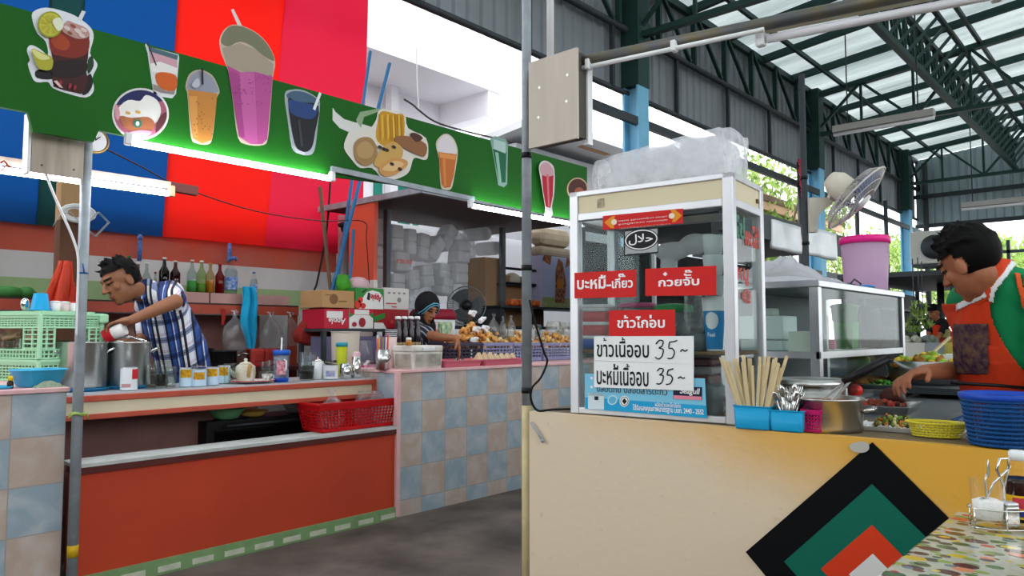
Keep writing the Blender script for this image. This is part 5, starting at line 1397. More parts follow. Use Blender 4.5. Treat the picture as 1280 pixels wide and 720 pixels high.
a,c,z0,z1=pxbox(631,656,5.38,345,374);carton('cardboard_box',a,c,5.38,.3,zsh[0]+.001,z1,[M_CARD],'brown cardboard box right of the right rack post',GC)
a,c,z0,z1=pxbox(662,680,5.38,350,374);carton('cardboard_box',a,c,5.38,.3,zsh[0]+.001,z1,[mat('dark_cardboard','#6a4a3a',.7)],'dark brown cardboard box half hidden by the steel pole',GC)
for i,(px,py,w_) in enumerate(((640,317,18),(668,318,16))):
 P=onY(px,338,5.42);P.z=zsh[1]+.001
 b=MB();b.lathe([(w_*mpp(P)*.5,0),(w_*mpp(P)*.6,.05),(w_*mpp(P)*.5,.1),(w_*mpp(P)*.2,.13)],n=20);o=b.build('foam_bowl_stack',mat('ivory_foam','#c9c3b4',.7));o.location=P;tag(o,'ivory foam bowl stack on the upper rack shelf, '+('left' if i==0 else 'right')+' of the steel pole','foam bowls')
a,c,z0,z1=pxbox(678,716,5.2,321,385)
t=carton('coffee_carton',a,c,5.2,.25,z0,z1,[mat('lilac_print','#b4b4d6',.5)],'tall printed carton with a coffee cup picture beside the glass cabinet',GC,[('green_base_print',mat('green_grass_print','#8f9a4e',.5,var=.7,scale=40,col2='#c9c2a0'),[[(0,0),(1,0),(1,.2),(0,.2)]]),('splash_print',mat('coffee_print','#6a2f18',.5,var=.8,scale=30,col2='#c98a62'),[[(.4,.1),(.72,.1),(.78,.5),(.66,.9),(.52,.98),(.42,.7)],[(.0,.9),(.25,.82),(.3,1),(.05,1)],[(.75,.8),(1,.9),(1,1),(.8,1)]]),('label_print',mat('amber_print','#c77a32',.5),[[(.47,.38),(.67,.38),(.67,.56),(.47,.56)]])])
zz=z1
for i,(x0,x1,y0_,y1_) in enumerate(((677,716,309,321),(676,716,284,308))):
 a,c,q0,q1=pxbox(x0,x1,5.22,y0_,y1_)
 b=MB();r=(q1-q0)/2
 b.box(((a+c)/2,5.32,zz+.002+r),(c-a,.2,2*r),bev=r*.7);zz+=2*r+.004
 tag(b.build('cup_roll',mat('kraft_cup_paper','#b5a289',.6,var=.3,scale=8)),'tan wrapped roll of cups on the printed coffee carton, '+('lower' if i==0 else 'upper'),'cups')
t=thing('carton_stand','dark table behind the snack baskets, holding the coffee carton','table',(6.4,5.2,0))
b=MB();b.box((0,.12,z0-.012),(1.9,.5,.02));b.build('table_top',M_DKSTEEL,t)
for sx in (-1,1):b=MB();b.box((sx*.9,.1,(z0-.024)/2),(.05,.4,z0-.024));b.build('leg',M_DKSTEEL,t)
for i,px in enumerate((640,652,668)):
 P=spot(px,5.1,z0-.0015);
 if i<3:b=MB();b.box((0,0,.035),(.12,.1,.07),bev=.02);o=b.build('red_snack_pack',mat('red_snack_foil','#a81c1c',.3,var=.7,scale=30,col2='#d98a3a'));o.location=P;tag(o,('leftmost','middle','rightmost')[i]+' red snack pack on the dark table behind the crisps','snack pack','red snack packs')
b=MB()
xa,xc=onY(487,300,YR-.06).x,onY(627,300,YR-.06).x
b.grid(lambda u,v:(xa+(xc-xa)*u,YR-.06+.02*math.sin(u*23+v*3)+.012*math.sin(u*51),1.45+.83*v),60,8)
tag(b.build('plastic_sheet',glassy('clear_sheet','#ffffff',.015,.12,.05,'#f2f4f6'),recalc=False),'clear plastic sheet hung across the foam boxes between the rack posts','plastic sheet')
GC2='fruit cartons beside the woman'
YK=4.72
t=thing('carton_rack','purple-grey rack of crates carrying the fruit cartons','rack',(3.5,YK+.2,0))
a0,c0,zq0,zq1=pxbox(405,512,YK,386,411)
b=MB();b.box(((a0+c0)/2,YK+.15,zq0-.012),(c0-a0+.05,.34,.022));buildw(b,'shelf',M_DKSTEEL,t)
for x in (a0,c0):
 for y in (YK,YK+.3):b=MB();b.box((x,y,(zq0-.023)/2),(.03,.03,zq0-.023));buildw(b,'post',M_DKSTEEL,t)
b=MB();b.box(((a0+c0)/2,YK+.12,zq0-.16),(c0-a0-.06,.2,.2));buildw(b,'purple_crate',mat('purple_grey_plastic','#6f6a86',.5,var=.3,scale=10),t)
MR,MG,MWt=C('#b71d34',.45),C('#2f7d35',.45),C('#dcd9d6',.45)
rc=lambda u0,v0,u1,v1:[(u0,v0),(u1,v0),(u1,v1),(u0,v1)]
el_=lambda cu,cv,ru,rv,n=16:[(cu+ru*math.cos(2*PI*i/n),cv+rv*math.sin(2*PI*i/n)) for i in range(n)]
a,c,q0,q1=pxbox(405,436,YK,386,411)
t=carton('fruit_carton',a,c,YK,.3,q0,q1,[MR],'crimson fruit carton with a white label, lower left of the stack',GC2,[('white_label',MWt,[rc(.1,.55,.75,.88)])])
textw('Apple',(c-.03,YK-.004,q0+.095),(-1,0,.05),(0,0,-1),(c-a)*.7,.065,MWt,t,bold=.02,shear=.2)
a,c,q0,q1=pxbox(436.5,467,YK,386,411)
carton('fruit_carton',a,c,YK,.3,q0,q1,[MWt],'white fruit carton with red fruit print, lower middle of the stack',GC2,[('red_top_print',MR,[rc(0,.7,1,1)]),('green_corner_print',MG,[[(0,.55),(.2,.7),(0,.8)],[(.8,.7),(1,.5),(1,.85)]]),('label_print',MWt,[rc(.2,.72,.8,.95)]),('fruit_print',mat('red_fruit_print','#a32534',.4,var=.6,scale=40),[el_(.52,.32,.14,.24),el_(.2,.22,.1,.12)])])
a,c,q0,q1=pxbox(467.5,511,YK,386,411)
carton('fruit_carton',a,c,YK,.3,q0,q1,[C('#9c1d26',.45)],'dark red fruit carton with green print, lower right behind the woman',GC2,[('green_print',MG,[[(0,.3),(.3,.55),(.3,.8),(0,.6)]]),('white_print',MWt,[[(0,0),(.35,0),(.25,.3),(0,.3)]]),('fruit_print',mat('bright_red_fruit','#c43a3a',.4),[el_(.5+.13*i,.35+.2*(i%2),.05,.1) for i in range(4)])])
zb_k=onY(440,386,YK).z
a,c,q0,q1=pxbox(402,443,YK,363,386)
carton('fruit_carton',a,c,YK,.3,q1-.0-(q1-zb_k)+.003,q1,[mat('kraft_carton','#b58c5e',.75,var=.15,scale=6)],'plain brown carton with a round printed mark on the fruit cartons',GC2,[('round_print',mat('brown_print','#7d5738',.7),[el_(.35,.5,.13,.3),rc(.1,.7,.28,.75),rc(.5,.35,.75,.42)])])
a,c,q0,q1=pxbox(443.5,479,YK,360,385)
t=carton('fruit_carton',a,c,YK,.3,zb_k+.003,q1,[MG],'green and white fruit carton with red apples and lettering, upper middle',GC2,[('white_arc_print',MWt,[[(.1,0),(1,0),(.97,.6),(.85,.82),(.6,.9),(.4,.8),(.25,.5)]]),('red_apple_print',mat('red_apple_print','#c9352a',.4),[el_(.1,.2,.12,.2),el_(.27,.14,.1,.14),el_(.18,.42,.09,.14)]),('black_print',M_BLACK,[[(.4,.45),(.5,.4),(.52,.75),(.44,.8)],[(.25,.75),(.4,.9),(.38,.95),(.22,.8)]])])
textw('Apple',(a+(c-a)*.92,YK-.006,zb_k+.125),(-1,0,.12),(0,0,-1),(c-a)*.40,.07,MR,t,bold=.02,shear=.2)
a,c,q0,q1=pxbox(479.5,511,YK,360,385)
carton('fruit_carton',a,c,YK,.3,zb_k+.003,q1,[C('#c9c4be',.55)],'pale grey carton with small print, upper right beside the headscarf',GC2,[('grey_print',C('#7d7873',.5),[rc(.15+.2*i,.72,.25+.2*i,.8) for i in range(4)]+[el_(.6,.45,.08,.12)]),('red_print',MR,[rc(.08,.25,.5,.3),rc(.3,.1,.5,.15)])])
P=onY(431,361,YK+.12)
clear_bag((P.x,YK+.14,onY(440,363,YK).z+.0),.12,.13,'bright green plastic bag on top of the cartons',51,tie=False,m_=mat('green_bag','#4fae2f',.35,transl=.35),name='green_bag')
P=onY(447,361,YK+.12)
b=MB();b.lathe([(.09,0),(.098,.04),(.085,.08),(.05,.105),(.01,.112)],n=24);o=b.build('pink_basin',mat('dusty_pink_basin','#c9a5ab',.5));o.location=(P.x+.03,YK+.16,onY(447,362,YK).z+.002);tag(o,'dusty pink basin upturned on the cartons beside the green bag','basin')
b=MB()
b.rect_loft([(.06,.03,0),(.15,.06,.03),(.16,.06,.10),(.10,.05,.18),(.05,.03,.25),(.03,.02,.30)],rad=.5,n=5)
b.tube([(0,0,.29),(.005,.02,.36),(-.005,.05,.42)],.007)
o=b.build('red_cloth_bag',mat('maroon_cloth','#8f2a24',.85,var=.35,scale=14));P=onY(392,432,5.0);o.location=P;tag(o,'dark red cloth bag hanging left of the fruit cartons','bag')
# SECOND COUNTER TOP
ZK=ZT+.0008
x0,x1,y0,y1,z0,z1=cart_corner(491,516,554,YC+.03,432,ZK)
t=thing('foam_cooler','stained white foam cooler box on the corner of the tiled counter','cooler',((x0+x1)/2,(y0+y1)/2,ZK))
w_,d_,h=x1-x0,y1-y0,z1-ZK
M_OLDFOAM=mat('stained_foam','#dedad2',.85,var=.6,scale=7,col2='#a19b90',bump=.2,bscale=90)
b=MB();b.rect_loft([(w_*.47,d_*.47,0),(w_*.5,d_*.5,h*.72)],rad=.08,n=3,smooth=False);b.build('tub',M_OLDFOAM,t)
b=MB();b.box((0,0,h*.86),(w_*1.0,d_*1.0,h*.26),bev=.008);b.build('lid',M_OLDFOAM,t)
b=MB();b.box((-.0,-d_*.5-.003,h*.84),(w_*.38,.02,h*.18),bev=.006);b.build('handle_block',M_FOAM,t)
b=MB();b.poly([(-w_*.4,-d_*.5-.001,h*.1),(w_*.42,-d_*.5-.001,h*.1),(w_*.42,-d_*.5-.001,h*.62),(-w_*.4,-d_*.5-.001,h*.62)]);b.poly([(-w_*.5-.001,d_*.38,h*.1),(-w_*.5-.001,-d_*.38,h*.1),(-w_*.5-.001,-d_*.38,h*.62),(-w_*.5-.001,d_*.38,h*.62)]);b.build('recessed_panel',mat('grimy_foam','#bdb7ac',.85,var=.8,scale=11,col2='#787269'),t)
zc_=z1+h*.0
ztopc=ZK+h*.99+.0008
P=spot(510,(y0+y1)/2-.02,ztopc)
t=thing('honey_jar','small amber honey jar with a white lid on the foam cooler','jar',P);P.x=spot(511,3.85,0).x;t.location=(spot(511,y0+.06,0).x,y0+.06,ztopc)
b=MB();b.lathe([(.017,0),(.02,.003),(.02,.032),(.016,.038)],n=18);b.build('glass',mat('honey','#c07a22',.1,coat=.5),t)
b=MB();b.lathe([(.018,.036),(.018,.052),(.012,.054)],n=16);b.build('lid',M_WHITE,t)
for i in range(4):
 px=497.5+i*8
 Y=4.16
 P=spot(px,Y,ZK);h2=onY(px,396,Y).z-ZK
 bottle(P,.027,h2,mat('dark_bottle_glass','#241a24',.15,coat=.4),None,0,M_WHITE,('leftmost','second','third','rightmost')[i]+' of four dark syrup bottles with white caps behind the foam cooler','dark syrup bottles behind the foam cooler',mat('gold_black_label','#5c4a34',.5,var=.9,scale=70,col2='#c9b98a'),neck=.2,nr=.62)
P=spot(489,4.02,ZK)
t=cup('cup_stack',P,.032,.04,.21,mat('pink_paper_cups','#e0c3c0',.5,var=.3,scale=20),'pink and white paper cup stack left of the syrup bottles','cups')
b=MB();
for k in range(5):b.tube([(.0405*math.cos(a),.0405*math.sin(a),.21+.012*k) for a in [i*PI/9 for i in range(18)]],.002,closed=True)
b.build('nested_rims',M_WHITE,t)
P=spot(478.5,3.86,ZK);r=.044;h=onY(478,437,3.85).z-ZK
t=thing('straw_canister','steel canister of coloured straws at the corner of the tiled counter','canister',P)
b=MB();b.lathe([(r,0),(r,h),(r*.94,h),(r*.94,.01),(.001,.01)],n=26);b.build('body',M_STEEL,t)
b=MB();b.tube([(r,.0,h*.85),(r+.012,-.02,h*.6),(-r*.2,-r-.01,h*.38)],.003);b.build('wire_handle',M_BLACK,t)
rnd=random.Random(3)
for i,c in enumerate(('#d7a62b','#6a4aa0','#cf4a3a','#b9c23a','#e0e0dc','#c65a96','#d7862b','#8a5ab0','#4a9a58','#e6d6c6','#c43a5a','#e0b94a')):
 a=i*.52;b=MB();q=Vector((r*.6*math.cos(a),r*.6*math.sin(a),.012));b.cyl(q,q+Vector((.012*math.cos(a),.012*math.sin(a),h+.06+rnd.random()*.03)),.0045,n=8);b.build('straw',C(c,.4),t)
M_TRAY=mat('rose_tray','#c9687a',.45)
for i,(a,c) in enumerate(((556,604),(605,656))):
 xa,xc=onY(a,440,YC+.02).x+.004,onY(c,440,YC+.02).x-.004
 t=thing('pink_tray',('left' if i==0 else 'right')+' pink plastic tray on the tiled counter'+(' with metal tongs' if i==0 else ' with wrapped sandwiches'),'tray',((xa+xc)/2,YC+.16,ZK),group='pink trays on the tiled counter')
 W=xc-xa
 b=MB();b.rect_loft([(W*.46,.13,0),(W*.5,.145,.045),(W*.485,.138,.045),(W*.45,.125,.006),(.01,.01,.006)],rad=.12,n=3,smooth=False);b.build('dish',M_TRAY,t)
 b=MB();b.box((0,-.146,.043),(W,.008,.008));b.box((0,.146,.043),(W,.008,.008));b.build('rim',M_TRAY,t)
M_BREAD=mat('white_bread','#dcc6a0',.85,var=.3,scale=30);M_FILL=mat('filling','#c98a5a',.7,var=.5,scale=60)
for i in range(7):
 px=598+i*7.0;P=spot(px,YC+.17,ZK+.0075)
 P=Vector((P.x,YC+.17,ZK+.0075))
 t=thing('sandwich','wrapped triangle sandwich in the right pink tray, '+('first','second','third','fourth','fifth','sixth','last')[i]+' from the left','sandwich',P,.25+(i%2)*.1,group='triangle sandwiches in the pink tray')
 for nm,m_,y0_,y1_ in (('bread_slice',M_BREAD,-.022,-.006),('filling',M_FILL,-.006,.004),('bread_slice',M_BREAD,.004,.02)):
  b=MB();b.poly([(y0_-.02,-.05,0),(y0_-.02,.05,0),(y0_+.01,0,.085 if i<3 else .075)],(y1_-y0_,0,0));b.build(nm,m_,t)
for i,px in enumerate((583,592)):
 P=spot(px,YC+.10,ZK+.0075);b=MB();b.ball((0,0,.018),(.05,.035,.018),14);b.ball((.0,0,.024),(.04,.028,.016),12);o=b.build('bread_bun',mat('golden_bun','#c98f4e',.6,var=.5,scale=12,col2='#8a5228'));o.location=P;tag(o,'golden bun in the left pink tray, '+('left' if i==0 else 'right')+' of two','bun')
P=spot(571,YC+.13,ZK+.0075)
t=thing('tongs','metal tongs lying in the left pink tray','tongs',P,.5)
b=MB();b.tube([(-.08,0,.006),(0,.012,.035),(.09,.018,.06)],[.006,.008,.011]);b.build('arm',M_STEEL2,t)
b=MB();b.tube([(-.08,0,.006),(0,-.014,.03),(.09,-.02,.04)],[.006,.008,.011]);b.build('arm',M_STEEL2,t)
M_LILAC=mat('lilac_grey_plastic','#8f91b4',.5,transl=.1);M_DKLIL=mat('dark_purple_plastic','#3f3a4c',.5)
def crisps_crate(a,c,Y,ytop,label,m_):
 xa,xc=onY(a,440,Y).x,onY(c,440,Y).x;h=onY((a+c)/2,ytop,Y).z-ZK
 return basket('snack_crate',((xa+xc)/2,Y+.1,ZK),0,(xc-xa)*.94,.18,(xc-xa)*.98,.2,h,m_,label,9,5,4,bar=.009,top=.12,bot=.18,rim=.014,group='lattice crates of crisps on the tiled counter',cat='crate'),xa,xc,h
MCH=[mat('crisp_gold','#d9a04a',.6),mat('crisp_orange','#cf9350',.6),mat('crisp_pale','#e3c58c',.6)]
for i,(a,c,m_) in enumerate(((557,602,M_DKLIL),(604,641,M_LILAC),(642,678,M_LILAC),(679,722,M_LILAC))):
 t,xa,xc,h=crisps_crate(a,c,YC+.33,429,('dark purple lattice crate by the arm of the woman','lilac lattice crate left of the steel pole','lilac lattice crate just behind the steel pole','lilac lattice crate beside the glass cabinet')[i],m_)
 if i:
  b=MB()
  lumps('crisps',t,MCH,(0,0,h*.8),((xc-xa)*.47,.09,.13),130,.022,60+i)
 else:lumps('fried_pieces',t,[mat('orange_snack','#cf8a48',.55),mat('amber_snack','#dca860',.55)],(0.05,0,h*.8),((xc-xa)*.4,.08,.1),40,.025,66)
zcr=onY(640,429,YC+.33).z
for i,(px,dy,w_,h_) in enumerate(((617,.30,.13,.22),(629,.36,.10,.2),(639,.32,.11,.21),(693,.3,.22,.17),(706,.36,.2,.16),(668,.33,.2,.14))):
 P=spot(px,YC+.43,zcr+.02)
 clear_bag(P,w_,h_,('knotted bag of crisps, leftmost on the crates','knotted bag of crisps, second on the crates','knotted bag of crisps beside the steel pole','bulging bag of crisps near the cabinet','bulging bag of crisps against the glass cabinet','bag of crisps behind the steel pole')[i],70+i,tie=i<3,group='clear bags of crisps on the crates',m_=glassy('crisp_bag','#f0eee8',.12,.12,.12),sq=.5)
for i,(px,py,rz_) in enumerate(((590,392,.3),(602,400,-.4),(595,412,.2),(606,411,.5),(592,425,0.1))):
 P=onY(px,py,YC+.36)
 b=MB();b.box((0,0,0),(.07,.03,.035),Euler((.2,rz_,.3)).to_matrix(),bev=.006);b.box((.015,-.012,.012),(.045,.02,.022),Euler((.5,rz_*.5,.1)).to_matrix(),bev=.005)
 o=b.build('paper_pack',mat('white_paper_pack','#e8e8ea',.6));o.location=P;tag(o,('topmost','upper right','middle','right middle','lowest')[i]+' of the white paper packs heaped over the orange snacks','paper pack','white paper packs by the snacks')
P=spot(594,YC+.38,ZK+.2)
t=thing('orange_snack_bag','bag of orange fried snacks behind the white paper packs','snack bag',(P.x,YC+.42,zcr-.02))
lumps('snack_pieces',t,[mat('orange_snack','#c9632a'),mat('amber_snack','#d98c3a')],(0,0,.06),(.11,.05,.13),60,.022,67)
P=spot(583,5.0,0)
cz=onY(583,382,5.0).z;R_=24*mpp(onY(583,382,5.0))
def fan(loc,rot,R,label,post=None,mblade=None,spokes=48,mgrill=None):
 t=thing('fan',label,'fan',loc,rot=rot)
 mg=mgrill or mat('grey_grill','#6b6e70',.4,.5);RXm=Matrix.Rotation(PI/2,3,'X')
 b=MB()
 for rr,yy in ((R,0),(R*.72,-.025),(R*.42,-.038)):b.tube([(rr*math.cos(a),yy,rr*math.sin(a)) for a in [i*PI/20 for i in range(40)]],.006 if rr==R else .0025,closed=True,n=6)
 for k in range(spokes):
  a=2*PI*k/spokes;c_,s_=math.cos(a),math.sin(a)
  b.tube([(R*c_,0,R*s_),(R*.72*c_,-.025,R*.72*s_),(R*.2*c_,-.042,R*.2*s_)],.0016,n=4)
  b.tube([(R*c_,.002,R*s_),(R*.8*c_,.05,R*.8*s_),(R*.2*c_,.065,R*.2*s_)],.0016,n=4)
 b.build('grill',mg,t)
 b=MB();b.lathe([(R*.26,.04),(R*.24,.052),(.001,.056)],M=RXm,n=24);b.build('front_cap',M_BLACK if not mblade else M_WHITE,t)
 for k in range(3):
  b=MB();a0=k*2*PI/3
  b.grid(lambda u,v:((R*(.15+.72*u))*math.cos(a0+(v-.5)*(1.5-.3*u)),.012+.03*(v-.5),(R*(.15+.72*u))*math.sin(a0+(v-.5)*(1.5-.3*u))),8,8);b.build('blade',mblade or mat('grey_blade','#4c5054',.4,transl=.2),t)
 b=MB();b.lathe([(R*.3,-.03),(R*.34,-.06),(R*.34,-.15),(R*.2,-.2),(.001,-.21)],M=RXm,n=24);b.build('motor_housing',M_BLACK if not mblade else mat('cream_fan_plastic','#cfc8b8',.4),t)
 return t
t=fan((P.x,5.0,cz),(0,0,facing(P)+PI/2+.1),R_,'grey table fan with black hub in front of the foam boxes')
b=MB();b.cyl((0,.10,0),(0,.10,-cz+.01),.02,n=12);b.lathe([(.2,-cz+.001),(.19,-cz+.03),(.03,-cz+.06)],o=(0,.1,0),n=28);b.build('stand',M_BLACK,t)
t=thing('side_table','low dark side table behind the crates of crisps','table',(spot(556,4.75,0).x,4.85,0))
a,c,q0,q1=pxbox(532,575,4.72,385,425);zst=onY(553,425,4.72).z
b=MB();b.box((0,0,zst-.012),(c-a+.1,.36,.022));b.build('table_top',M_DKSTEEL,t)
for sx in (-1,1):b=MB();b.box((sx*(c-a)*.45,0,(zst-.024)/2),(.04,.3,zst-.024));b.build('leg',M_DKSTEEL,t)
a,c,q0,q1=pxbox(536,572,4.80,386,425)
t=thing('red_cooler','dark red lidded cooler box behind the woman','cooler',((a+c)/2,4.94,zst));W=c-a;H=q1-zst
b=MB();b.rect_loft([(W*.46,.12,0),(W*.48,.13,H*.66)],rad=.15,n=3);b.build('tub',M_WHITE,t)
b=MB();b.rect_loft([(W*.5,.14,H*.66),(W*.5,.14,H*.85),(W*.44,.11,H)],rad=.2,n=3);b.build('lid',C('#8e1f33',.4),t)
for i,(x0,x1,m_,lb) in enumerate(((529,549,mat('white_red_pack','#d8d3cd',.4,var=.9,scale=28,col2='#b02a35'),'white packet with red print behind the woman'),(550,567,mat('yellow_green_pack','#d8d2b4',.4,var=.9,scale=28,col2='#3a9a68'),'pale packet with green and yellow print behind the woman'))):
 a,c,q0,q1=pxbox(x0,x1,4.70,402,425)
 b=MB();b.box(((a+c)/2,4.74,(zst+q1)/2),(c-a-.006,.07,q1-zst-.002),bev=.012);b.box(((a+c)/2,4.70,(zst+q1)/2),((c-a)*.8,.012,(q1-zst)*.7),bev=.005);tag(b.build('snack_packet',m_),lb,'snack packet')
 # PEOPLE
def blob(name,shapes,voxel,mats,parent,matfn=None,smooth=4,keep=None,thick=None,origin=None):
 """one continuous skin over tapered capsules ('c', p0, r0, p1, r1) and ellipsoids ('e', centre, radii, 3x3)"""
 b=MB()
 for s in shapes:
  if s[0]=='c':
   _,p0,r0,p1,r1=s;p0=Vector(p0);p1=Vector(p1)
   b.ball(p0,r0,14);b.ball(p1,r1,14)
   if(p1-p0).length>1e-4:b.cyl(p0,p1,r0,r1,n=16)
  else:
   b.ball(s[1],s[2],20,s[3] if len(s)>3 else None)
 o=b.build(name,mats,None)
 modmesh(o,('REMESH',{'mode':'VOXEL','voxel_size':voxel,'use_smooth_shade':True}),('SMOOTH',{'factor':.5,'iterations':smooth}))
 me=o.data
 if keep:
  bm=bmesh.new();bm.from_mesh(me)
  bm.faces.ensure_lookup_table();bm.normal_update()
  bmesh.ops.delete(bm,geom=[f for f in bm.faces if not keep(f.calc_center_median(),f.normal)],context='FACES')
  bm.to_mesh(me);bm.free()
 if thick:modmesh(o,('SOLIDIFY',{'thickness':thick,'offset':1}));me=o.data
 if matfn:
  for p in me.polygons:p.material_index=matfn(p.center,p.normal)
 for p in me.polygons:p.use_smooth=True
 o.parent=parent;me.transform(PM(parent).inverted())
 return o
def frame3(f,u):
 f=Vector(f).normalized();u=Vector(u);r=f.cross(u).normalized();u=r.cross(f).normalized()
 return Matrix((r,f,u)).transposed()
def head_shapes(c,R,k=1.0):
 p=lambda x,y,z:Vector(c)+R@Vector((x*k,y*k,z*k))
 e=lambda x,y,z,a,b_,d:('e',p(x,y,z),(a*k,b_*k,d*k),R)
 S=[e(0,-.012,.03,.076,.094,.088),e(0,.018,-.035,.060,.070,.085),e(0,.060,-.095,.028,.024,.022),e(0,.05,-.07,.042,.036,.035),e(0,.078,.035,.05,.016,.018),('c',p(0,.090,.014),.009*k,p(0,.112,-.022),.013*k),e(.012,.100,-.027,.008,.010,.007),e(-.012,.100,-.027,.008,.010,.007),e(0,.086,-.056,.023,.012,.006),e(0,.085,-.066,.020,.012,.007),e(.04,.055,-.02,.024,.020,.024),e(-.04,.055,-.02,.024,.020,.024)]
 for s in (-1,1):
  S+=[e(s*.078,-.008,-.012,.010,.020,.032),e(s*.03,.082,.010,.014,.010,.008)]
 return S
def head_mat(c,R,k=1.0):
 Ri=R.transposed()
 def f(q,n):
  l=Ri@(Vector(q)-Vector(c))/k
  if l.y>.06:
   for s in (-1,1):
    if abs(l.x-s*.031)<.017 and abs(l.z-.034)<.0055:return 1
    if abs(l.x-s*.03)<.015 and abs(l.z-.010)<.0048:return 1
   if abs(l.x)<.024 and-.072<l.z<-.053 and l.y>.08:return 2
  return 0
 return f
def hand_shapes(w,d,n,size=1.0,curl=.5,thumb=1,spread=1.0):
 """wrist w, direction d of the hand, palm normal n (fingers curl towards n)"""
 d=Vector(d).normalized();n=Vector(n);n=(n-d*n.dot(d)).normalized();s=d.cross(n)
 w=Vector(w);S=[]
 pc=w+d*.045*size
 R=Matrix((s,d,n)).transposed()
 S.append(('e',pc,(.040*size,.050*size,.016*size),R));S.append(('c',w,.024*size,pc,.022*size))
 for i,(off,ln) in enumerate(((-.030,.068),(-.010,.078),(.011,.073),(.030,.058))):
  p=w+d*.085*size+s*off*size*1.0;a=0;seg=ln/3*size*1.15;dirv=(d+s*off*2.0*spread).normalized();r=.0088*size
  for k in range(3):
   a+=curl*(.55+.25*k)
   q=p+(dirv*math.cos(a)+n*math.sin(a))*seg
   S.append(('c',p,r,q,r*.92));p=q;r*=.92
 tb=w+d*.025*size-s*.034*size*thumb
 t1=tb+(d*.6-s*thumb*.55+n*.45).normalized()*.036*size;t2=t1+(d*.8-s*.1*thumb+n*.6).normalized()*.03*size
 S+=[('c',tb,.0125*size,t1,.011*size),('c',t1,.0105*size,t2,.009*size)]
 return S
V=lambda px,py,D:onD(px,py,D)
def legs(hipc,side,floor_z=0.0,fwd=None):
 S=[]
 for s in (-1,1):
  h=hipc+side*s*.085;k=Vector((h.x,h.y,hipc.z*.53))+fwd*.03;a=Vector((h.x,h.y,.085))+side*s*.02
  S+=[('c',h,.085,k,.056),('c',k,.056,a,.038),('c',a+Vector((0,0,-.035))-fwd*.03,.035,a+fwd*.14+Vector((0,0,-.05)),.03)]
 return S
SKIN=lambda n,c,c2:mat(n,c,.5,var=.35,scale=7,col2=c2,spec=.35)
LIP=mat('lips','#8a4a3e',.45);BROW=mat('dark_brow','#1d1412',.6)
HAIR=mat('black_hair','#060505',.7,spec=.15)
# man in the plaid shirt leaning over the stockpots
dm=.10
S_l=V(212,368,4.26+dm);S_r=V(186,386,4.52+dm);E_l=V(219,377,4.0+dm);W_l=V(165,400,3.86+dm);W_r=V(158,428,4.22+dm);E_r=V(178,428,4.42+dm)
HC=V(152,352,4.20+dm);NB=V(186,368,4.34+dm);CH=V(208,396,4.46+dm);BL=V(226,440,4.60+dm);HP=V(234,478,4.70+dm)
fw=(-_r*.55-_f*.76+Vector((0,0,-.42))).normalized()
Rh=frame3(fw,Vector((0,0,1))-_r*.25)
t=thing('person','man in a blue and white plaid shirt bending over the stockpots','person',(HP.x,HP.y,0))
fh=Vector((fw.x,fw.y,0)).normalized();sd=fh.cross(Vector((0,0,1)))
SK1=SKIN('tan_skin','#8f5c3f','#6d4229')
HDd=(V(140,404,3.84+dm)-W_l).normalized()
body=head_shapes(HC,Rh,1.06)+[('c',HC-Rh@Vector((0,.03,.06)),.055,NB,.06),('c',NB,.06,CH,.11),('c',CH,.11,BL,.12),('c',BL,.12,HP,.12),('c',S_l,.048,NB,.05),('c',S_r,.05,NB,.05),('c',S_l,.050,E_l,.040),('c',E_l,.042,W_l,.026),('c',S_r,.05,E_r,.04),('c',E_r,.04,W_r,.026)]+legs(HP,sd,0,fh)+hand_shapes(W_l,HDd,-Vector((0,0,1))-_f*.0,1.0,.62,1)+hand_shapes(W_r,(V(140,424,4.15+dm)-W_r),Vector((0,0,-1)),1.0,.5,-1)
blob('body',body,.0055,[SK1,BROW,LIP],t,head_mat(HC,Rh,1.06),smooth=3)
def plaid(name,axu,axv):
 mm=bpy.data.materials.new(name);mm.use_nodes=True
 nt=mm.node_tree;N=nt.nodes;L=nt.links
 tc=N.new('ShaderNodeTexCoord')
 def band(ax,pitch,stops):
  d=N.new('ShaderNodeVectorMath');d.operation='DOT_PRODUCT';d.inputs[1].default_value=ax;L.new(tc.outputs['Object'],d.inputs[0])
  q=N.new('ShaderNodeMath');q.operation='DIVIDE';q.inputs[1].default_value=pitch;L.new(d.outputs['Value'],q.inputs[0])
  f=N.new('ShaderNodeMath');f.operation='FRACT';L.new(q.outputs[0],f.inputs[0])
  c=N.new('ShaderNodeValToRGB');c.color_ramp.interpolation='CONSTANT';e=c.color_ramp.elements
  e[0].position=0;e[0].color=lin(stops[0][1]);e[1].position=stops[1][0];e[1].color=lin(stops[1][1])
  for p_,h_ in stops[2:]:x=e.new(p_);x.color=lin(h_)
  L.new(f.outputs[0],c.inputs[0]);return c
 a=band(axu,.135,[(0,'#141828'),(.10,'#f2f2f6'),(.30,'#c9d2e8'),(.36,'#141828'),(.44,'#2f58a0'),(.58,'#1b3874'),(.66,'#dfe6f4'),(.70,'#2f58a0'),(.82,'#141828'),(.90,'#f2f2f6')])
 b2=band(axv,.12,[(0,'#f6f6fa'),(.34,'#cf8fa8'),(.37,'#f6f6fa'),(.42,'#cf8fa8'),(.45,'#eef0f6'),(.58,'#6f80ac'),(.72,'#20253a'),(.77,'#6f80ac'),(.90,'#f2f2f6')])
 m2=N.new('ShaderNodeMix');m2.data_type='RGBA';m2.blend_type='MULTIPLY';m2.inputs[0].default_value=.9
 L.new(a.outputs[0],m2.inputs[6]);L.new(b2.outputs[0],m2.inputs[7]);L.new(m2.outputs[2],N['Principled BSDF'].inputs['Base Color']);N['Principled BSDF'].inputs['Roughness'].default_value=.85
 return mm
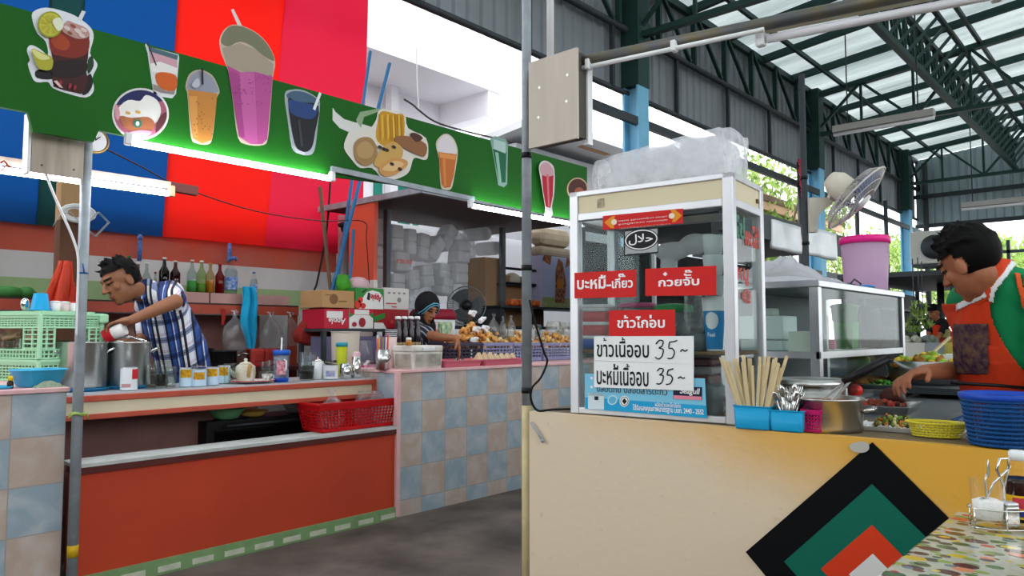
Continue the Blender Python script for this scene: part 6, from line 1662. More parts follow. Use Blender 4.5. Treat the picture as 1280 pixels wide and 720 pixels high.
ax_t=(HP-NB).normalized();ax_u=ax_t.cross(_f).normalized()
M_PL=plaid('blue_white_plaid',ax_u*.9+_f*.3,ax_t)
cuff=S_l.lerp(E_l,.82)
shirt=[('c',NB-ax_t*.03,.072,NB,.075),('c',NB-ax_t*-.01,.075,CH,.150),('c',CH,.150,BL,.165),('c',BL,.165,HP,.165),('c',S_l,.085,NB,.07),('c',S_r,.085,NB,.07),('c',S_l,.082,CH,.13),('c',S_r,.082,CH,.13),('c',S_l,.080,cuff,.066),('c',S_r,.075,S_r.lerp(E_r,.6),.065),('e',S_l,(.085,.085,.085))]
blob('plaid_shirt',shirt,.010,[M_PL],t,smooth=6)
b=MB()
for s in (-1,1):
 q0=NB+fh*.045+Vector((0,0,.05))+sd*s*.03
 b.poly([q0,q0+sd*s*.055-Vector((0,0,.03))-fh*.02,q0+sd*s*.05-Vector((0,0,.085))+fh*.035,q0-Vector((0,0,.07))+fh*.05],(0,0,.006))
buildw(b,'collar',M_PL,t)
tr=[(c_[0],c_[1],c_[2]+.02,c_[3],c_[4]+.018) for c_ in legs(HP,sd,0,fh) if c_[4]>.033]+[('c',HP,.15,HP+Vector((0,0,.03)),.15)]
blob('trousers',tr,.016,[C('#23252c',.8)],t,smooth=4)
Ri=Rh.transposed()
def hairkeep(c,R,k,front=.045,side=-.02):
 Rt=R.transposed()
 def f(q,n):
  l=Rt@(Vector(q)-Vector(c))/k
  if l.z>.085:return True
  if l.y<-.005 and l.z>-.055 and not (abs(l.x)>.068 and l.y>-.03 and l.z<.02):return True
  return l.z>front+.25*max(0,l.y-.05) and(l.y<.085)
 return f
def hair_shapes(c,R,k,seed,n=70,tuft=.016):
 rnd=random.Random(seed);p=lambda x,y,z:Vector(c)+R@Vector((x*k,y*k,z*k))
 S=[('e',p(0,-.012,.036),(.086*k,.103*k,.098*k),R)]
 for _ in range(n):
  a=rnd.uniform(0,2*PI);el=rnd.uniform(.1,1.45)
  d=Vector((math.cos(a)*math.cos(el),math.sin(a)*math.cos(el),math.sin(el)))
  if d.y>.6 and d.z<.5:continue
  q=Vector((d.x*.084,d.y*.1-.012,d.z*.096+.036));e=q+Vector((d.x*.6,d.y*.4+.5,d.z*.7)).normalized()*rnd.uniform(.012,.032)
  S.append(('c',p(*q),tuft*k,p(*e),.004*k))
 return S
blob('hair',hair_shapes(HC,Rh,1.06,5,60,.009),.006,[HAIR],t,smooth=2,keep=hairkeep(HC,Rh,1.06,.062))
b=MB();b.ball(HC+Rh@Vector((.084,.0,-.055)),(.006,.006,.009),8);buildw(b,'earring',M_STEEL2,t)
Pt_=W_l+HDd*.085+Vector((0,0,-.052))
t2=thing('milk_tin','red and white milk tin tilted in the hand of the man in plaid','tin',Pt_,rot=(0,0,0))
axd=(-_r*.9-Vector((0,0,.42))-_f*.1).normalized()
b=MB();b.cyl(axd*-.055,axd*.055,.036,n=22);b.build('can',mat('tin_white_red','#d9d5d2',.35),t2)
b=MB();b.cyl(axd*.008,axd*.052,.0368,n=22,cap=False);b.build('red_label',C('#b8202c',.35),t2)
b=MB();b.cyl(axd*.052,axd*.058,.0345,n=22);b.build('rim',M_TINRIM,t2)
# woman in the black headscarf
HC=V(534,386,5.80);NB=V(528,408,5.86)
fw=(_r*.62-_f*.62+Vector((0,0,-.42))).normalized();Rh=frame3(fw,Vector((0,0,1))+_r*.12)
CH=V(514,428,5.92);HP=V(498,482,6.0);fh=Vector((fw.x,fw.y,0)).normalized();sd=fh.cross(Vector((0,0,1)))
S_r=V(521,414,5.72);E_r=V(545,421,5.52);W_r=V(570,423,5.44);S_l=V(498,412,6.1);E_l=V(484,436,6.0);W_l=V(498,452,5.75)
t=thing('person','woman in a black headscarf with a blue edge reaching over the counter','person',(HP.x,HP.y,0))
SK2=SKIN('brown_skin','#9a6645','#7b4c33')
Hd=Vector((.25,-.15,-1));kk=.92
body=head_shapes(HC,Rh,kk)+[('c',HC-Rh@Vector((0,.02,.05)),.05,NB,.055),('c',NB,.055,CH,.10),('c',CH,.10,HP,.11),('c',S_r,.042,NB,.045),('c',S_l,.042,NB,.045),('c',S_r,.042,E_r,.036),('c',E_r,.036,W_r,.024),('c',S_l,.042,E_l,.035),('c',E_l,.035,W_l,.024)]+legs(HP,sd,0,fh)+hand_shapes(W_r,Hd,-_r-_f*.2,.95,.28,1)+hand_shapes(W_l,fh-Vector((0,0,.3)),Vector((0,0,-1)),.95,.4,-1)
blob('body',body,.0055,[SK2,BROW,mat('rose_lips','#9a4f48',.4)],t,head_mat(HC,Rh,kk),smooth=3)
p=lambda x,y,z:HC+Rh@Vector((x*kk,y*kk,z*kk))
sc=[('e',p(0,-.02,.03),(.102*kk,.118*kk,.118*kk),Rh),('e',p(0,-.01,-.07),(.085*kk,.10*kk,.10*kk),Rh),('c',p(0,-.02,-.09),.085,NB-Vector((0,0,.01))+fh*.015,.10),('c',NB,.10,CH+Vector((0,0,.02)),.135),('c',NB,.08,S_l,.07),('c',NB,.08,S_r,.06)]
Rt=Rh.transposed()
def kp(q,n):
 l=Rt@(q-HC)/kk
 return not (l.y>.045 and(l.x/.066)**2+((l.z+.02)/.088)**2<1)
blob('headscarf',sc,.008,[C('#0d0d12',.75)],t,keep=kp,smooth=5)
b=MB()
for rr in (1.06,1.24):
 P=[]
 for i in range(21):
  a=PI*(-.12+1.24*i/20);x_,z_=.066*rr*math.cos(a),-.02+.088*rr*math.sin(a)
  P.append(p(x_,-.02+.120*math.sqrt(max(.02,1-(x_/.104)**2-((z_-.03)/.121)**2)),z_))
 b.tube(P,.0042,n=6)
buildw(b,'scarf_edging',C('#5fa6bd',.6),t)
b=MB();b.ball(p(-.05,.062,.058),.007,8);b.ball(p(.02,.075,.082),.007,8);buildw(b,'scarf_bead',M_WHITE,t)
mst=bpy.data.materials.new('black_striped_cloth');mst.use_nodes=True
nt=mst.node_tree;N=nt.nodes;L=nt.links;tc=N.new('ShaderNodeTexCoord');wv=N.new('ShaderNodeTexWave');wv.inputs['Scale'].default_value=9;wv.wave_profile='SIN'
mpn=N.new('ShaderNodeMapping');mpn.inputs['Rotation'].default_value=(.3,.6,.5);L.new(tc.outputs['Object'],mpn.inputs[0]);L.new(mpn.outputs[0],wv.inputs['Vector'])
c=N.new('ShaderNodeValToRGB');c.color_ramp.interpolation='CONSTANT';c.color_ramp.elements[0].color=lin('#15161c');c.color_ramp.elements[1].position=.8;c.color_ramp.elements[1].color=lin('#8b95a6')
L.new(wv.outputs[0],c.inputs[0]);L.new(c.outputs[0],N['Principled BSDF'].inputs['Base Color']);N['Principled BSDF'].inputs['Roughness'].default_value=.85
sh=[('c',NB,.08,CH,.145),('c',CH,.145,HP,.16),('c',S_r,.072,NB,.06),('c',S_l,.072,NB,.06),('c',S_r,.07,CH,.12),('c',S_l,.07,CH,.12),('c',S_r,.068,S_r.lerp(E_r,.55),.062),('c',S_l,.068,E_l,.055),('c',E_l,.055,W_l,.045)]
blob('striped_blouse',sh,.010,[mst],t,smooth=5)
blob('skirt',[('c',HP,.165,Vector((HP.x,HP.y,.22)),.2)],.02,[C('#22222a',.85)],t,smooth=3)
# cook in the green shirt and orange apron
HC=V(1214,329,2.50);NB=V(1247,356,2.50)
fw=(-_r*.36+_f*.86+Vector((0,0,-.42))).normalized();Rh=frame3(fw,Vector((0,0,1))-_r*.15)
tf=(-_r*.78-_f*.62).normalized();sd=tf.cross(Vector((0,0,1)))
CH=V(1256,425,2.60);BL=V(1268,490,2.66);HP=V(1280,560,2.70)
S_l=V(1304,374,2.46);E_l=V(1330,480,2.40);W_l=V(1300,560,2.36)
S_r=V(1214,380,2.76);E_r=V(1222,462,2.86);W_r=V(1156,465,2.60)
t=thing('person','cook in a green shirt and orange apron working at the food trays','person',(HP.x,HP.y,0))
SK3=SKIN('warm_skin','#a8694a','#85492f')
Hd=(V(1112,475,2.54)-W_r).normalized()
kk=1.0
body=head_shapes(HC,Rh,kk)+[('c',HC-Rh@Vector((0,.012,.05)),.054,NB,.058),('c',NB,.058,CH,.11),('c',CH,.12,BL,.12),('c',BL,.12,HP,.12),('c',S_l,.05,NB,.055),('c',S_r,.05,NB,.055),('c',S_l,.05,E_l,.042),('c',E_l,.042,W_l,.028),('c',S_r,.05,E_r,.044),('c',E_r,.043,W_r,.027)]+legs(HP,sd,0,tf)+hand_shapes(W_r,Hd,Vector((0,0,-1))-_f*.35,1.0,.55,-1,.6)+hand_shapes(W_l,-_r*.5-Vector((0,0,1)),-_f,1.0,.4,1)
blob('body',body,.0055,[SK3,BROW,LIP],t,head_mat(HC,Rh,kk),smooth=3)
blob('hair',hair_shapes(HC,Rh,kk,9,130,.008),.006,[HAIR],t,smooth=5,keep=hairkeep(HC,Rh,kk))
torso=[('c',NB,.080,CH,.150),('c',CH,.150,BL,.155),('c',BL,.155,HP,.16),('c',S_l,.085,NB,.075),('c',S_r,.085,NB,.075),('c',S_l,.085,CH,.13),('c',S_r,.085,CH,.13),('c',NB.lerp(HC,.32)+Vector((0,0,.01)),.068,NB,.08)]
torso2=torso+[('c',S_l,.085,S_l.lerp(E_l,.85),.075)]
M_GRN=mat('green_sport_cloth','#0f8a55',.75,var=.2,scale=5);M_ORC=mat('orange_apron_cloth','#d9401c',.75,var=.2,scale=4)
blob('green_shirt',torso+[('c',S_l,.085,S_l.lerp(E_l,.85),.075),('c',S_r,.08,S_r.lerp(E_r,.5),.07)],.010,[M_GRN],t,smooth=6)
infl=lambda S,d:[(s[0],s[1],s[2]+d,s[3],s[4]+d) for s in S]
def bib(q,n):
 x,y=pix(q)
 if n.dot(tf)<-.35:return False
 lim=1238+max(0,y-388)**1.5*.062 if y<466 else 1281+(y-466)*1.6
 return 380-max(0,x-1197)*.5<y<600 and x<lim and n.dot(CAM-q)>-.05
blob('orange_apron',infl(torso,.010),.0045,[M_ORC],t,smooth=6,keep=bib,thick=.004)
def inpoly(x,y,P):
 c=False
 for i in range(len(P)):
  (x1,y1),(x2,y2)=P[i-1],P[i]
  if(y1>y)!=(y2>y) and x<(x2-x1)*(y-y1)/(y2-y1)+x1:c= not c
 return c
def patch(name,P,m_,d=.016,vox=.0045,th=.003):
 return blob(name,infl(torso2,d),vox,[m_],t,smooth=6,keep=lambda q,n:n.dot(CAM-q)>0 and inpoly(*pix(q),P),thick=th)
patch('orange_collar',[(1214,369),(1226,346),(1245,322),(1266,326),(1243,361),(1236,374),(1222,382)],C('#d8441f',.75),.013)
for x0 in (1268,1279):patch('sleeve_stripe',[(x0,342),(x0+6,342),(x0+20,400),(x0+26,440),(x0+20,440),(x0+14,400)],C('#dd5a2a',.75),.008)
patch('white_piping',[(1236,376),(1239,360),(1264,326),(1270,330),(1244,364),(1241,378)],M_WHITE,.014)
patch('white_piping',[(1196,388),(1196,381),(1231,362),(1233,371)],M_WHITE,.017)
def pk(q,n):
 x,y=pix(q);return n.dot(tf)>.15 and n.dot(CAM-q)>0 and 1193<x<1236 and 405<y<467
blob('apron_pocket',infl(torso,.014),.007,[mat('purple_woven_pocket','#331a3c',.85,var=.7,scale=42,col2='#86684c')],t,smooth=6,keep=pk,thick=.005)
for i,(x0,w_) in enumerate(((1272,3.2),(1281,3.2))):
 def stp(q,n,x0=x0,w_=w_):
  x,y=pix(q);return n.dot(CAM-q)>0 and 345<y<440 and abs(x-(x0+(y-345)*.28))<w_
 blob('sleeve_stripe',infl(torso+[('c',S_l,.085,S_l.lerp(E_l,.85),.075)],.004),.007,[C('#dd5a2a',.75)],t,smooth=5,keep=stp)
b=MB();b.tube([onD(x,y,D)+tf*.0 for x,y,D in ((1188,478,2.50),(1215,480,2.47),(1250,482,2.46),(1290,486,2.47))],.006);buildw(b,'apron_string',M_BLACK,t)
tr=[(c_[0],c_[1],c_[2]+.02,c_[3],c_[4]+.018) for c_ in legs(HP,sd,0,tf) if c_[4]>.033]+[('c',HP,.15,HP+Vector((0,0,.03)),.15)]
blob('trousers',tr,.016,[C('#2a2124',.8)],t,smooth=4)
# far stall keeper in an orange apron
HP=V(1177,428,12.0);HP.z=.86
fw=(-_r*.9-_f*.2).normalized();sd=fw.cross(Vector((0,0,1)))
HC=Vector((HP.x,HP.y,1.50))+fw*.12;NB=Vector((HP.x,HP.y,1.36))+fw*.05;CH=Vector((HP.x,HP.y,1.16))
Rh=frame3(fw-Vector((0,0,.4)),(0,0,1))
t=thing('person','distant stall keeper in a dark top and orange apron, far behind the cook','person',(HP.x,HP.y,0))
AE=CH+fw*.2-_f*.2-Vector((0,0,.08));AW=AE+fw*.2
S_=NB+sd*-.17-Vector((0,0,.04));S2=NB+sd*.17-Vector((0,0,.04))
body=head_shapes(HC,Rh,1.0)+[('c',HC-Vector((0,0,.06)),.055,NB,.06),('c',NB,.06,CH,.1),('c',CH,.1,HP,.1),('c',S_,.045,NB,.05),('c',S2,.045,NB,.05),('c',S_,.045,AE,.04),('c',AE,.04,AW,.026),('c',S2,.045,AE+sd*.2,.04),('c',AE+sd*.2,.04,AW+sd*.15,.026)]+legs(HP,sd,0,fw)+hand_shapes(AW,fw,(0,0,-1),1,.5,1)+hand_shapes(AW+sd*.15,fw,(0,0,-1),1,.5,-1)
blob('body',body,.012,[SK3,BROW,LIP],t,head_mat(HC,Rh),smooth=2)
blob('hair',hair_shapes(HC,Rh,1.0,4,40),.01,[HAIR],t,smooth=2,keep=hairkeep(HC,Rh,1.0))
ts=[('c',NB,.075,CH,.14),('c',CH,.14,HP,.15),('c',S_,.07,NB,.06),('c',S2,.07,NB,.06),('c',S_,.06,S_.lerp(AE,.6),.05),('c',S2,.06,S2.lerp(AE+sd*.2,.6),.05)]
blob('dark_top',ts,.014,[C('#1c1a1c',.8)],t,smooth=4)
blob('orange_apron',infl(ts[:2],.012),.014,[M_ORC],t,smooth=4,keep=lambda q,n:n.dot(-_f-_r*.1)>-.3 and q.z<1.30)
b=MB();q=onD(1182,417,11.8);b.box(q,(.11,.11,.13),bev=.01);buildw(b,'apron_pocket',C('#b7b070',.7),t)
blob('trousers',[(c_[0],c_[1],c_[2]+.02,c_[3],c_[4]+.018) for c_ in legs(HP,sd,0,fw) if c_[4]>.033],.02,[C('#22222a',.8)],t,smooth=3)
# NEAR STALL: glass cabinet on the yellow wall
A0=onZ(713,516,ZY+.001);B0=onZ(921,531.5,ZY+.001)
cu_=(B0-A0);WCB=cu_.length;cu_.normalize();cn=Vector((-cu_.y,cu_.x,0))
if cn.x<0:cn=-cn
RZC=math.atan2(cu_.y,cu_.x)
sy=1 if(Matrix.Rotation(RZC,3,'Z')@Vector((0,1,0))).dot(cn)>0 else-1
HCB,DCB=.832,.33
def onF(px,py,off=.0):return onP(px,py,A0-cn*off,-cn)
t=thing('glass_cabinet','white framed glass food cabinet with red signs on the yellow wall','cabinet',A0,RZC)
def cb(x0,x1,y0,y1,z0,z1,bev=.003):
 return MB().box(((x0+x1)/2,sy*(y0+y1)/2,(z0+z1)/2),(x1-x0,abs(y1-y0),z1-z0),bev=bev)
pw=.036
for x in (0,WCB-pw):
 for y in (0,DCB-pw):cb(x,x+pw,y,y+pw,0,HCB).build('post',M_ALU,t)
M_CRM=mat('cream_acrylic','#dccfae',.4)
cb(pw,WCB-pw,.006,.02,HCB-.085,HCB-.018).build('header_panel',M_CRM,t)
cb(WCB-.02,WCB-.006,pw,DCB-pw,HCB-.085,HCB-.018).build('header_panel',M_CRM,t)
cb(.006,.02,pw,DCB-pw,HCB-.085,HCB-.018).build('header_panel',M_CRM,t)
for y in (0,DCB-.03):
 cb(0,WCB,y,y+.03,HCB-.02,HCB).build('cross_rail',M_ALU,t)
 for z0_,z1_ in ((HCB-.112,HCB-.084),(.001,.023)):cb(pw,WCB-pw,y+.001,y+.029,z0_,z1_).build('cross_rail',M_ALU,t)
for x in (0,WCB-.03):
 cb(x,x+.03,.03,DCB-.03,HCB-.02,HCB).build('cross_rail',M_ALU,t)
 for z0_,z1_ in ((HCB-.112,HCB-.084),(.001,.023)):cb(x+.001,x+.029,pw,DCB-pw,z0_,z1_).build('cross_rail',M_ALU,t)
cb(.01,WCB-.01,.01,DCB-.01,HCB-.016,HCB-.004).build('top_panel',mat('milky_acrylic_top','#e6e2d6',.5,transl=.7),t)
M_CABG=glassy('cabinet_glass','#eef3f2',.02,.03,.02,'#cfd6d8')
cb(pw,WCB-pw,.010,.014,.02,HCB-.11,0).build('front_glass',M_CABG,t)
cb(WCB-.016,WCB-.012,pw,DCB-pw,.02,HCB-.11,0).build('side_glass',M_CABG,t)
cb(.012,.016,pw,DCB-pw,.02,HCB-.11,0).build('side_glass',M_CABG,t)
zs=.235
cb(.02,WCB-.02,.03,DCB-.01,zs-.012,zs).build('shelf',mat('brown_shelf','#8b6a4c',.6,var=.3,scale=10),t)
cb(.02,WCB-.02,.01,DCB-.01,.002,.012).build('floor_panel',mat('brown_shelf','#8b6a4c'),t)
xm_=(onF(770,400)-A0).dot(cu_)
cb(xm_,xm_+.014,DCB-.03,DCB-.012,.02,HCB-.1).build('rear_mullion',M_ALU,t)
cb(pw,xm_,DCB-.020,DCB-.015,.02,HCB-.11,0).build('sliding_glass',glassy('tinted_glass','#8fa3ac',.12,.05),t)
b=MB();b.box((WCB-.003,sy*(DCB-.06),HCB-.06),(.006,.02,.014));b.build('lock_tab',mat('rusty_tab','#6b4a30',.6),t)
b=MB();b.grid(lambda u,v:(.118+u*.03,-sy*.0015+sy*.006,HCB-.07+v*.034),2,2);b.build('paper_sticker',mat('faded_sticker','#c3b496',.6,var=.9,scale=90,col2='#8a7a66'),t)
q=[(WCB-.0105,sy*(.05+.24*u),.50+.1*v) for u,v in ((0,0),(1,0),(1,1),(0,1))]
for s_,m_,v0,v1,u0,u1 in (('ไข่',C('#2f7a5c',.5),.62,.70,.05,.15),('พะโล้',C('#b8382e',.5),.60,.68,.14,.30),('หมู',C('#b8382e',.5),.46,.52,.06,.18),('ยู้',C('#a83a30',.5),.40,.45,.1,.2)):
 o=fit_text(s_,(WCB-.011,sy*u0,v0),(0,sy,0),(0,0,1),(u1-u0),v1-v0,m_,t,bold=.03,name='decal_lettering')
 # signs taped to the front glass
M_SRED=mat('red_card','#d2211f',.55,var=.08,scale=20);M_SWHITE=mat('white_card','#eeeeee',.55);M_INK=mat('black_ink','#15161a',.5);M_INKW=mat('white_letters','#f4f2f2',.5)
def plate(name,quad,m_,label,cat='sign',off=.006,group=None,thick=.0025):
 P=[onF(x,y,off) for x,y in quad];c_=sum(P,Vector())/4
 b=MB();b.poly(P,cn*thick);o=b.build(name,m_);o.data.transform(Matrix.Translation(-c_));o.location=c_
 return tag(o,label,cat,group)
def put(o,s,px0,py0,px1,py1,m_,bold=0.0,off=.0068,name='lettering',shear=0):
 """letters into the picture box lower-left (px0, py0) - upper-right (px1, py1) on the cabinet front"""
 p=onF(px0,py0,off);q=onF(px1,py1,off);r_=onF(px1,py0+(py0-py0),off)
 w_=(q-p).dot(cu_);h=(q-p).z
 e=fit_text(s,p,cu_,(0,0,1),w_,h,m_,None,bold=bold,name=name,shear=shear)
 e.data.transform(Matrix.Translation(-o.location));e.parent=o
 return e
GS='red menu signs on the glass cabinet'
s1=plate('menu_sign',[(718,373),(795,371),(795,337),(718,341)],M_SRED,'red sign with white lettering at the left of the cabinet front',group=GS)
put(s1,'บะหมี',721.5,362,757,344,M_INKW,.022);put(s1,'-',758,358,764,355.5,M_INKW,.03);put(s1,'เกียว',765,360.5,791,346.5,M_INKW,.022)
put(s1,'่',751,348.5,753.5,343.5,M_INKW,.02);put(s1,'๊',773,346.5,781.5,341.5,M_INKW,.015)
s2=plate('menu_sign',[(806.5,370),(895,369),(895,332),(806.5,336)],M_SRED,'red sign with white lettering at the right of the cabinet front',group=GS)
put(s2,'กวยจับ',823,358.5,874,345,M_INKW,.022);put(s2,'๋',829,345,834,340,M_INKW,.015);put(s2,'ั',855,345,864,341.5,M_INKW,.015);put(s2,'๊',856,341,865,337,M_INKW,.015)
s3=plate('menu_sign',[(761,420),(844,420.5),(843.5,387),(761.5,388)],M_SRED,'red sign with white lettering in the middle, above the white price cards',group=GS)
put(s3,'ขาวไกอบ',771.5,410,831,395,M_INKW,.022);put(s3,'้',780,398,785,394,M_INKW,.015);put(s3,'่',812,398,814.5,393.5,M_INKW,.02)
GP_='handwritten price cards'
c1=plate('price_card',[(742.5,450.5),(867,455.5),(867,420),(742.5,420.5)],M_SWHITE,'upper white card handwritten with a price of thirty-five',off=.012,group=GP_)
c2=plate('price_card',[(742.5,484),(867,488.5),(867,455.5),(742.5,451)],M_SWHITE,'lower white card handwritten with a price of thirty-five',off=.011,group=GP_)
def strokes(o,lines,m_,off=.0128,r=.0024,name='lettering'):
 b=MB()
 for L_ in lines:
  P=[]
  n=len(L_)
  for i in range(n-1):
   p0,p1,p2,p3=(Vector((*L_[max(0,min(n-1,i+j))],0)) for j in (-1,0,1,2))
   for s in range(4):
    t_=s/4;q=.5*((2*p1)+(p2-p0)*t_+(2*p0-5*p1+4*p2-p3)*t_**2+(3*p1-p0-3*p2+p3)*t_**3);P.append(onF(q.x,q.y,off))
  P.append(onF(*L_[-1],off));b.tube(P,r,n=5)
 e=b.build(name,m_);e.data.transform(Matrix.Translation(-o.location));e.parent=o;return e
fx=lambda x,y:(640+x/4,360+y/4)
put(c1,'ขาวเนืออบ',746,446,811,425.5,M_INK,.012,.0125);put(c1,'้',754,426,758,422.5,M_INK,.0,.0125);put(c1,'้',777,425,781,421.5,M_INK,.0,.0125)
strokes(c1,[[fx(720,280),fx(735,262),fx(755,266),fx(750,290),fx(735,300),fx(756,308),fx(750,340),fx(732,355),fx(716,346)],[fx(788,268),fx(784,300),fx(800,302),fx(812,322),fx(800,350),fx(778,352)],[fx(788,270),fx(808,268),fx(826,262)],[fx(842,318),fx(852,308),fx(864,316),fx(878,308)]],M_INK)
put(c2,'บะหมีเนืออบ',746,480.5,810.5,458,M_INK,.012,.0115);put(c2,'่',767,459,769,455,M_INK,.0,.0115);put(c2,'้',783,458.5,787,455,M_INK,.0,.0115)
strokes(c2,[[fx(726,415),fx(738,403),fx(756,406),fx(750,426),fx(738,434),fx(756,440),fx(750,470),fx(736,480),fx(722,478)],[fx(782,408),fx(776,434),fx(792,436),fx(802,454),fx(790,478),fx(770,482)],[fx(782,410),fx(800,406),fx(806,402)],[fx(830,452),fx(842,444),fx(852,452),fx(864,448)]],M_INK,.0118)
h_=plate('halal_sign',[(780,320),(823,316),(822.5,283.5),(780,288)],mat('grey_sticker','#a9adb0',.5),'square black and silver certificate sticker with white Arabic lettering','sign',.006)
def oval(o,cx,cy,rx,ry,m_,off,name):
 P=[onF(cx+rx*math.cos(a),cy+ry*math.sin(a)-.1*rx*math.cos(a)*.8,off) for a in [2*PI*i/32 for i in range(32)]]
 b=MB();b.poly(P);e=b.build(name,m_);e.data.transform(Matrix.Translation(-o.location));e.parent=o
def quadp(o,Q,m_,off,name):
 b=MB();b.poly([onF(x,y,off) for x,y in Q]);e=b.build(name,m_);e.data.transform(Matrix.Translation(-o.location));e.parent=o
for Q in ([(780,289.5),(823,285.5),(823,283.2),(780,287.2)],[(780,320.4),(823,316.4),(823,314.5),(780,318.5)],[(780,320),(781.2,320),(781.2,287.5),(780,287.5)],[(821.8,316),(823,316),(823,283.5),(821.8,283.5)]):quadp(h_,Q,M_INK,.0066,'black_border')
oval(h_,801.5,299.5,21.5,13.5,M_INK,.0066,'oval_edge');oval(h_,801.5,299.5,20.3,12.4,M_INKW,.0072,'oval_line');oval(h_,801.5,299.5,18.8,11,M_INK,.0078,'oval_field')
put(h_,'\uFEDD\uFEFC\uFEA3',786,307,816,291,M_INKW,.012,.0084)
put(h_,'the central islamic',784,318.2,818,314.6,M_INK,.0,.0072,'small_lettering')
st=plate('strip_sign',[(753.5,287.5),(853.5,279),(853.5,260.5),(753.5,270)],M_SRED,'narrow red and gold strip with small white lettering under the cabinet header','sign')
M_GOLD=mat('gold_print','#e2901c',.5)
quadp(st,[(755,278),(765,270.5),(769,270),(766,277),(768,285),(764,285.5)],M_GOLD,.0066,'gold_arrow');quadp(st,[(852.5,269.5),(844,262),(838,262.5),(842,270),(840,278),(844,277.5)],M_GOLD,.0066,'gold_arrow')
for cx,cy in ((767.5,277.5),(839.5,269.8)):oval(st,cx,cy,3.6,3.6,mat('cream_print','#ecdcc4',.5),.0072,'emblem')
put(st,'ร้านนี้สะอาด ปลอดภัย',773,280,834,276,M_INKW,.0,.0068,'small_lettering');put(st,'อร่อย ได้มาตรฐาน ทุกวัน',773,275.4,834,271.5,M_INKW,.0,.0068,'small_lettering')
put(st,'ยินดีต้อนรับ',776,285,838,281,mat('pale_red_print','#e8a7a0',.5),.0,.0068,'small_lettering')
bl=plate('blue_poster',[(731,511),(883.5,523),(881,473),(731,467)],mat('sky_blue_print','#7cc3df',.45),'sky blue printed poster with a pot and badges at the foot of the cabinet glass','poster',.005)
quadp(bl,[(731.4,511),(883.4,523),(882.6,507),(731.4,496.5)],mat('deep_sky_print','#1f9dd0',.45),.0056,'lower_band')
quadp(bl,[(735,511.2),(755,512),(755,493),(735,491.5)],mat('pot_print','#cfdde2',.45),.0062,'pot_picture');quadp(bl,[(734,494),(757,495.5),(752,491.5),(739,490.5)],mat('pot_print_dark','#9fb6be',.45),.0068,'pot_lid_picture');quadp(bl,[(743,500),(748,500.3),(748,495.5),(743,495.2)],M_INK,.0068,'pot_knob_picture')
oval(bl,765.5,500,6.2,6.2,mat('pale_badge','#b5dbe8',.45),.0062,'badge');oval(bl,765.5,500,4.6,4.6,mat('blue_badge','#63b3d3',.45),.0068,'badge_centre')
oval(bl,780.5,501.5,6,6.8,M_SWHITE,.0062,'badge');oval(bl,780.5,501.5,5,5.7,M_INK,.0068,'badge_ring');oval(bl,780.5,501.5,4.2,4.9,M_SWHITE,.0074,'badge_centre');quadp(bl,[(780.5,505.6),(783.6,501.6),(780.5,497.6),(777.4,501.4)],M_INK,.008,'badge_mark')
quadp(bl,[(841.5,498.5),(877.5,500.3),(877.5,484),(841.5,483)],mat('navy_print','#16203a',.45),.0062,'brand_panel');quadp(bl,[(842,498.5),(877,500.3),(877,495.8),(842,494)],mat('pink_print','#e2879c',.45),.0068,'brand_band')
put(bl,'Seagull',850,494,875,485.6,M_INKW,.015,.0068,shear=.2)
put(bl,'ปลอดภัย ปลอดสารตะกั่ว',746,489.5,834,483.5,mat('dark_grey_print','#4c5a60',.5),.01,.0057)
put(bl,'ผลิตด้วยเหล็กไร้กัด',819,508,851,504,M_INKW,.0,.0062,'small_lettering');put(bl,'ได้รับรองคุณภาพมาตรฐาน มอก. 2440 - 2552',791,514.5,879.5,510.5,M_INKW,.01,.0062)
put(bl,'•',738,474.5,741,471,M_INKW,0,.0057);put(bl,'•',738,485.5,741,482,M_INKW,0,.0057)
# things inside the cabinet
def inc(px,dpt,z):
 P=onP(px,416,A0+cn*dpt,-cn);return Vector((P.x,P.y,ZY+.001+z))
zs1=zs+.0008
P=inc(745,.12,zs1);s=mpp(P)
t=thing('lunch_box','stacked red, white and blue lunch box set inside the cabinet at left','lunch box',P,RZC)
for i,c in enumerate(('#1f5cb8','#c92a2e','#c92a2e')):
 b=MB();b.rect_loft([(.062,.05,i*.052+.001),(.066,.053,i*.052+.04)],rad=.25);b.build('tier',C(c,.3),t)
 b=MB();b.rect_loft([(.070,.056,i*.052+.040),(.070,.056,i*.052+.0525)],rad=.25);b.build('rim',M_WHITE,t)
b=MB();b.rect_loft([(.070,.056,.157),(.068,.054,.166),(.05,.04,.172)],rad=.25);b.build('lid',M_WHITE,t)
P=inc(797,.17,zs1)
t=cup('food_tub',P,.055,.068,.165,glassy('frosted_tub','#e4eaec',.08,.2,.3),'frosted tub with a pink lid inside the cabinet behind the red signs','tub')
b=MB();b.lathe([(.072,.158),(.073,.172),(.06,.176)],n=26);b.build('lid',C('#d94f8c',.35),t)
P=inc(842,.17,zs1)
t=cup('food_tub',P,.055,.066,.150,glassy('frosted_tub','#e4eaec'),'frosted tub with a green lid inside the cabinet','tub')
b=MB();b.lathe([(.072,.138),(.073,.158),(.066,.166),(.03,.17)],n=26);b.build('lid',C('#1f9a4a',.35),t)
P=inc(873,.10,zs1)
cup('dark_tub',P,.042,.05,.06,mat('smoky_plastic','#6f7478',.25),'smoky grey tub beside the blue paper cup in the cabinet','tub')
clear_bag(inc(868,.14,zs1+.062),.10,.16,'clear plastic bag bulging above the smoky tub in the cabinet',81,tie=False)
P=inc(893,.065,zs1);s=mpp(P)
t=thing('paper_cup','tall blue paper cup with a white bird at the right inside the glass cabinet','cup',P,math.atan2(-cn.y,-cn.x))
hcu=onP(893,371,A0+cn*.065,-cn).z-P.z;r0,r1=.026,.040
rz_=lambda z:r0+(r1-r0)*z/hcu
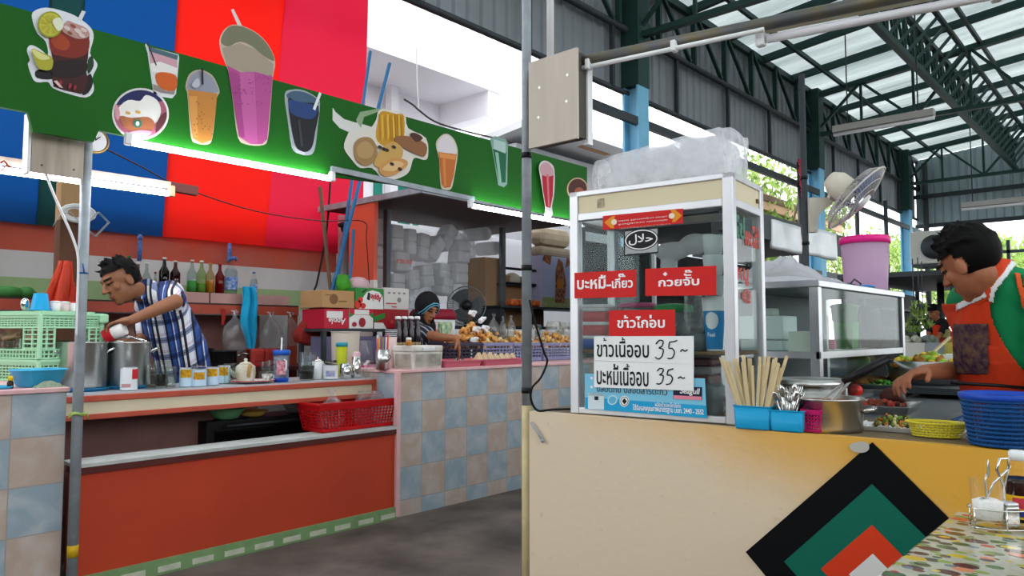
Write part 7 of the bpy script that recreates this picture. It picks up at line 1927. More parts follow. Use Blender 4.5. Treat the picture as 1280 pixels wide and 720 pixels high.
b=MB();b.lathe([(r0*.9,0),(r0,.002),(r0+.0006,.008),(r1,hcu),(r1*.94,hcu),(r0*.9,.004)],n=30);b.build('cup_body',M_WHITE,t)
b=MB();b.lathe([(rz_(.008)+.0006,.008),(rz_(hcu*.74)+.0006,hcu*.74)],n=30,cap=False);b.build('blue_print',C('#1b86c4',.35),t)
b=MB();b.grid(lambda u,v:((rz_(hcu*(.40+.32*v))+.0014)*math.cos((u-.5)*1.3*math.sqrt(max(0,1-(2*v-1)**2))+.1),(rz_(hcu*(.40+.32*v))+.0014)*math.sin((u-.5)*1.3*math.sqrt(max(0,1-(2*v-1)**2))+.1),hcu*(.40+.32*v)),10,12);b.build('bird_print',M_WHITE,t)
me_=text_mesh('Feel',.02,.0)
xs=[v.co.x for v in me_.vertices];x0_,x1_=min(xs),max(xs)
for v in me_.vertices:
 a=((v.co.x-x0_)/(x1_-x0_)-.5)*.8;z=hcu*.27+v.co.y*.020
 v.co=Vector(((rz_(z)+.0016)*math.cos(-sy*-a),(rz_(z)+.0016)*math.sin(-sy*-a),z))
me_.materials.append(M_WHITE);o=bpy.data.objects.new('lettering',me_);COL.objects.link(o);o.parent=t
for i in range(3):
 zc0=P.z+hcu+.001+i*.055
 tt=cup('foam_cup',Vector((P.x,P.y,zc0 if i==0 else zc0)),.030,.036,.07 if i<2 else .066,M_FOAM,('lowest','middle','topmost')[i]+' white foam cup piled on the blue paper cup','cup',group='foam cups in the cabinet',n=22)
 if i:tt.location.z=P.z+hcu+.001+i*.0715
b=MB();b.ball((0,0,0),(.075,.03,.035),16);b.ball((.085,0,.02),(.06,.03,.04),14);b.ball((-.015,0,-.055),(.035,.025,.045),12);b.ball((.13,0,.035),(.05,.03,.02),12)
o=b.build('white_bag',mat('white_carrier','#f3f4f6',.4,transl=.4,var=.15,scale=14,col2='#8aa3c9'));modmesh(o,('REMESH',{'mode':'VOXEL','voxel_size':.007}),('SMOOTH',{'factor':.5,'iterations':5}))
o.location=inc(842,.16,.60);o.rotation_euler=(0,0,RZC);tag(o,'crumpled white carrier bag with a blue mark hanging inside the cabinet','bag')
P=inc(799,.20,.525)
for i,(px,w_,c) in enumerate(((880,.09,'#8b3a44'),(880,.09,'#a59a9c'),(880,.09,'#7d3640'))):
 b=MB();b.box((0,0,.016),(w_,.1,.03),bev=.008);o=b.build('food_box',C(c,.4));o.location=inc(px,.16,.013+.105+i*.0315);o.rotation_euler=(0,0,RZC);tag(o,('lowest dark red','middle grey','topmost dark red')[i]+' flat food box in the lower compartment of the cabinet','box')
b=MB();b.rect_loft([(.05,.045,0),(.058,.052,.095),(.05,.045,.104)],rad=.2);o=b.build('steel_canister',mat('dull_steel','#8c8f92',.4,.7));o.location=inc(880,.16,.013);o.rotation_euler=(0,0,RZC);tag(o,'dull steel canister under the flat food boxes in the cabinet','canister')
clear_bag(inc(893,.07,.013),.09,.14,'clear bag behind the glass at the lower right of the cabinet',83,tie=False)
for i,(px,d) in enumerate(((780,.06),(790,.07),(800,.06),(808,.08))):
 b=MB();b.ball((0,0,.014),(.022,.016,.014),12);b.ball((.012,.006,.02),(.012,.01,.009),8);o=b.build('lime',mat('yellow_lime','#c9b52a',.4));o.location=inc(px,d,.013);tag(o,'yellow lime on the cabinet floor, '+('first','second','third','fourth')[i]+' from the left below the blue poster','lime','limes in the cabinet')
 # bag of foam boxes on the cabinet roof
zr=ZY+.001+HCB
Pc=A0+cu_*WCB*.52+cn*.17;Pc.z=zr
t=thing('foam_box_bag','big milky plastic bag of foam boxes on the roof of the glass cabinet','bag of foam boxes',Pc,RZC)
for i,(x,w_,h) in enumerate(((-.16,.17,.11),(.005,.15,.135),(.165,.15,.15))):
 b=MB();b.rect_loft([(w_/2*.92,.10,.006),(w_/2,.11,.03),(w_/2,.11,h*.5),(w_/2,.11,h-.02),(w_/2*.9,.10,h)],o=(x,0,0),rad=.2);b.build('foam_boxes',M_FOAM,t)
b=MB()
def fn(u,v):
 a=2*PI*u;hx=.275;hy=.135
 cx=math.copysign(abs(math.cos(a))**.4,math.cos(a));cy=math.copysign(abs(math.sin(a))**.4,math.sin(a))
 if v<.55:k=1;z=.002+v/.55*(.112+.06*(cx*.5+.5))
 else:k=1-((v-.55)/.45)**1.2;z=(.114+.06*(cx*k*.5+.5))+.022*(v-.55)/.45
 wr=1+.022*math.sin(9*a+7*v)+.015*math.sin(17*a+3*v)
 return(hx*cx*k*wr,hy*cy*k*wr,z+.005*math.sin(11*a)*math.sin(6*v))
b.grid(fn,90,16);b.build('milky_bag',glassy('milky_thick_bag','#fbfbfd',.08,.2,.4,'#fafaff'),t,recalc=False)
# things on the wall top
ZW=ZY+.0008
def wz(px,py,z=ZW):return onZ(px,py,z)
M_CYANH=mat('bright_blue_holder','#22a5d8',.35,transl=.12)
def holder(px,py,w_,d,h,m_,label,mark=False,holes=False):
 P=wz(px,py);P=P+(P-CAM).normalized()*d*.5;P.z=ZW
 t=thing('utensil_holder',label,'holder',P,RZC)
 if holes:
  t0=basket('x',(0,0,0),0,w_*.85,d*.85,w_,d,h,m_,'x',6,4,5,.004,.18,.06,.006)
  for ch in list(t0.children):ch.parent=t
  bpy.data.objects.remove(t0)
 else:
  b=MB();b.rect_loft([(w_*.45,d*.45,0),(w_*.47,d*.47,.004),(w_*.5,d*.5,h),(w_*.47,d*.47,h),(w_*.44,d*.44,.006),(.002,.002,.006)],rad=.3);b.build('cup_body',m_,t)
  b=MB();b.rect_loft([(w_*.5,d*.5,h-.004),(w_*.53,d*.53,h-.003),(w_*.53,d*.53,h),(w_*.48,d*.48,h)],rad=.3,cap=False);b.build('rim',m_,t)
 if mark:
  b=MB();b.box((w_*.5*.98,-sy*d*-.0,h*.5),(.003,.018,.022));b.build('dark_mark',M_DKSTEEL,t)
 return t,P
hs=mpp(wz(945,536))
t1,P1=holder(944,537,46*hs,.075,.072,M_CYANH,'blue holder full of wooden chopsticks beside the cabinet',True)
rnd=random.Random(11);M_CHOP=mat('bamboo','#dcc79c',.6,var=.25,scale=30,stretch=(6,6,.4))
GCH='wooden chopsticks in the blue holder'
cx_=cu_
for i in range(30):
 u=-1.1+2.2*(i/29)+rnd.uniform(-.08,.08);dd_=rnd.uniform(-.7,.7)
 base_=P1+cu_*(u*.030)+cn*dd_*.02+Vector((0,0,.0085))
 top_=base_+cu_*(u*.062+rnd.uniform(-.012,.012))+cn*dd_*.03+Vector((0,0,.20+rnd.uniform(-.02,.02)))
 b=MB();b.bar(Vector(),top_-base_,rnd.uniform(.007,.0105),.005,up=cn);o=b.build('chopsticks',M_CHOP);o.location=base_
 tag(o,'pale bamboo pair of chopsticks standing in the blue holder by the cabinet','chopsticks',GCH)
t2,P2=holder(986,540,40*hs,.062,.064,M_CYANH,'blue holder full of metal spoons and forks')
for i in range(22):
 a=i*2.4;rr=.018*math.sqrt((i+1)/22);base_=P2+Vector((rr*.5*math.cos(a),rr*.5*math.sin(a),.0085))
 out=Vector((math.cos(a),math.sin(a),0))*(.012+.026*(i/22))+Vector((0,0,.105+.012*math.sin(i*3)))
 L_=out.normalized();
 fork=i%3==0
 t=thing('fork' if fork else 'spoon',('steel fork' if fork else 'steel spoon')+' standing in the right blue holder','fork' if fork else 'spoon',base_,group='steel forks in the holder' if fork else 'steel spoons in the holder')
 b=MB();b.tube([Vector(),out*.5,out*.85],[.0025,.0028,.003],n=6);b.build('handle',M_STEEL2,t)
 b=MB()
 if fork:
  for q in (-1,0,1):b.tube([out*.85,out*.92+cu_*q*.006,out*1.12+cu_*q*.0065],.0018,n=5)
 else:b.ball(out*1.0,(.0095,.004,.018),12,frame3(cn+Vector((0,0,.1*i%.5)),L_))
 b.build('tines' if fork else 'bowl',M_STEEL2,t)
holder(1017,541,23*hs,.05,.066,mat('magenta_plastic','#c9216a',.4,transl=.15),'small magenta lattice holder in front of the soup pot',holes=True)
Pp=wz(1021,542)+cn*.12;Pp.z=ZW
r=42*mpp(Pp);h=onP(1021,502,Pp-cn*r,-cn).z-ZW
t=thing('soup_pot','wide steel soup pot with orange broth behind the utensil holders','pot',Pp,RZC)
b=MB();b.lathe([(r*.96,0),(r,.012),(r,h),(r*1.05,h+.002),(r*1.05,h+.007),(r*.97,h+.006),(r*.95,.016),(.001,.016)],n=44);b.build('body',M_STEEL,t)
b=MB();b.lathe([(r*.955,h*.95),(.001,h*.965)],n=36,cap=False);b.build('broth',mat('orange_broth','#a8501c',.2,var=.6,scale=22,col2='#d98a3c'),t)
b=MB();b.tube([(r,-.03,h*.7),(r+.03,-.03,h*.75),(r+.03,.03,h*.75),(r,.03,h*.7)],.006);b.build('handle',M_STEEL2,t)
Pl=onP(1014,500,Pp+cn*.25,-cn);Pl.z=ZW;hl_=onP(1016,487,Pl-cn*.13,-cn).z-ZW;Pl2=Pl+Vector((0,0,hl_))
t=thing('lidded_pot','second steel pot with a wide flat lid behind the soup pot','pot',Pl,RZC)
b=MB();b.lathe([(.11,0),(.115,.01),(.115,hl_+.002),(.10,hl_+.003)],n=36);b.build('body',M_STEEL,t)
b=MB();Rl=Matrix();b.lathe([(r*1.08,.0),(r*1.14,.003),(r*1.12,.026),(r*.95,.030),(.03,.032),(.001,.032)],M=Rl,o=(0,0,hl_),n=40);b.build('lid',M_STEEL,t)
q0=onP(1035,490,Pp,-cn);q0.z=ZW+h*.8;q1=onD(1065,472,(q0-CAM).dot(_F));q2=onD(1111,448,(q0-CAM).dot(_F)-.02)
t=thing('serving_tongs','steel tongs with a long black handle leaning in the soup pot','tongs',q0)
b=MB();b.bar(q0,q1,.014,.008);b.bar(q0+Vector((0,0,.02))-cu_*.012,q1+Vector((0,0,.004)),.012,.006);buildw(b,'steel_arm',M_STEEL,t)
b=MB();b.tube([q1-(q2-q1)*.25,q1.lerp(q2,.35),q2],[.011,.015,.012],n=10);buildw(b,'black_handle',M_BLACK,t)
LET=[mat('salad_green','#6f8f34',.6),mat('salad_orange','#c9702c',.55),mat('salad_dark','#4a3a24',.6),mat('salad_pale','#cdbf8c',.6)]
P=wz(1100,540)+cn*.075;P.z=ZW
t=thing('foam_tray','white compartment tray of pickles and salad on the wall top','tray',P,RZC)
b=MB();b.rect_loft([(.085,.055,0),(.10,.068,.012),(.102,.07,.014),(.096,.064,.013),(.082,.052,.004),(.01,.01,.004)],rad=.15,smooth=False);b.build('dish',M_WHITE,t)
for x in (-.06,-.03):b=MB();b.box((x,0,.012),(.003,.11,.016));b.build('divider',M_WHITE,t)
lumps('salad',t,LET,(.03,0,.014),(.055,.04,.035),110,.008,5)
P=wz(1168,549)+cn*.055;P.z=ZW
s=mpp(P)
t=thing('yellow_basket','small oval yellow plastic basket on the wall top','basket',P,RZC)
M_YB=mat('yellow_plastic','#d9c838',.4,transl=.15)
b=MB();n_=40
for k in range(6):z=.004+k*.007;f=.82+.18*z/.04;b.tube([(.073*f*math.cos(a),.045*f*math.sin(a),z) for a in [2*PI*i/n_ for i in range(n_)]],.0022,closed=True,n=5)
for i in range(n_):a=2*PI*i/n_;b.bar((.06*math.cos(a),.037*math.sin(a),.003),(.073*math.cos(a),.045*math.sin(a),.04),.0035,.002)
b.build('lattice_sides',M_YB,t)
b=MB();b.tube([(.077*math.cos(a),.048*math.sin(a),.041) for a in [2*PI*i/n_ for i in range(n_)]],.004,closed=True);b.build('rim',M_YB,t)
b=MB();b.lathe([(.06,.001),(.06,.004)],sx=1,sy=.62,n=30);b.build('bottom',M_YB,t)
clear_bag(wz(1212,552)+cn*.09,.14,.05,'crumpled clear bag between the yellow and blue baskets',91,tie=False)
clear_bag(wz(1140,545)+cn*.05,.05,.035,'small crumpled clear bag between the salad tray and the yellow basket',92,tie=False)
P=wz(1252,563)+cn*.10;P.z=ZW
M_BB=mat('royal_blue_weave','#0b4680',.5,transl=.05)
rb=44*mpp(P);hb=.125
t=thing('blue_basket','round woven royal blue basket on the wall top at the right edge','basket',P,RZC)
b=MB();n_=44
for k in range(11):
 z=.006+k*hb/11;f=.80+.2*z/hb
 b.tube([(rb*f*math.cos(a)*(1+.012*(-1)**i),rb*f*math.sin(a)*(1+.012*(-1)**i),z) for i,a in enumerate([2*PI*i/n_ for i in range(n_)])],.0046,closed=True,n=5)
for i in range(n_):a=2*PI*i/n_;b.bar((rb*.8*math.cos(a),rb*.8*math.sin(a),.003),(rb*math.cos(a),rb*math.sin(a),hb),.004,.003)
b.build('woven_sides',M_BB,t)
b=MB();b.lathe([(rb*1.0,hb-.004),(rb*1.07,hb),(rb*1.08,hb+.012),(rb*1.02,hb+.014),(rb*.97,hb+.002)],n=44,cap=False);b.build('rim',mat('blue_rim','#1c48b0',.4),t)
b=MB();b.lathe([(rb*.78,.001),(rb*.78,.005)],n=30);b.build('bottom',M_BB,t)
# diamond board on the wall
def dia(T,L_,R_,m_,off,name,parent=None,thick=None):
 t_,l=on_wall(*T,off),on_wall(*L_,off);a=(l-t_).dot(wd);c=l.z-t_.z
 r_=t_+wd*-c+Vector((0,0,a));bt=l+r_-t_;P=[t_,l]
 if bt.z<.03:
  k=(.03-l.z)/(bt.z-l.z);k2=(.03-r_.z)/(bt.z-r_.z);P+=[l.lerp(bt,k),r_.lerp(bt,k2)]
 else:P.append(bt)
 b=MB();b.poly(P+[r_],-wn*thick if thick else None);return b,name,m_
P=on_wall(1056,663,.006)
t=thing('diamond_board','diamond board of nested black, green, orange and white squares on the yellow wall','wall decoration',P,RZW)
for(T,L_,R_),m_,off,nm in ((((1090,553),(932,690),(1181,637)),mat('black_board','#060709',.55,spec=.12),.006,'black_square'),(((1090,605),(980,702),(1152,668)),mat('teal_green_sheet','#046350',.5),.0075,'green_square'),(((1090,656),(1026,711),(1121,689)),mat('orange_red_sheet','#d63c1a',.45),.009,'orange_square'),(((1091,692),(1061,718),(1106,708)),mat('white_sheet','#dedcd8',.45),.0105,'white_square')):
 b,n_,m2=dia(T,L_,R_,m_,off,nm,thick=.005 if nm=='black_square' else None);buildw(b,n_,m2,t)
b=MB();b.poly([on_wall(x,y,.0095) for x,y in sm([(1062,556),(1075,552),(1085,554),(1086,562),(1078,566),(1066,564)])]);buildw(b,'tape_patch',mat('silver_tape','#b5b1a8',.4),t)
# dining table with condiments
ZTB=.75
q0=onZ(1196,638,ZTB);q1=onZ(1094,714,ZTB)
x1t,x0t,yt=q0.x-.005,q1.x,q0.y
wx=YW0.x+(yt-YW0.y)*(YW1.x-YW0.x)/(YW1.y-YW0.y)
x1t=min(x1t,wx-.012)
mt_=bpy.data.materials.new('printed_vinyl_cloth');mt_.use_nodes=True
nt=mt_.node_tree;N=nt.nodes;L=nt.links;tc=N.new('ShaderNodeTexCoord')
base_col=None;prev=None
nzb=N.new('ShaderNodeTexNoise');nzb.inputs['Scale'].default_value=30;L.new(tc.outputs['Object'],nzb.inputs['Vector'])
rb0=N.new('ShaderNodeValToRGB');rb0.color_ramp.elements[0].color=lin('#9a9a86');rb0.color_ramp.elements[1].color=lin('#c6c3b2');L.new(nzb.outputs[0],rb0.inputs[0]);prev=rb0.outputs[0]
for sc,rot,thr,cols,off in ((26,.5,.36,('#5d7a3c','#3f5c34','#7d8f58','#4b4634'),0),(21,-.4,.33,('#c9543a','#5a2f22','#c9b02c','#d98a6a'),3.3),(29,1.2,.30,('#4a3a28','#8f9f4a','#d9c24a','#b5442e'),7.7),(36,-1.0,.28,('#6f7a84','#c9a22c','#7a3a28','#5d7a3c'),5.1)):
 mp=N.new('ShaderNodeMapping');mp.inputs['Rotation'].default_value=(0,0,rot);mp.inputs['Location'].default_value=(off,off,0);mp.inputs['Scale'].default_value=(1,.75,1);L.new(tc.outputs['Object'],mp.inputs[0])
 vo=N.new('ShaderNodeTexVoronoi');vo.inputs['Scale'].default_value=sc;vo.inputs['Randomness'].default_value=.9;L.new(mp.outputs[0],vo.inputs['Vector'])
 lt=N.new('ShaderNodeMath');lt.operation='LESS_THAN';lt.inputs[1].default_value=thr;L.new(vo.outputs['Distance'],lt.inputs[0])
 cr=N.new('ShaderNodeValToRGB');cr.color_ramp.interpolation='CONSTANT';e=cr.color_ramp.elements;e[0].color=lin(cols[0]);e[1].position=.25;e[1].color=lin(cols[1])
 for i_,p_ in ((2,.5),(3,.75)):x=e.new(p_);x.color=lin(cols[i_])
 sx=N.new('ShaderNodeSeparateColor');L.new(vo.outputs['Color'],sx.inputs[0]);L.new(sx.outputs[0],cr.inputs[0])
 mx=N.new('ShaderNodeMix');mx.data_type='RGBA';L.new(lt.outputs[0],mx.inputs[0]);L.new(prev,mx.inputs[6]);L.new(cr.outputs[0],mx.inputs[7]);prev=mx.outputs[2]
P_=N['Principled BSDF'];L.new(prev,P_.inputs['Base Color']);P_.inputs['Roughness'].default_value=.16;P_.inputs['Specular IOR Level'].default_value=.6
t=thing('dining_table','dining table with glossy leaf and fruit patterned top at the lower right','table',(x0t,yt,0))
W_,D_=x1t-x0t,1.25
b=MB();b.box((W_/2,-D_/2,ZTB-.012),(W_,D_,.024),bev=.006);b.build('table_top',mt_,t)
b=MB();b.box((W_/2,-D_/2,ZTB-.014),(W_+.008,D_+.008,.016),bev=.004);b.build('edge_band',mat('white_edge_band','#d9d9d4',.4),t)
for x in (.06,W_-.06):
 for y in (-.06,-D_+.06):b=MB();b.cyl((x,y,0),(x,y,ZTB-.026),.018,n=12);b.build('leg',M_GALV,t)
zt0=ZTB+.0008
Pg=onZ(1236,663,zt0);Pg+=(Pg-CAM).normalized()*.02;Pg.z=zt0
s=mpp(Pg);rg=20.5*s
M_TUM=glassy('tumbler_glass','#ffffff',.03,.02)
t=thing('condiment_caddy','chrome wire condiment caddy holding the sugar glass and bottle','caddy',Pg)
rt=_r
b=MB()
for zz_ in (.006,.045):b.tube([Pg+rt*(.028+.068*math.cos(a))+_f*(.042*math.sin(a))+Vector((0,0,zz_)) for a in [i*PI/16 for i in range(32)]],.0014,closed=True)
for k in range(6):a=k*PI/3+.3;q=Pg+rt*(.028+.068*math.cos(a))+_f*(.042*math.sin(a));b.cyl(q+Vector((0,0,.0022)),q+Vector((0,0,.045)),.002,n=6)
buildw(b,'wire_frame',M_STEEL2,t)
b=MB();q=Pg+rt*.036+_f*.0
b.tube([q+Vector((0,0,.006)),q+Vector((0,0,.09)),q+rt*-.014+Vector((0,0,.125)),q+rt*-.006+Vector((0,0,.148)),q+rt*.012+Vector((0,0,.148)),q+rt*.012+Vector((0,0,.13)),q+rt*.002+Vector((0,0,.09))],.003);buildw(b,'loop_handle',M_STEEL2,t)
t=thing('sugar_glass','glass tumbler half full of white sugar on the dining table','glass',Pg+Vector((0,0,.009)))
hg=onD(1236,604,(Pg-CAM).dot(_F)).z-zt0
b=MB();b.lathe([(rg*.82,0),(rg*.86,.004),(rg,hg),(rg*.94,hg),(rg*.82,.012),(.001,.012)],n=36);b.build('glass',M_TUM,t)
b=MB();b.lathe([(rg*.76,.0125),(rg*.84,hg*.5),(rg*.5,hg*.56),(.001,hg*.55)],n=30);b.build('sugar',mat('white_sugar','#f1efec',.8,bump=.4,bscale=300),t)
t=thing('sugar_spoon','dark steel spoon leaning in the sugar glass','spoon',Pg+Vector((0,0,.009)))
b=MB();b.tube([Vector((0,0,hg*.5)),rt*-.004+Vector((0,0,hg*.95)),rt*.0+Vector((0,0,hg*1.1))],.0022);b.ball(rt*.004+Vector((0,0,hg*1.22)),(.007,.003,.02),12);b.build('spoon_body',M_STEEL,t)
t=thing('sugar_spoon','thin steel spoon lying across the rim of the sugar glass','spoon',Pg+Vector((0,0,.009)))
b=MB();b.tube([rt*-.004+Vector((0,0,hg*.52)),rt*.014+Vector((0,0,hg*.9)),rt*.052+Vector((0,0,hg*1.26))],.0025);b.ball(rt*-.010+Vector((0,0,hg*.53)),(.014,.008,.005),10);b.build('spoon_body',M_STEEL2,t)
Ps=Pg+rt*.038-_f*.012;Ps.z=zt0+.009
t=thing('shaker','small square chrome shaker between the sugar glass and the sauce bottle','shaker',Ps,YAW)
b=MB();b.rect_loft([(.0125,.0125,0),(.0135,.0135,.003),(.0135,.0135,.038),(.0125,.0125,.042)],rad=.2);b.build('body',M_STEEL2,t)
b=MB();b.rect_loft([(.0132,.0132,.0425),(.0132,.0132,.048),(.008,.008,.051)],rad=.3);b.build('cap',M_ALU,t)
Pb_=onZ(1276,662,zt0);Pb_+=(Pb_-CAM).normalized()*.03;Pb_.z=zt0+.009
D_b=(Pb_-CAM).dot(_F);hbt=onD(1276,564,D_b).z-zt0-.009;rbt=.030
t=thing('sauce_bottle','clear sauce bottle with dark sauce, yellow label and white cap on the dining table','bottle',Pb_,facing(Pb_))
b=MB();b.lathe([(rbt*.9,0),(rbt,.006),(rbt,hbt*.42),(rbt*.9,hbt*.5),(rbt*.98,hbt*.56),(rbt*.8,hbt*.72),(rbt*.5,hbt*.86),(rbt*.48,hbt*.9)],n=30);b.build('glass',M_TUM,t)
b=MB();b.lathe([(rbt*.86,.004),(rbt*.95,.01),(rbt*.95,hbt*.42),(rbt*.86,hbt*.5),(rbt*.93,hbt*.56),(rbt*.88,hbt*.62)],n=28);b.build('sauce',mat('dark_fish_sauce','#2a0f0a',.1,coat=.6),t)
b=MB();b.lathe([(rbt*1.015,hbt*.08),(rbt*1.015,hbt*.40)],n=30,cap=False);b.build('yellow_label',mat('yellow_label','#e2b21c',.4),t)
b=MB();b.grid(lambda u,v:(rbt*1.03*math.cos((u-.3)*1.4),rbt*1.03*math.sin((u-.3)*1.4),hbt*(.22+.15*v)),8,2);b.build('red_badge',C('#c23a4a',.4),t)
b=MB();b.grid(lambda u,v:(rbt*1.03*math.cos((u-.3)*1.4),rbt*1.03*math.sin((u-.3)*1.4),hbt*(.11+.09*v)),8,2);b.build('blue_badge',C('#2a3f8a',.4),t)
b=MB();b.lathe([(rbt*.58,hbt*.87),(rbt*.6,hbt*.97),(rbt*.5,hbt)],n=22);b.build('cap',M_WHITE,t)
# INNER TABLE, STEEL CABINET, TRAYS
ZI=.85
t=thing('food_table','low inner food table with a blue cloth skirt behind the yellow wall','table',(3.78,1.2,0))
b=MB();b.box((.0,.0,ZI-.012),(1.9,1.05,.024));b.build('table_top',mat('worn_steel_top','#5c6064',.5,.4),t)
b=MB();b.box((-.955,0,ZI-.16),(.012,1.04,.28));b.box((0,-.53,ZI-.16),(1.9,.012,.28));b.build('blue_skirt',mat('blue_cloth','#1f4a86',.8),t)
for sx in (-1,1):
 for s2_ in (-1,1):b=MB();b.box((sx*.9,s2_*.48,(ZI-.026)/2),(.04,.04,ZI-.026));b.build('leg',M_DKSTEEL,t)
XK0=onD(1024,416,3.2).x;YK0=onD(1024,416,3.2).y;XK1=onY(1131,416,YK0).x;YK1=YK0+.46
HK=onD(1024,349,3.2).z-ZI-.0008
t=thing('steel_cabinet','stainless steel display cabinet with glass sides on the inner table','cabinet',(XK0,YK0,ZI+.0008))
W_,D_=XK1-XK0,YK1-YK0
M_SSF=mat('stainless_frame','#b9bcbf',.3,.8,var=.2,scale=9)
for x in (.02,W_-.02):
 for y in (.02,D_-.02):b=MB();b.box((x,y,HK/2),(.04,.04,HK));b.build('post',M_SSF,t)
b=MB();b.box((W_/2,D_/2,HK-.016),(W_+.01,D_+.01,.032),bev=.004);b.build('top',M_SSF,t)
zm=HK*.40
b=MB();b.box((W_/2,D_/2,zm),(W_-.01,D_-.02,.014));b.box((W_/2,.008,zm),(W_,.014,.03));b.box((.008,D_/2,zm),(.014,D_,.03));b.build('shelf',M_SSF,t)
b=MB();b.box((W_/2,D_/2,.008),(W_,D_,.014));b.build('bottom',M_SSF,t)
b=MB();b.box((W_/2,D_-.008,HK/2),(W_-.08,.006,HK-.06));b.build('back_panel',mat('dull_back_sheet','#6a6d70',.5,.3),t)
M_KG=glassy('display_glass','#e9f0ee',.02,.04,.01)
b=MB();b.box((W_/2,.012,HK/2),(W_-.08,.004,HK-.06));b.build('front_glass',M_KG,t)
b=MB();b.box((.012,D_/2,HK/2),(.004,D_-.08,HK-.06));b.build('side_glass',M_KG,t)
def ink(px,dy,z):
 P=onY(px,416,YK0+dy);return Vector((P.x,YK0+dy,ZI+.0008+z))
def inside(px,Y,z,py1):return onY(px,py1,Y).z-z
zk=zm+.0155;zk0=.0158
P=Vector((XK0+.10,YK0+.25,ZI+.0008+zk))
for i,(dx,dy,w_,d,h,m_,lb) in enumerate(((0,.02,.16,.2,.05,C('#dfe1e4',.5),'grey flat box at the bottom of the pile in the steel cabinet'),(.0,.02,.17,.21,.11,mat('wrapped_white_box','#f4f5f7',.3),'white film-wrapped box in the steel cabinet'),(.0,.03,.08,.1,.035,C('#c9c9bf',.6),'small pale carton on top of the wrapped box in the steel cabinet'))):
 zz_=P.z+sum((.051,.111)[:i])
 b=MB();b.box((0,0,h/2),(w_,d,h-.001),bev=.006);o=b.build('storage_box',m_);o.location=(P.x+dx,P.y+dy,zz_);tag(o,lb,'box')
b=MB();b.box((0,0,.045),(.03,.1,.09),bev=.004);b.box((0,0,.003),(.032,.104,.006));o=b.build('cream_card_box',mat('cream_card','#f6f2e6',.5));o.location=(XK0+.05,YK0+.10,ZI+.0008+zk);tag(o,'cream card box with gold feet standing at the corner of the steel cabinet','box')
P=ink(1058,.12,zk);hh=onY(1058,402,P.y).z-P.z
b=MB();b.rect_loft([(.045,.045,0),(.05,.05,hh)],rad=.15);o=b.build('green_box',mat('vivid_green_plastic','#1fa32c',.35,transl=.15));o.location=P;tag(o,'vivid green plastic box on the shelf of the steel cabinet','box')
P2_=P+Vector((.04,.02,hh+.001))
t=thing('green_tub','dull green tub on the vivid green box in the steel cabinet','tub',P2_)
b=MB();b.lathe([(.055,0),(.06,.006),(.066,.07),(.072,.074),(.072,.08),(.06,.09),(.03,.094)],n=30);b.build('body',mat('sage_green_plastic','#5d9a60',.4,transl=.1),t)
b=MB();b.tube([(.072*math.cos(a),.072*math.sin(a),.077) for a in [i*PI/14 for i in range(28)]],.003,closed=True);b.build('rim',mat('sage_green_plastic','#5d9a60'),t)
P=ink(1040,.25,zk);clear_bag(P,.12,.18,'clear bag with a pink packet beside the corner post in the steel cabinet',95,tie=False)
P=ink(1040,.12,zk);b=MB();b.box((0,0,.025),(.035,.03,.05),bev=.008);o=b.build('pink_packet',C('#d9437e',.4));o.location=P;tag(o,'pink packet on the shelf of the steel cabinet beside the corner post','packet')
P=ink(1090,.09,zk);clear_bag(P,.17,.22,'dark bundle of clear bags at the right end of the steel cabinet shelf',96,tie=False,m_=glassy('dusky_bag','#8d8a90',.06,.2,.5,'#4c4650'))
P=ink(1072,.2,zk0);t=thing('green_jug','tall sage green jug in the lower part of the steel cabinet','jug',P)
b=MB();b.lathe([(.055,0),(.06,.005),(.06,.16),(.05,.17)],n=24);b.build('body',mat('sage_green_plastic','#5d9a60'),t)
b=MB();b.tube([(.058,0,.14),(.095,0,.13),(.095,0,.06),(.058,0,.04)],.007);b.build('handle',mat('sage_green_plastic','#5d9a60'),t)
for i,(px,dy) in enumerate(((1076,.09),(1086,.08),(1093,.06),(1100,.07),(1106,.05),(1080,.14),(1070,.16),(1062,.2),(1050,.2))):
 b=MB();b.ball((0,0,.03),(.05,.035,.03),12);b.ball((.03,.01,.045),(.03,.03,.025),10);b.ball((-.03,.0,.04),(.028,.03,.022),10)
 o=b.build('fried_chicken',mat('fried_batter','#b8692e',.6,var=.6,scale=30,col2='#7a3d18',bump=.5,bscale=80));o.location=ink(px,dy,zk0);o.rotation_euler=(0,0,i)
 tag(o,'piece of golden fried chicken in the lower part of the steel cabinet','fried chicken','fried chicken in the steel cabinet')
zkt=ZI+.0008+HK+.0008
P=onY(1084,416,YK0+.2);s=mpp(P);rbk_=28.0*s
hbk=onY(1084,300,YK0+.2).z-zkt
t=thing('bucket','tall lilac translucent bucket with a hot pink lid on the steel cabinet','bucket',(P.x,YK0+.2,zkt))
b=MB();b.lathe([(rbk_*.84,0),(rbk_*.88,.006),(rbk_,hbk),(rbk_*.97,hbk),(rbk_*.85,.008),(.001,.008)],n=40);b.build('body',mat('lilac_translucent','#f0d6ee',.3,transl=.6),t)
b=MB();b.lathe([(rbk_*1.05,hbk-.03),(rbk_*1.06,hbk-.004),(rbk_*1.02,hbk+.012),(rbk_*.9,hbk+.014),(rbk_*.88,hbk+.006)],n=40);b.build('lid',C('#ee2a8c',.35),t)
P=Vector((XK0+.16,YK0+.2,zkt))
t=thing('plastic_bag','heap of crumpled grey plastic bags on top of the steel cabinet','plastic bag',P)
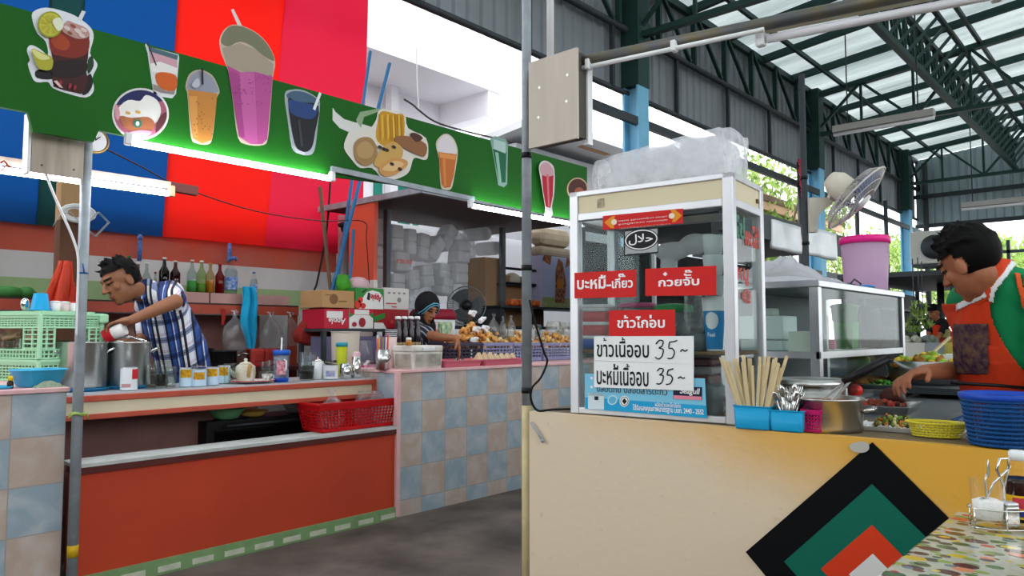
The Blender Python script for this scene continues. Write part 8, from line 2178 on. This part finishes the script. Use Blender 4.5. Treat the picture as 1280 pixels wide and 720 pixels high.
b=MB();b.grid(lambda u,v:((u-.5)*.72,(v-.5)*.36,.004+(.10*math.exp(-((u-.38)/.17)**2)+.035*math.exp(-((u-.75)/.2)**2)+.03*math.exp(-((u-.15)/.1)**2))*math.sin(PI*v)**.6*(1+.25*math.sin(u*31+v*9)*math.sin(v*23))+.006*math.sin(u*40)*math.sin(v*17)**2),50,24)
o=b.build('film',mat('grey_bag_film','#f2f2f7',.3,transl=.6,var=.12,scale=20),t,recalc=False)
b=MB();b.lathe([(.07,0),(.075,.004),(.07,.012),(.02,.014)],n=26);o=b.build('blue_dish',C('#2a7fc9',.4));q=onY(1080,416,YK0+.05);o.location=(q.x,YK0+.065,zkt);tag(o,'small blue dish upturned in front of the lilac bucket','dish')
b=MB();q=onY(1062,416,YK0+.06);qq=Vector((q.x,YK0+.03,zkt+.004))
b.tube([qq+Vector(v) for v in ((-.06,0,.004),(.0,0,.03),(.10,.0,.012),(.11,.01,.0),(.02,.04,.012),(-.06,0,.004))],.004);tag(b.build('wire_clip',M_DKSTEEL),'bent dark wire on the front edge of the steel cabinet','wire')
ZI1=ZI+.0008
def food_tray(px,py,w_,d,label,rz=0.0,m_=None):
 P=onZ(px,py,ZI1)
 t=thing('food_tray',label,'tray',P,rz)
 b=MB();b.rect_loft([(w_*.46,d*.46,0),(w_*.5,d*.5,.03),(w_*.48,d*.48,.03),(w_*.44,d*.44,.004),(.01,.01,.004)],rad=.1,smooth=False);b.build('dish',m_ or M_STEEL,t)
 b=MB()
 for sx,s2_,ww,dd2 in ((0,-.49,w_,.008),(0,.49,w_,.008),(-.49,0,.008,d),(.49,0,.008,d)):b.box((sx*w_,s2_*d,.031),(ww,dd2,.004))
 b.build('rim',m_ or M_STEEL,t)
 return t
t=food_tray(1100,513,.34,.26,'steel tray of chopped red peppers and dark sauce on the inner table',.1)
lumps('sliced_peppers',t,[mat('red_pepper','#a8331c',.4),mat('brown_onion','#7a3a24',.5),mat('dark_pepper','#4a1f18',.4)],(-.02,0,.012),(.13,.09,.03),130,.014,21)
b=MB();b.ball((.11,-.03,.045),(.06,.05,.045),14);b.build('dark_meat',mat('dark_meat','#4a1f18',.5,var=.4,scale=20),t)
t=food_tray(1108,492,.40,.26,'steel tray of bright green chopped herbs on the inner table',.1)
lumps('chopped_herbs',t,[mat('herb_green','#4f9a2f',.6),mat('herb_light','#7fb843',.6),mat('herb_dark','#2f6a24',.6)],(-.02,0,.012),(.15,.1,.06),420,.009,22)
P=onZ(1105,483,ZI1+.0)
t=thing('red_edged_tray','white tray with a red edge under the steel cabinet front','tray',P+Vector((.1,.02,0)),0)
b=MB();b.rect_loft([(.40,.09,0),(.44,.11,.03),(.43,.1,.03),(.38,.08,.004),(.01,.01,.004)],rad=.1,smooth=False);b.build('dish',M_WHITE,t)
b=MB();b.box((0,-.11,.032),(.88,.01,.014));b.build('red_rim',C('#a82436',.4),t)
b=MB();b.ball((0,0,.035),(.035,.035,.032),14);b.ball((0,0,.066),(.006,.006,.006),6);o=b.build('tomato',C('#c92a1c',.3));o.location=onZ(1071,497,ZI1)+Vector((-.02,-.0,0));tag(o,'red tomato beside the soup pot','tomato')
P=onD(1160,440,3.9);Pz=onD(1160,452,3.9).z
t=thing('service_stand','stand behind the cook carrying a wide steel basin of noodles','stand',(P.x,P.y,0))
b=MB();b.box((0,0,Pz-.13),(.7,.6,.03));b.build('stand_top',M_DKSTEEL,t)
for sx in (-1,1):
 for s2_ in (-1,1):b=MB();b.box((sx*.3,s2_*.26,(Pz-.146)/2),(.04,.04,Pz-.146));b.build('leg',M_DKSTEEL,t)
t=cup('steel_basin',(P.x,P.y,Pz-.114),.18,.21,.12,M_STEEL,'wide steel basin of yellow noodles and greens behind the hand of the cook','basin',n=36)
lumps('noodles',t,[mat('noodle_yellow','#d9bb3c',.6),mat('noodle_green','#8fae3a',.6),mat('noodle_brown','#a8702c',.6)],(-.05,0,.09),(.12,.13,.07),120,.025,24)
b=MB();b.box((0,0,.01),(.26,.2,.02),bev=.004);b.box((0,0,.024),(.2,.14,.01),bev=.003);o=b.build('foam_box',M_FOAM);o.location=Vector((P.x,P.y,Pz+.01))+_r*.10;tag(o,'white foam box resting on the noodle basin behind the arm of the cook','box')
b=MB();b.bar(Vector((P.x,P.y,Pz+.0))-_r*.03,Vector((P.x,P.y,Pz+.13))+_r*.12,.018,.01);tag(b.build('wooden_paddle',M_CHOP),'wooden paddle standing in the noodle basin','paddle')
# WALL FAN AND ITS POST
Pf=onD(1071,248,4.3);Pp_=onD(1007,300,4.45)
t=thing('fan_post','slim dark steel post carrying the wall fan','post',(Pp_.x,Pp_.y,0))
b=MB();b.cyl((0,0,0),(0,0,2.75),.018,n=12);b.build('pipe',M_DKSTEEL,t)
for z in (1.7,2.1):b=MB();b.cyl((0,0,z),(0,0,z+.02),.022,n=12);b.build('clamp',M_BLACK,t)
zb_=onD(1018,238,4.4).z
nax=(.93*(.66*_r-Vector((0,0,.72)))-.37*_f).normalized()
yl=-nax;xl=Vector((0,0,1)).cross(yl).normalized()*-1;zl=xl.cross(yl)
eu=Matrix((xl,yl,zl)).transposed().to_euler()
t=fan(Pf,eu,.222,'white and blue wall fan tilted down, mounted on the dark post',mblade=mat('smoky_blue_blade','#8590b4',.25,transl=.45),mgrill=mat('pale_grill','#c3c0ba',.4,.3),spokes=60)
b=MB();q0=Pp_.copy();q0.z=zb_-.12
br=[onD(x,y,4.42) for x,y in ((1012,247),(1043,247),(1040,256),(1030,262),(1023,270),(1022,290),(1012,290))]
b.poly(br,_f*.05);b.bar(onD(1038,250,4.44),Pf-nax*.14,.04,.03)
M_=mat('cream_fan_plastic','#cfc8b8',.4)
o=b.build('bracket',M_,t);o.data.transform(PM(t).inverted())
# FAR STALLS OF THE HALL
M_FOIL=mat('silver_foil_board','#dfe2e4',.4,.25,var=.5,scale=3,bump=.25,bscale=4,col2='#aab0b4')
for i,(x0,x1,y0_,y1_,Y) in enumerate(((966,1002,274,318,2.755),(1010,1046,282,326,2.755))):
 a,c=onY(x0,300,Y),onY(x1,300,Y);zt3=onY(x0,y0_,Y).z;zb3=onY((x0+x1)/2,y1_-4,Y).z
 b=MB();b.grid(lambda u,v:(a.x+(c.x-a.x)*u,Y+.006*math.sin(u*11+i)*math.sin(v*5),zb3+(zt3-zb3)*v),16,8)
 o=b.build('foil_board',M_FOIL,recalc=False);modmesh(o,('SOLIDIFY',{'thickness':.03}));tag(o,'crinkled silver foil board hung over the dark far stall, '+('left' if i==0 else 'right')+' of the fan post','board','silver foil boards')
M_DARKST=mat('dark_stall_panel','#23272b',.7,var=.5,scale=2);M_STTOP=mat('dark_stall_roof','#41474b',.6,.2)
def stall(cx,cy,L_,W_,zt4,label,seed,cloth='#2c3c44',back=True):
 rnd=random.Random(seed);t=thing('market_stall',label,'market stall',(cx,cy,0))
 b=MB();b.box((0,0,zt4),(L_,W_,.08));b.box((0,-W_/2,zt4-.1),(L_,.04,.2));b.build('canopy',M_STTOP,t)
 for sx in (-1,1):
  for s2_ in (-1,1):b=MB();b.box((sx*(L_/2-.08),s2_*(W_/2-.08),(zt4-.04)/2),(.07,.07,zt4-.04));b.build('post',M_DKSTEEL,t)
 b=MB();b.box((0,-W_/2+.35,.45),(L_-.3,.6,.9));b.build('counter',mat('stall_cloth_'+cloth.lstrip('#'),cloth,.7,var=.4,scale=3),t)
 if back:b=MB();b.box((0,W_/2-.05,zt4/2),(L_-.2,.05,zt4-.3));b.build('back_panel',M_DARKST,t)
 b=MB();b.box((0,W_/2-.3,1.25),(L_-.4,.3,.04));b.box((0,W_/2-.3,1.6),(L_-.4,.3,.04));b.build('shelf',M_DKSTEEL,t)
 return t
stall(7.7,3.59,4.0,1.6,2.23,'dark far stall under the silver foil boards',1)
stall(15.6,3.4,5.0,1.8,2.12,'dark far stall beyond the lilac bucket',2,'#33464c')
stall(14.6,-.6,5.5,2.0,2.25,'dark far stall behind the head of the cook',3,'#2f2c2c')
stall(19.0,1.3,3.6,1.6,2.2,'farthest dark stall below the gable',4,'#3a4a3a')
rnd=random.Random(31)
for i,(px,D) in enumerate(((1142,11.4),(1150,11.6),(1158,11.3),(1196,11.5),(1204,11.7),(1138,13.6),(1166,13.8))):
 P=onD(px,416,D);P.z=.0
 t=thing('goods_crate',('pale','green','grey','yellow','white','dull green','beige')[i]+' crate of goods standing before the far stalls','crate',P)
 c=('#b9b6ae','#5f8f4a','#8a9096','#c9b85a','#d5d5d5','#4f7a4a','#bba98a')[i]
 b=MB();b.rect_loft([(.2,.16,0),(.24,.2,1.02)],rad=.15);b.build('tub',C(c,.5),t)
 b=MB()
 for k in range(10):b.ball((rnd.uniform(-.16,.16),rnd.uniform(-.12,.12),1.02+rnd.uniform(0,.06)),.06,8)
 b.build('goods',mat('mixed_goods_%d'%i,c,.5,var=.8,scale=9,col2='#5d6b3a'),t)
for i,(px,py,D) in enumerate(((1149,383,11),(1143,402,11.2),(1154,398,11.6))):
 P=onD(px,py,D);t=thing('hanging_plant','leafy green plant hanging by the far stalls, '+('highest','lowest left','right')[i]+' of three','plant',P)
 b=MB()
 for k in range(70):
  a=rnd.random()*6.28;q=Vector((math.cos(a)*rnd.uniform(.02,.12),math.sin(a)*rnd.uniform(.02,.12),rnd.uniform(-.14,.05)));R_=Euler((rnd.random()*3,rnd.random()*3,a)).to_matrix()
  b.mi=k%3;b.poly([q+R_@Vector(v) for v in ((-.07,0,0),(0,-.02,.01),(.07,0,0),(0,.02,.01))])
 b.build('leaves',LEAF,t,recalc=False)
 b=MB();b.cyl((0,0,.0),(0,0,2.3-P.z),.008,n=6);b.lathe([(.06,-.06),(.09,.03)],n=14);b.build('pot',M_DKSTEEL,t)
P=onD(1172,310,13.5)
t=thing('air_conditioner','white outdoor air conditioner on a far post left of the head of the cook','air conditioner',(P.x,P.y,P.z-.3))
b=MB();b.box((0,0,.3),(.5,.8,.6),bev=.02);b.build('casing',mat('weathered_white','#c3c1b8',.5),t)
b=MB();b.lathe([(.22,0),(.22,.02),(.05,.03)],M=Matrix.Rotation(-PI/2,3,'Y'),o=(-.25,0,.3),n=24);b.build('fan_grille',M_DKSTEEL,t)
b=MB();b.box((0,0,-.03),(.6,.7,.05));b.cyl((.1,0,-.05),(.1,0,-(P.z-.3)),.06,n=10);b.build('bracket',M_DKSTEEL,t)
for i,(px,D) in enumerate(((1262,30),(1225,34),(1290,33),(1195,36))):
 p=onD(px,416,D);tree((p.x,p.y,-.1),4.6,2.4,('bushy tree beyond the gable opening, right of the cook','bushy tree far beyond the gable opening','bushy tree at the right edge beyond the gable','bushy tree beyond the gable, left of the cook')[i],20+i,900,.2)
for i,zz_ in enumerate((3.3,2.75)):
 b=MB();b.bar((XG+1.5,YS,zz_),(XG+1.5,-8,zz_),.08,.08);struct(b,'outer_rail_beam',M_DKSTEEL)
for y in (3.2,1.6,0,-1.6):
 b=MB();b.bar((XG+1.5,y,0),(XG+1.5,y,3.6),.08,.08);struct(b,'outer_post_column',M_DKSTEEL)
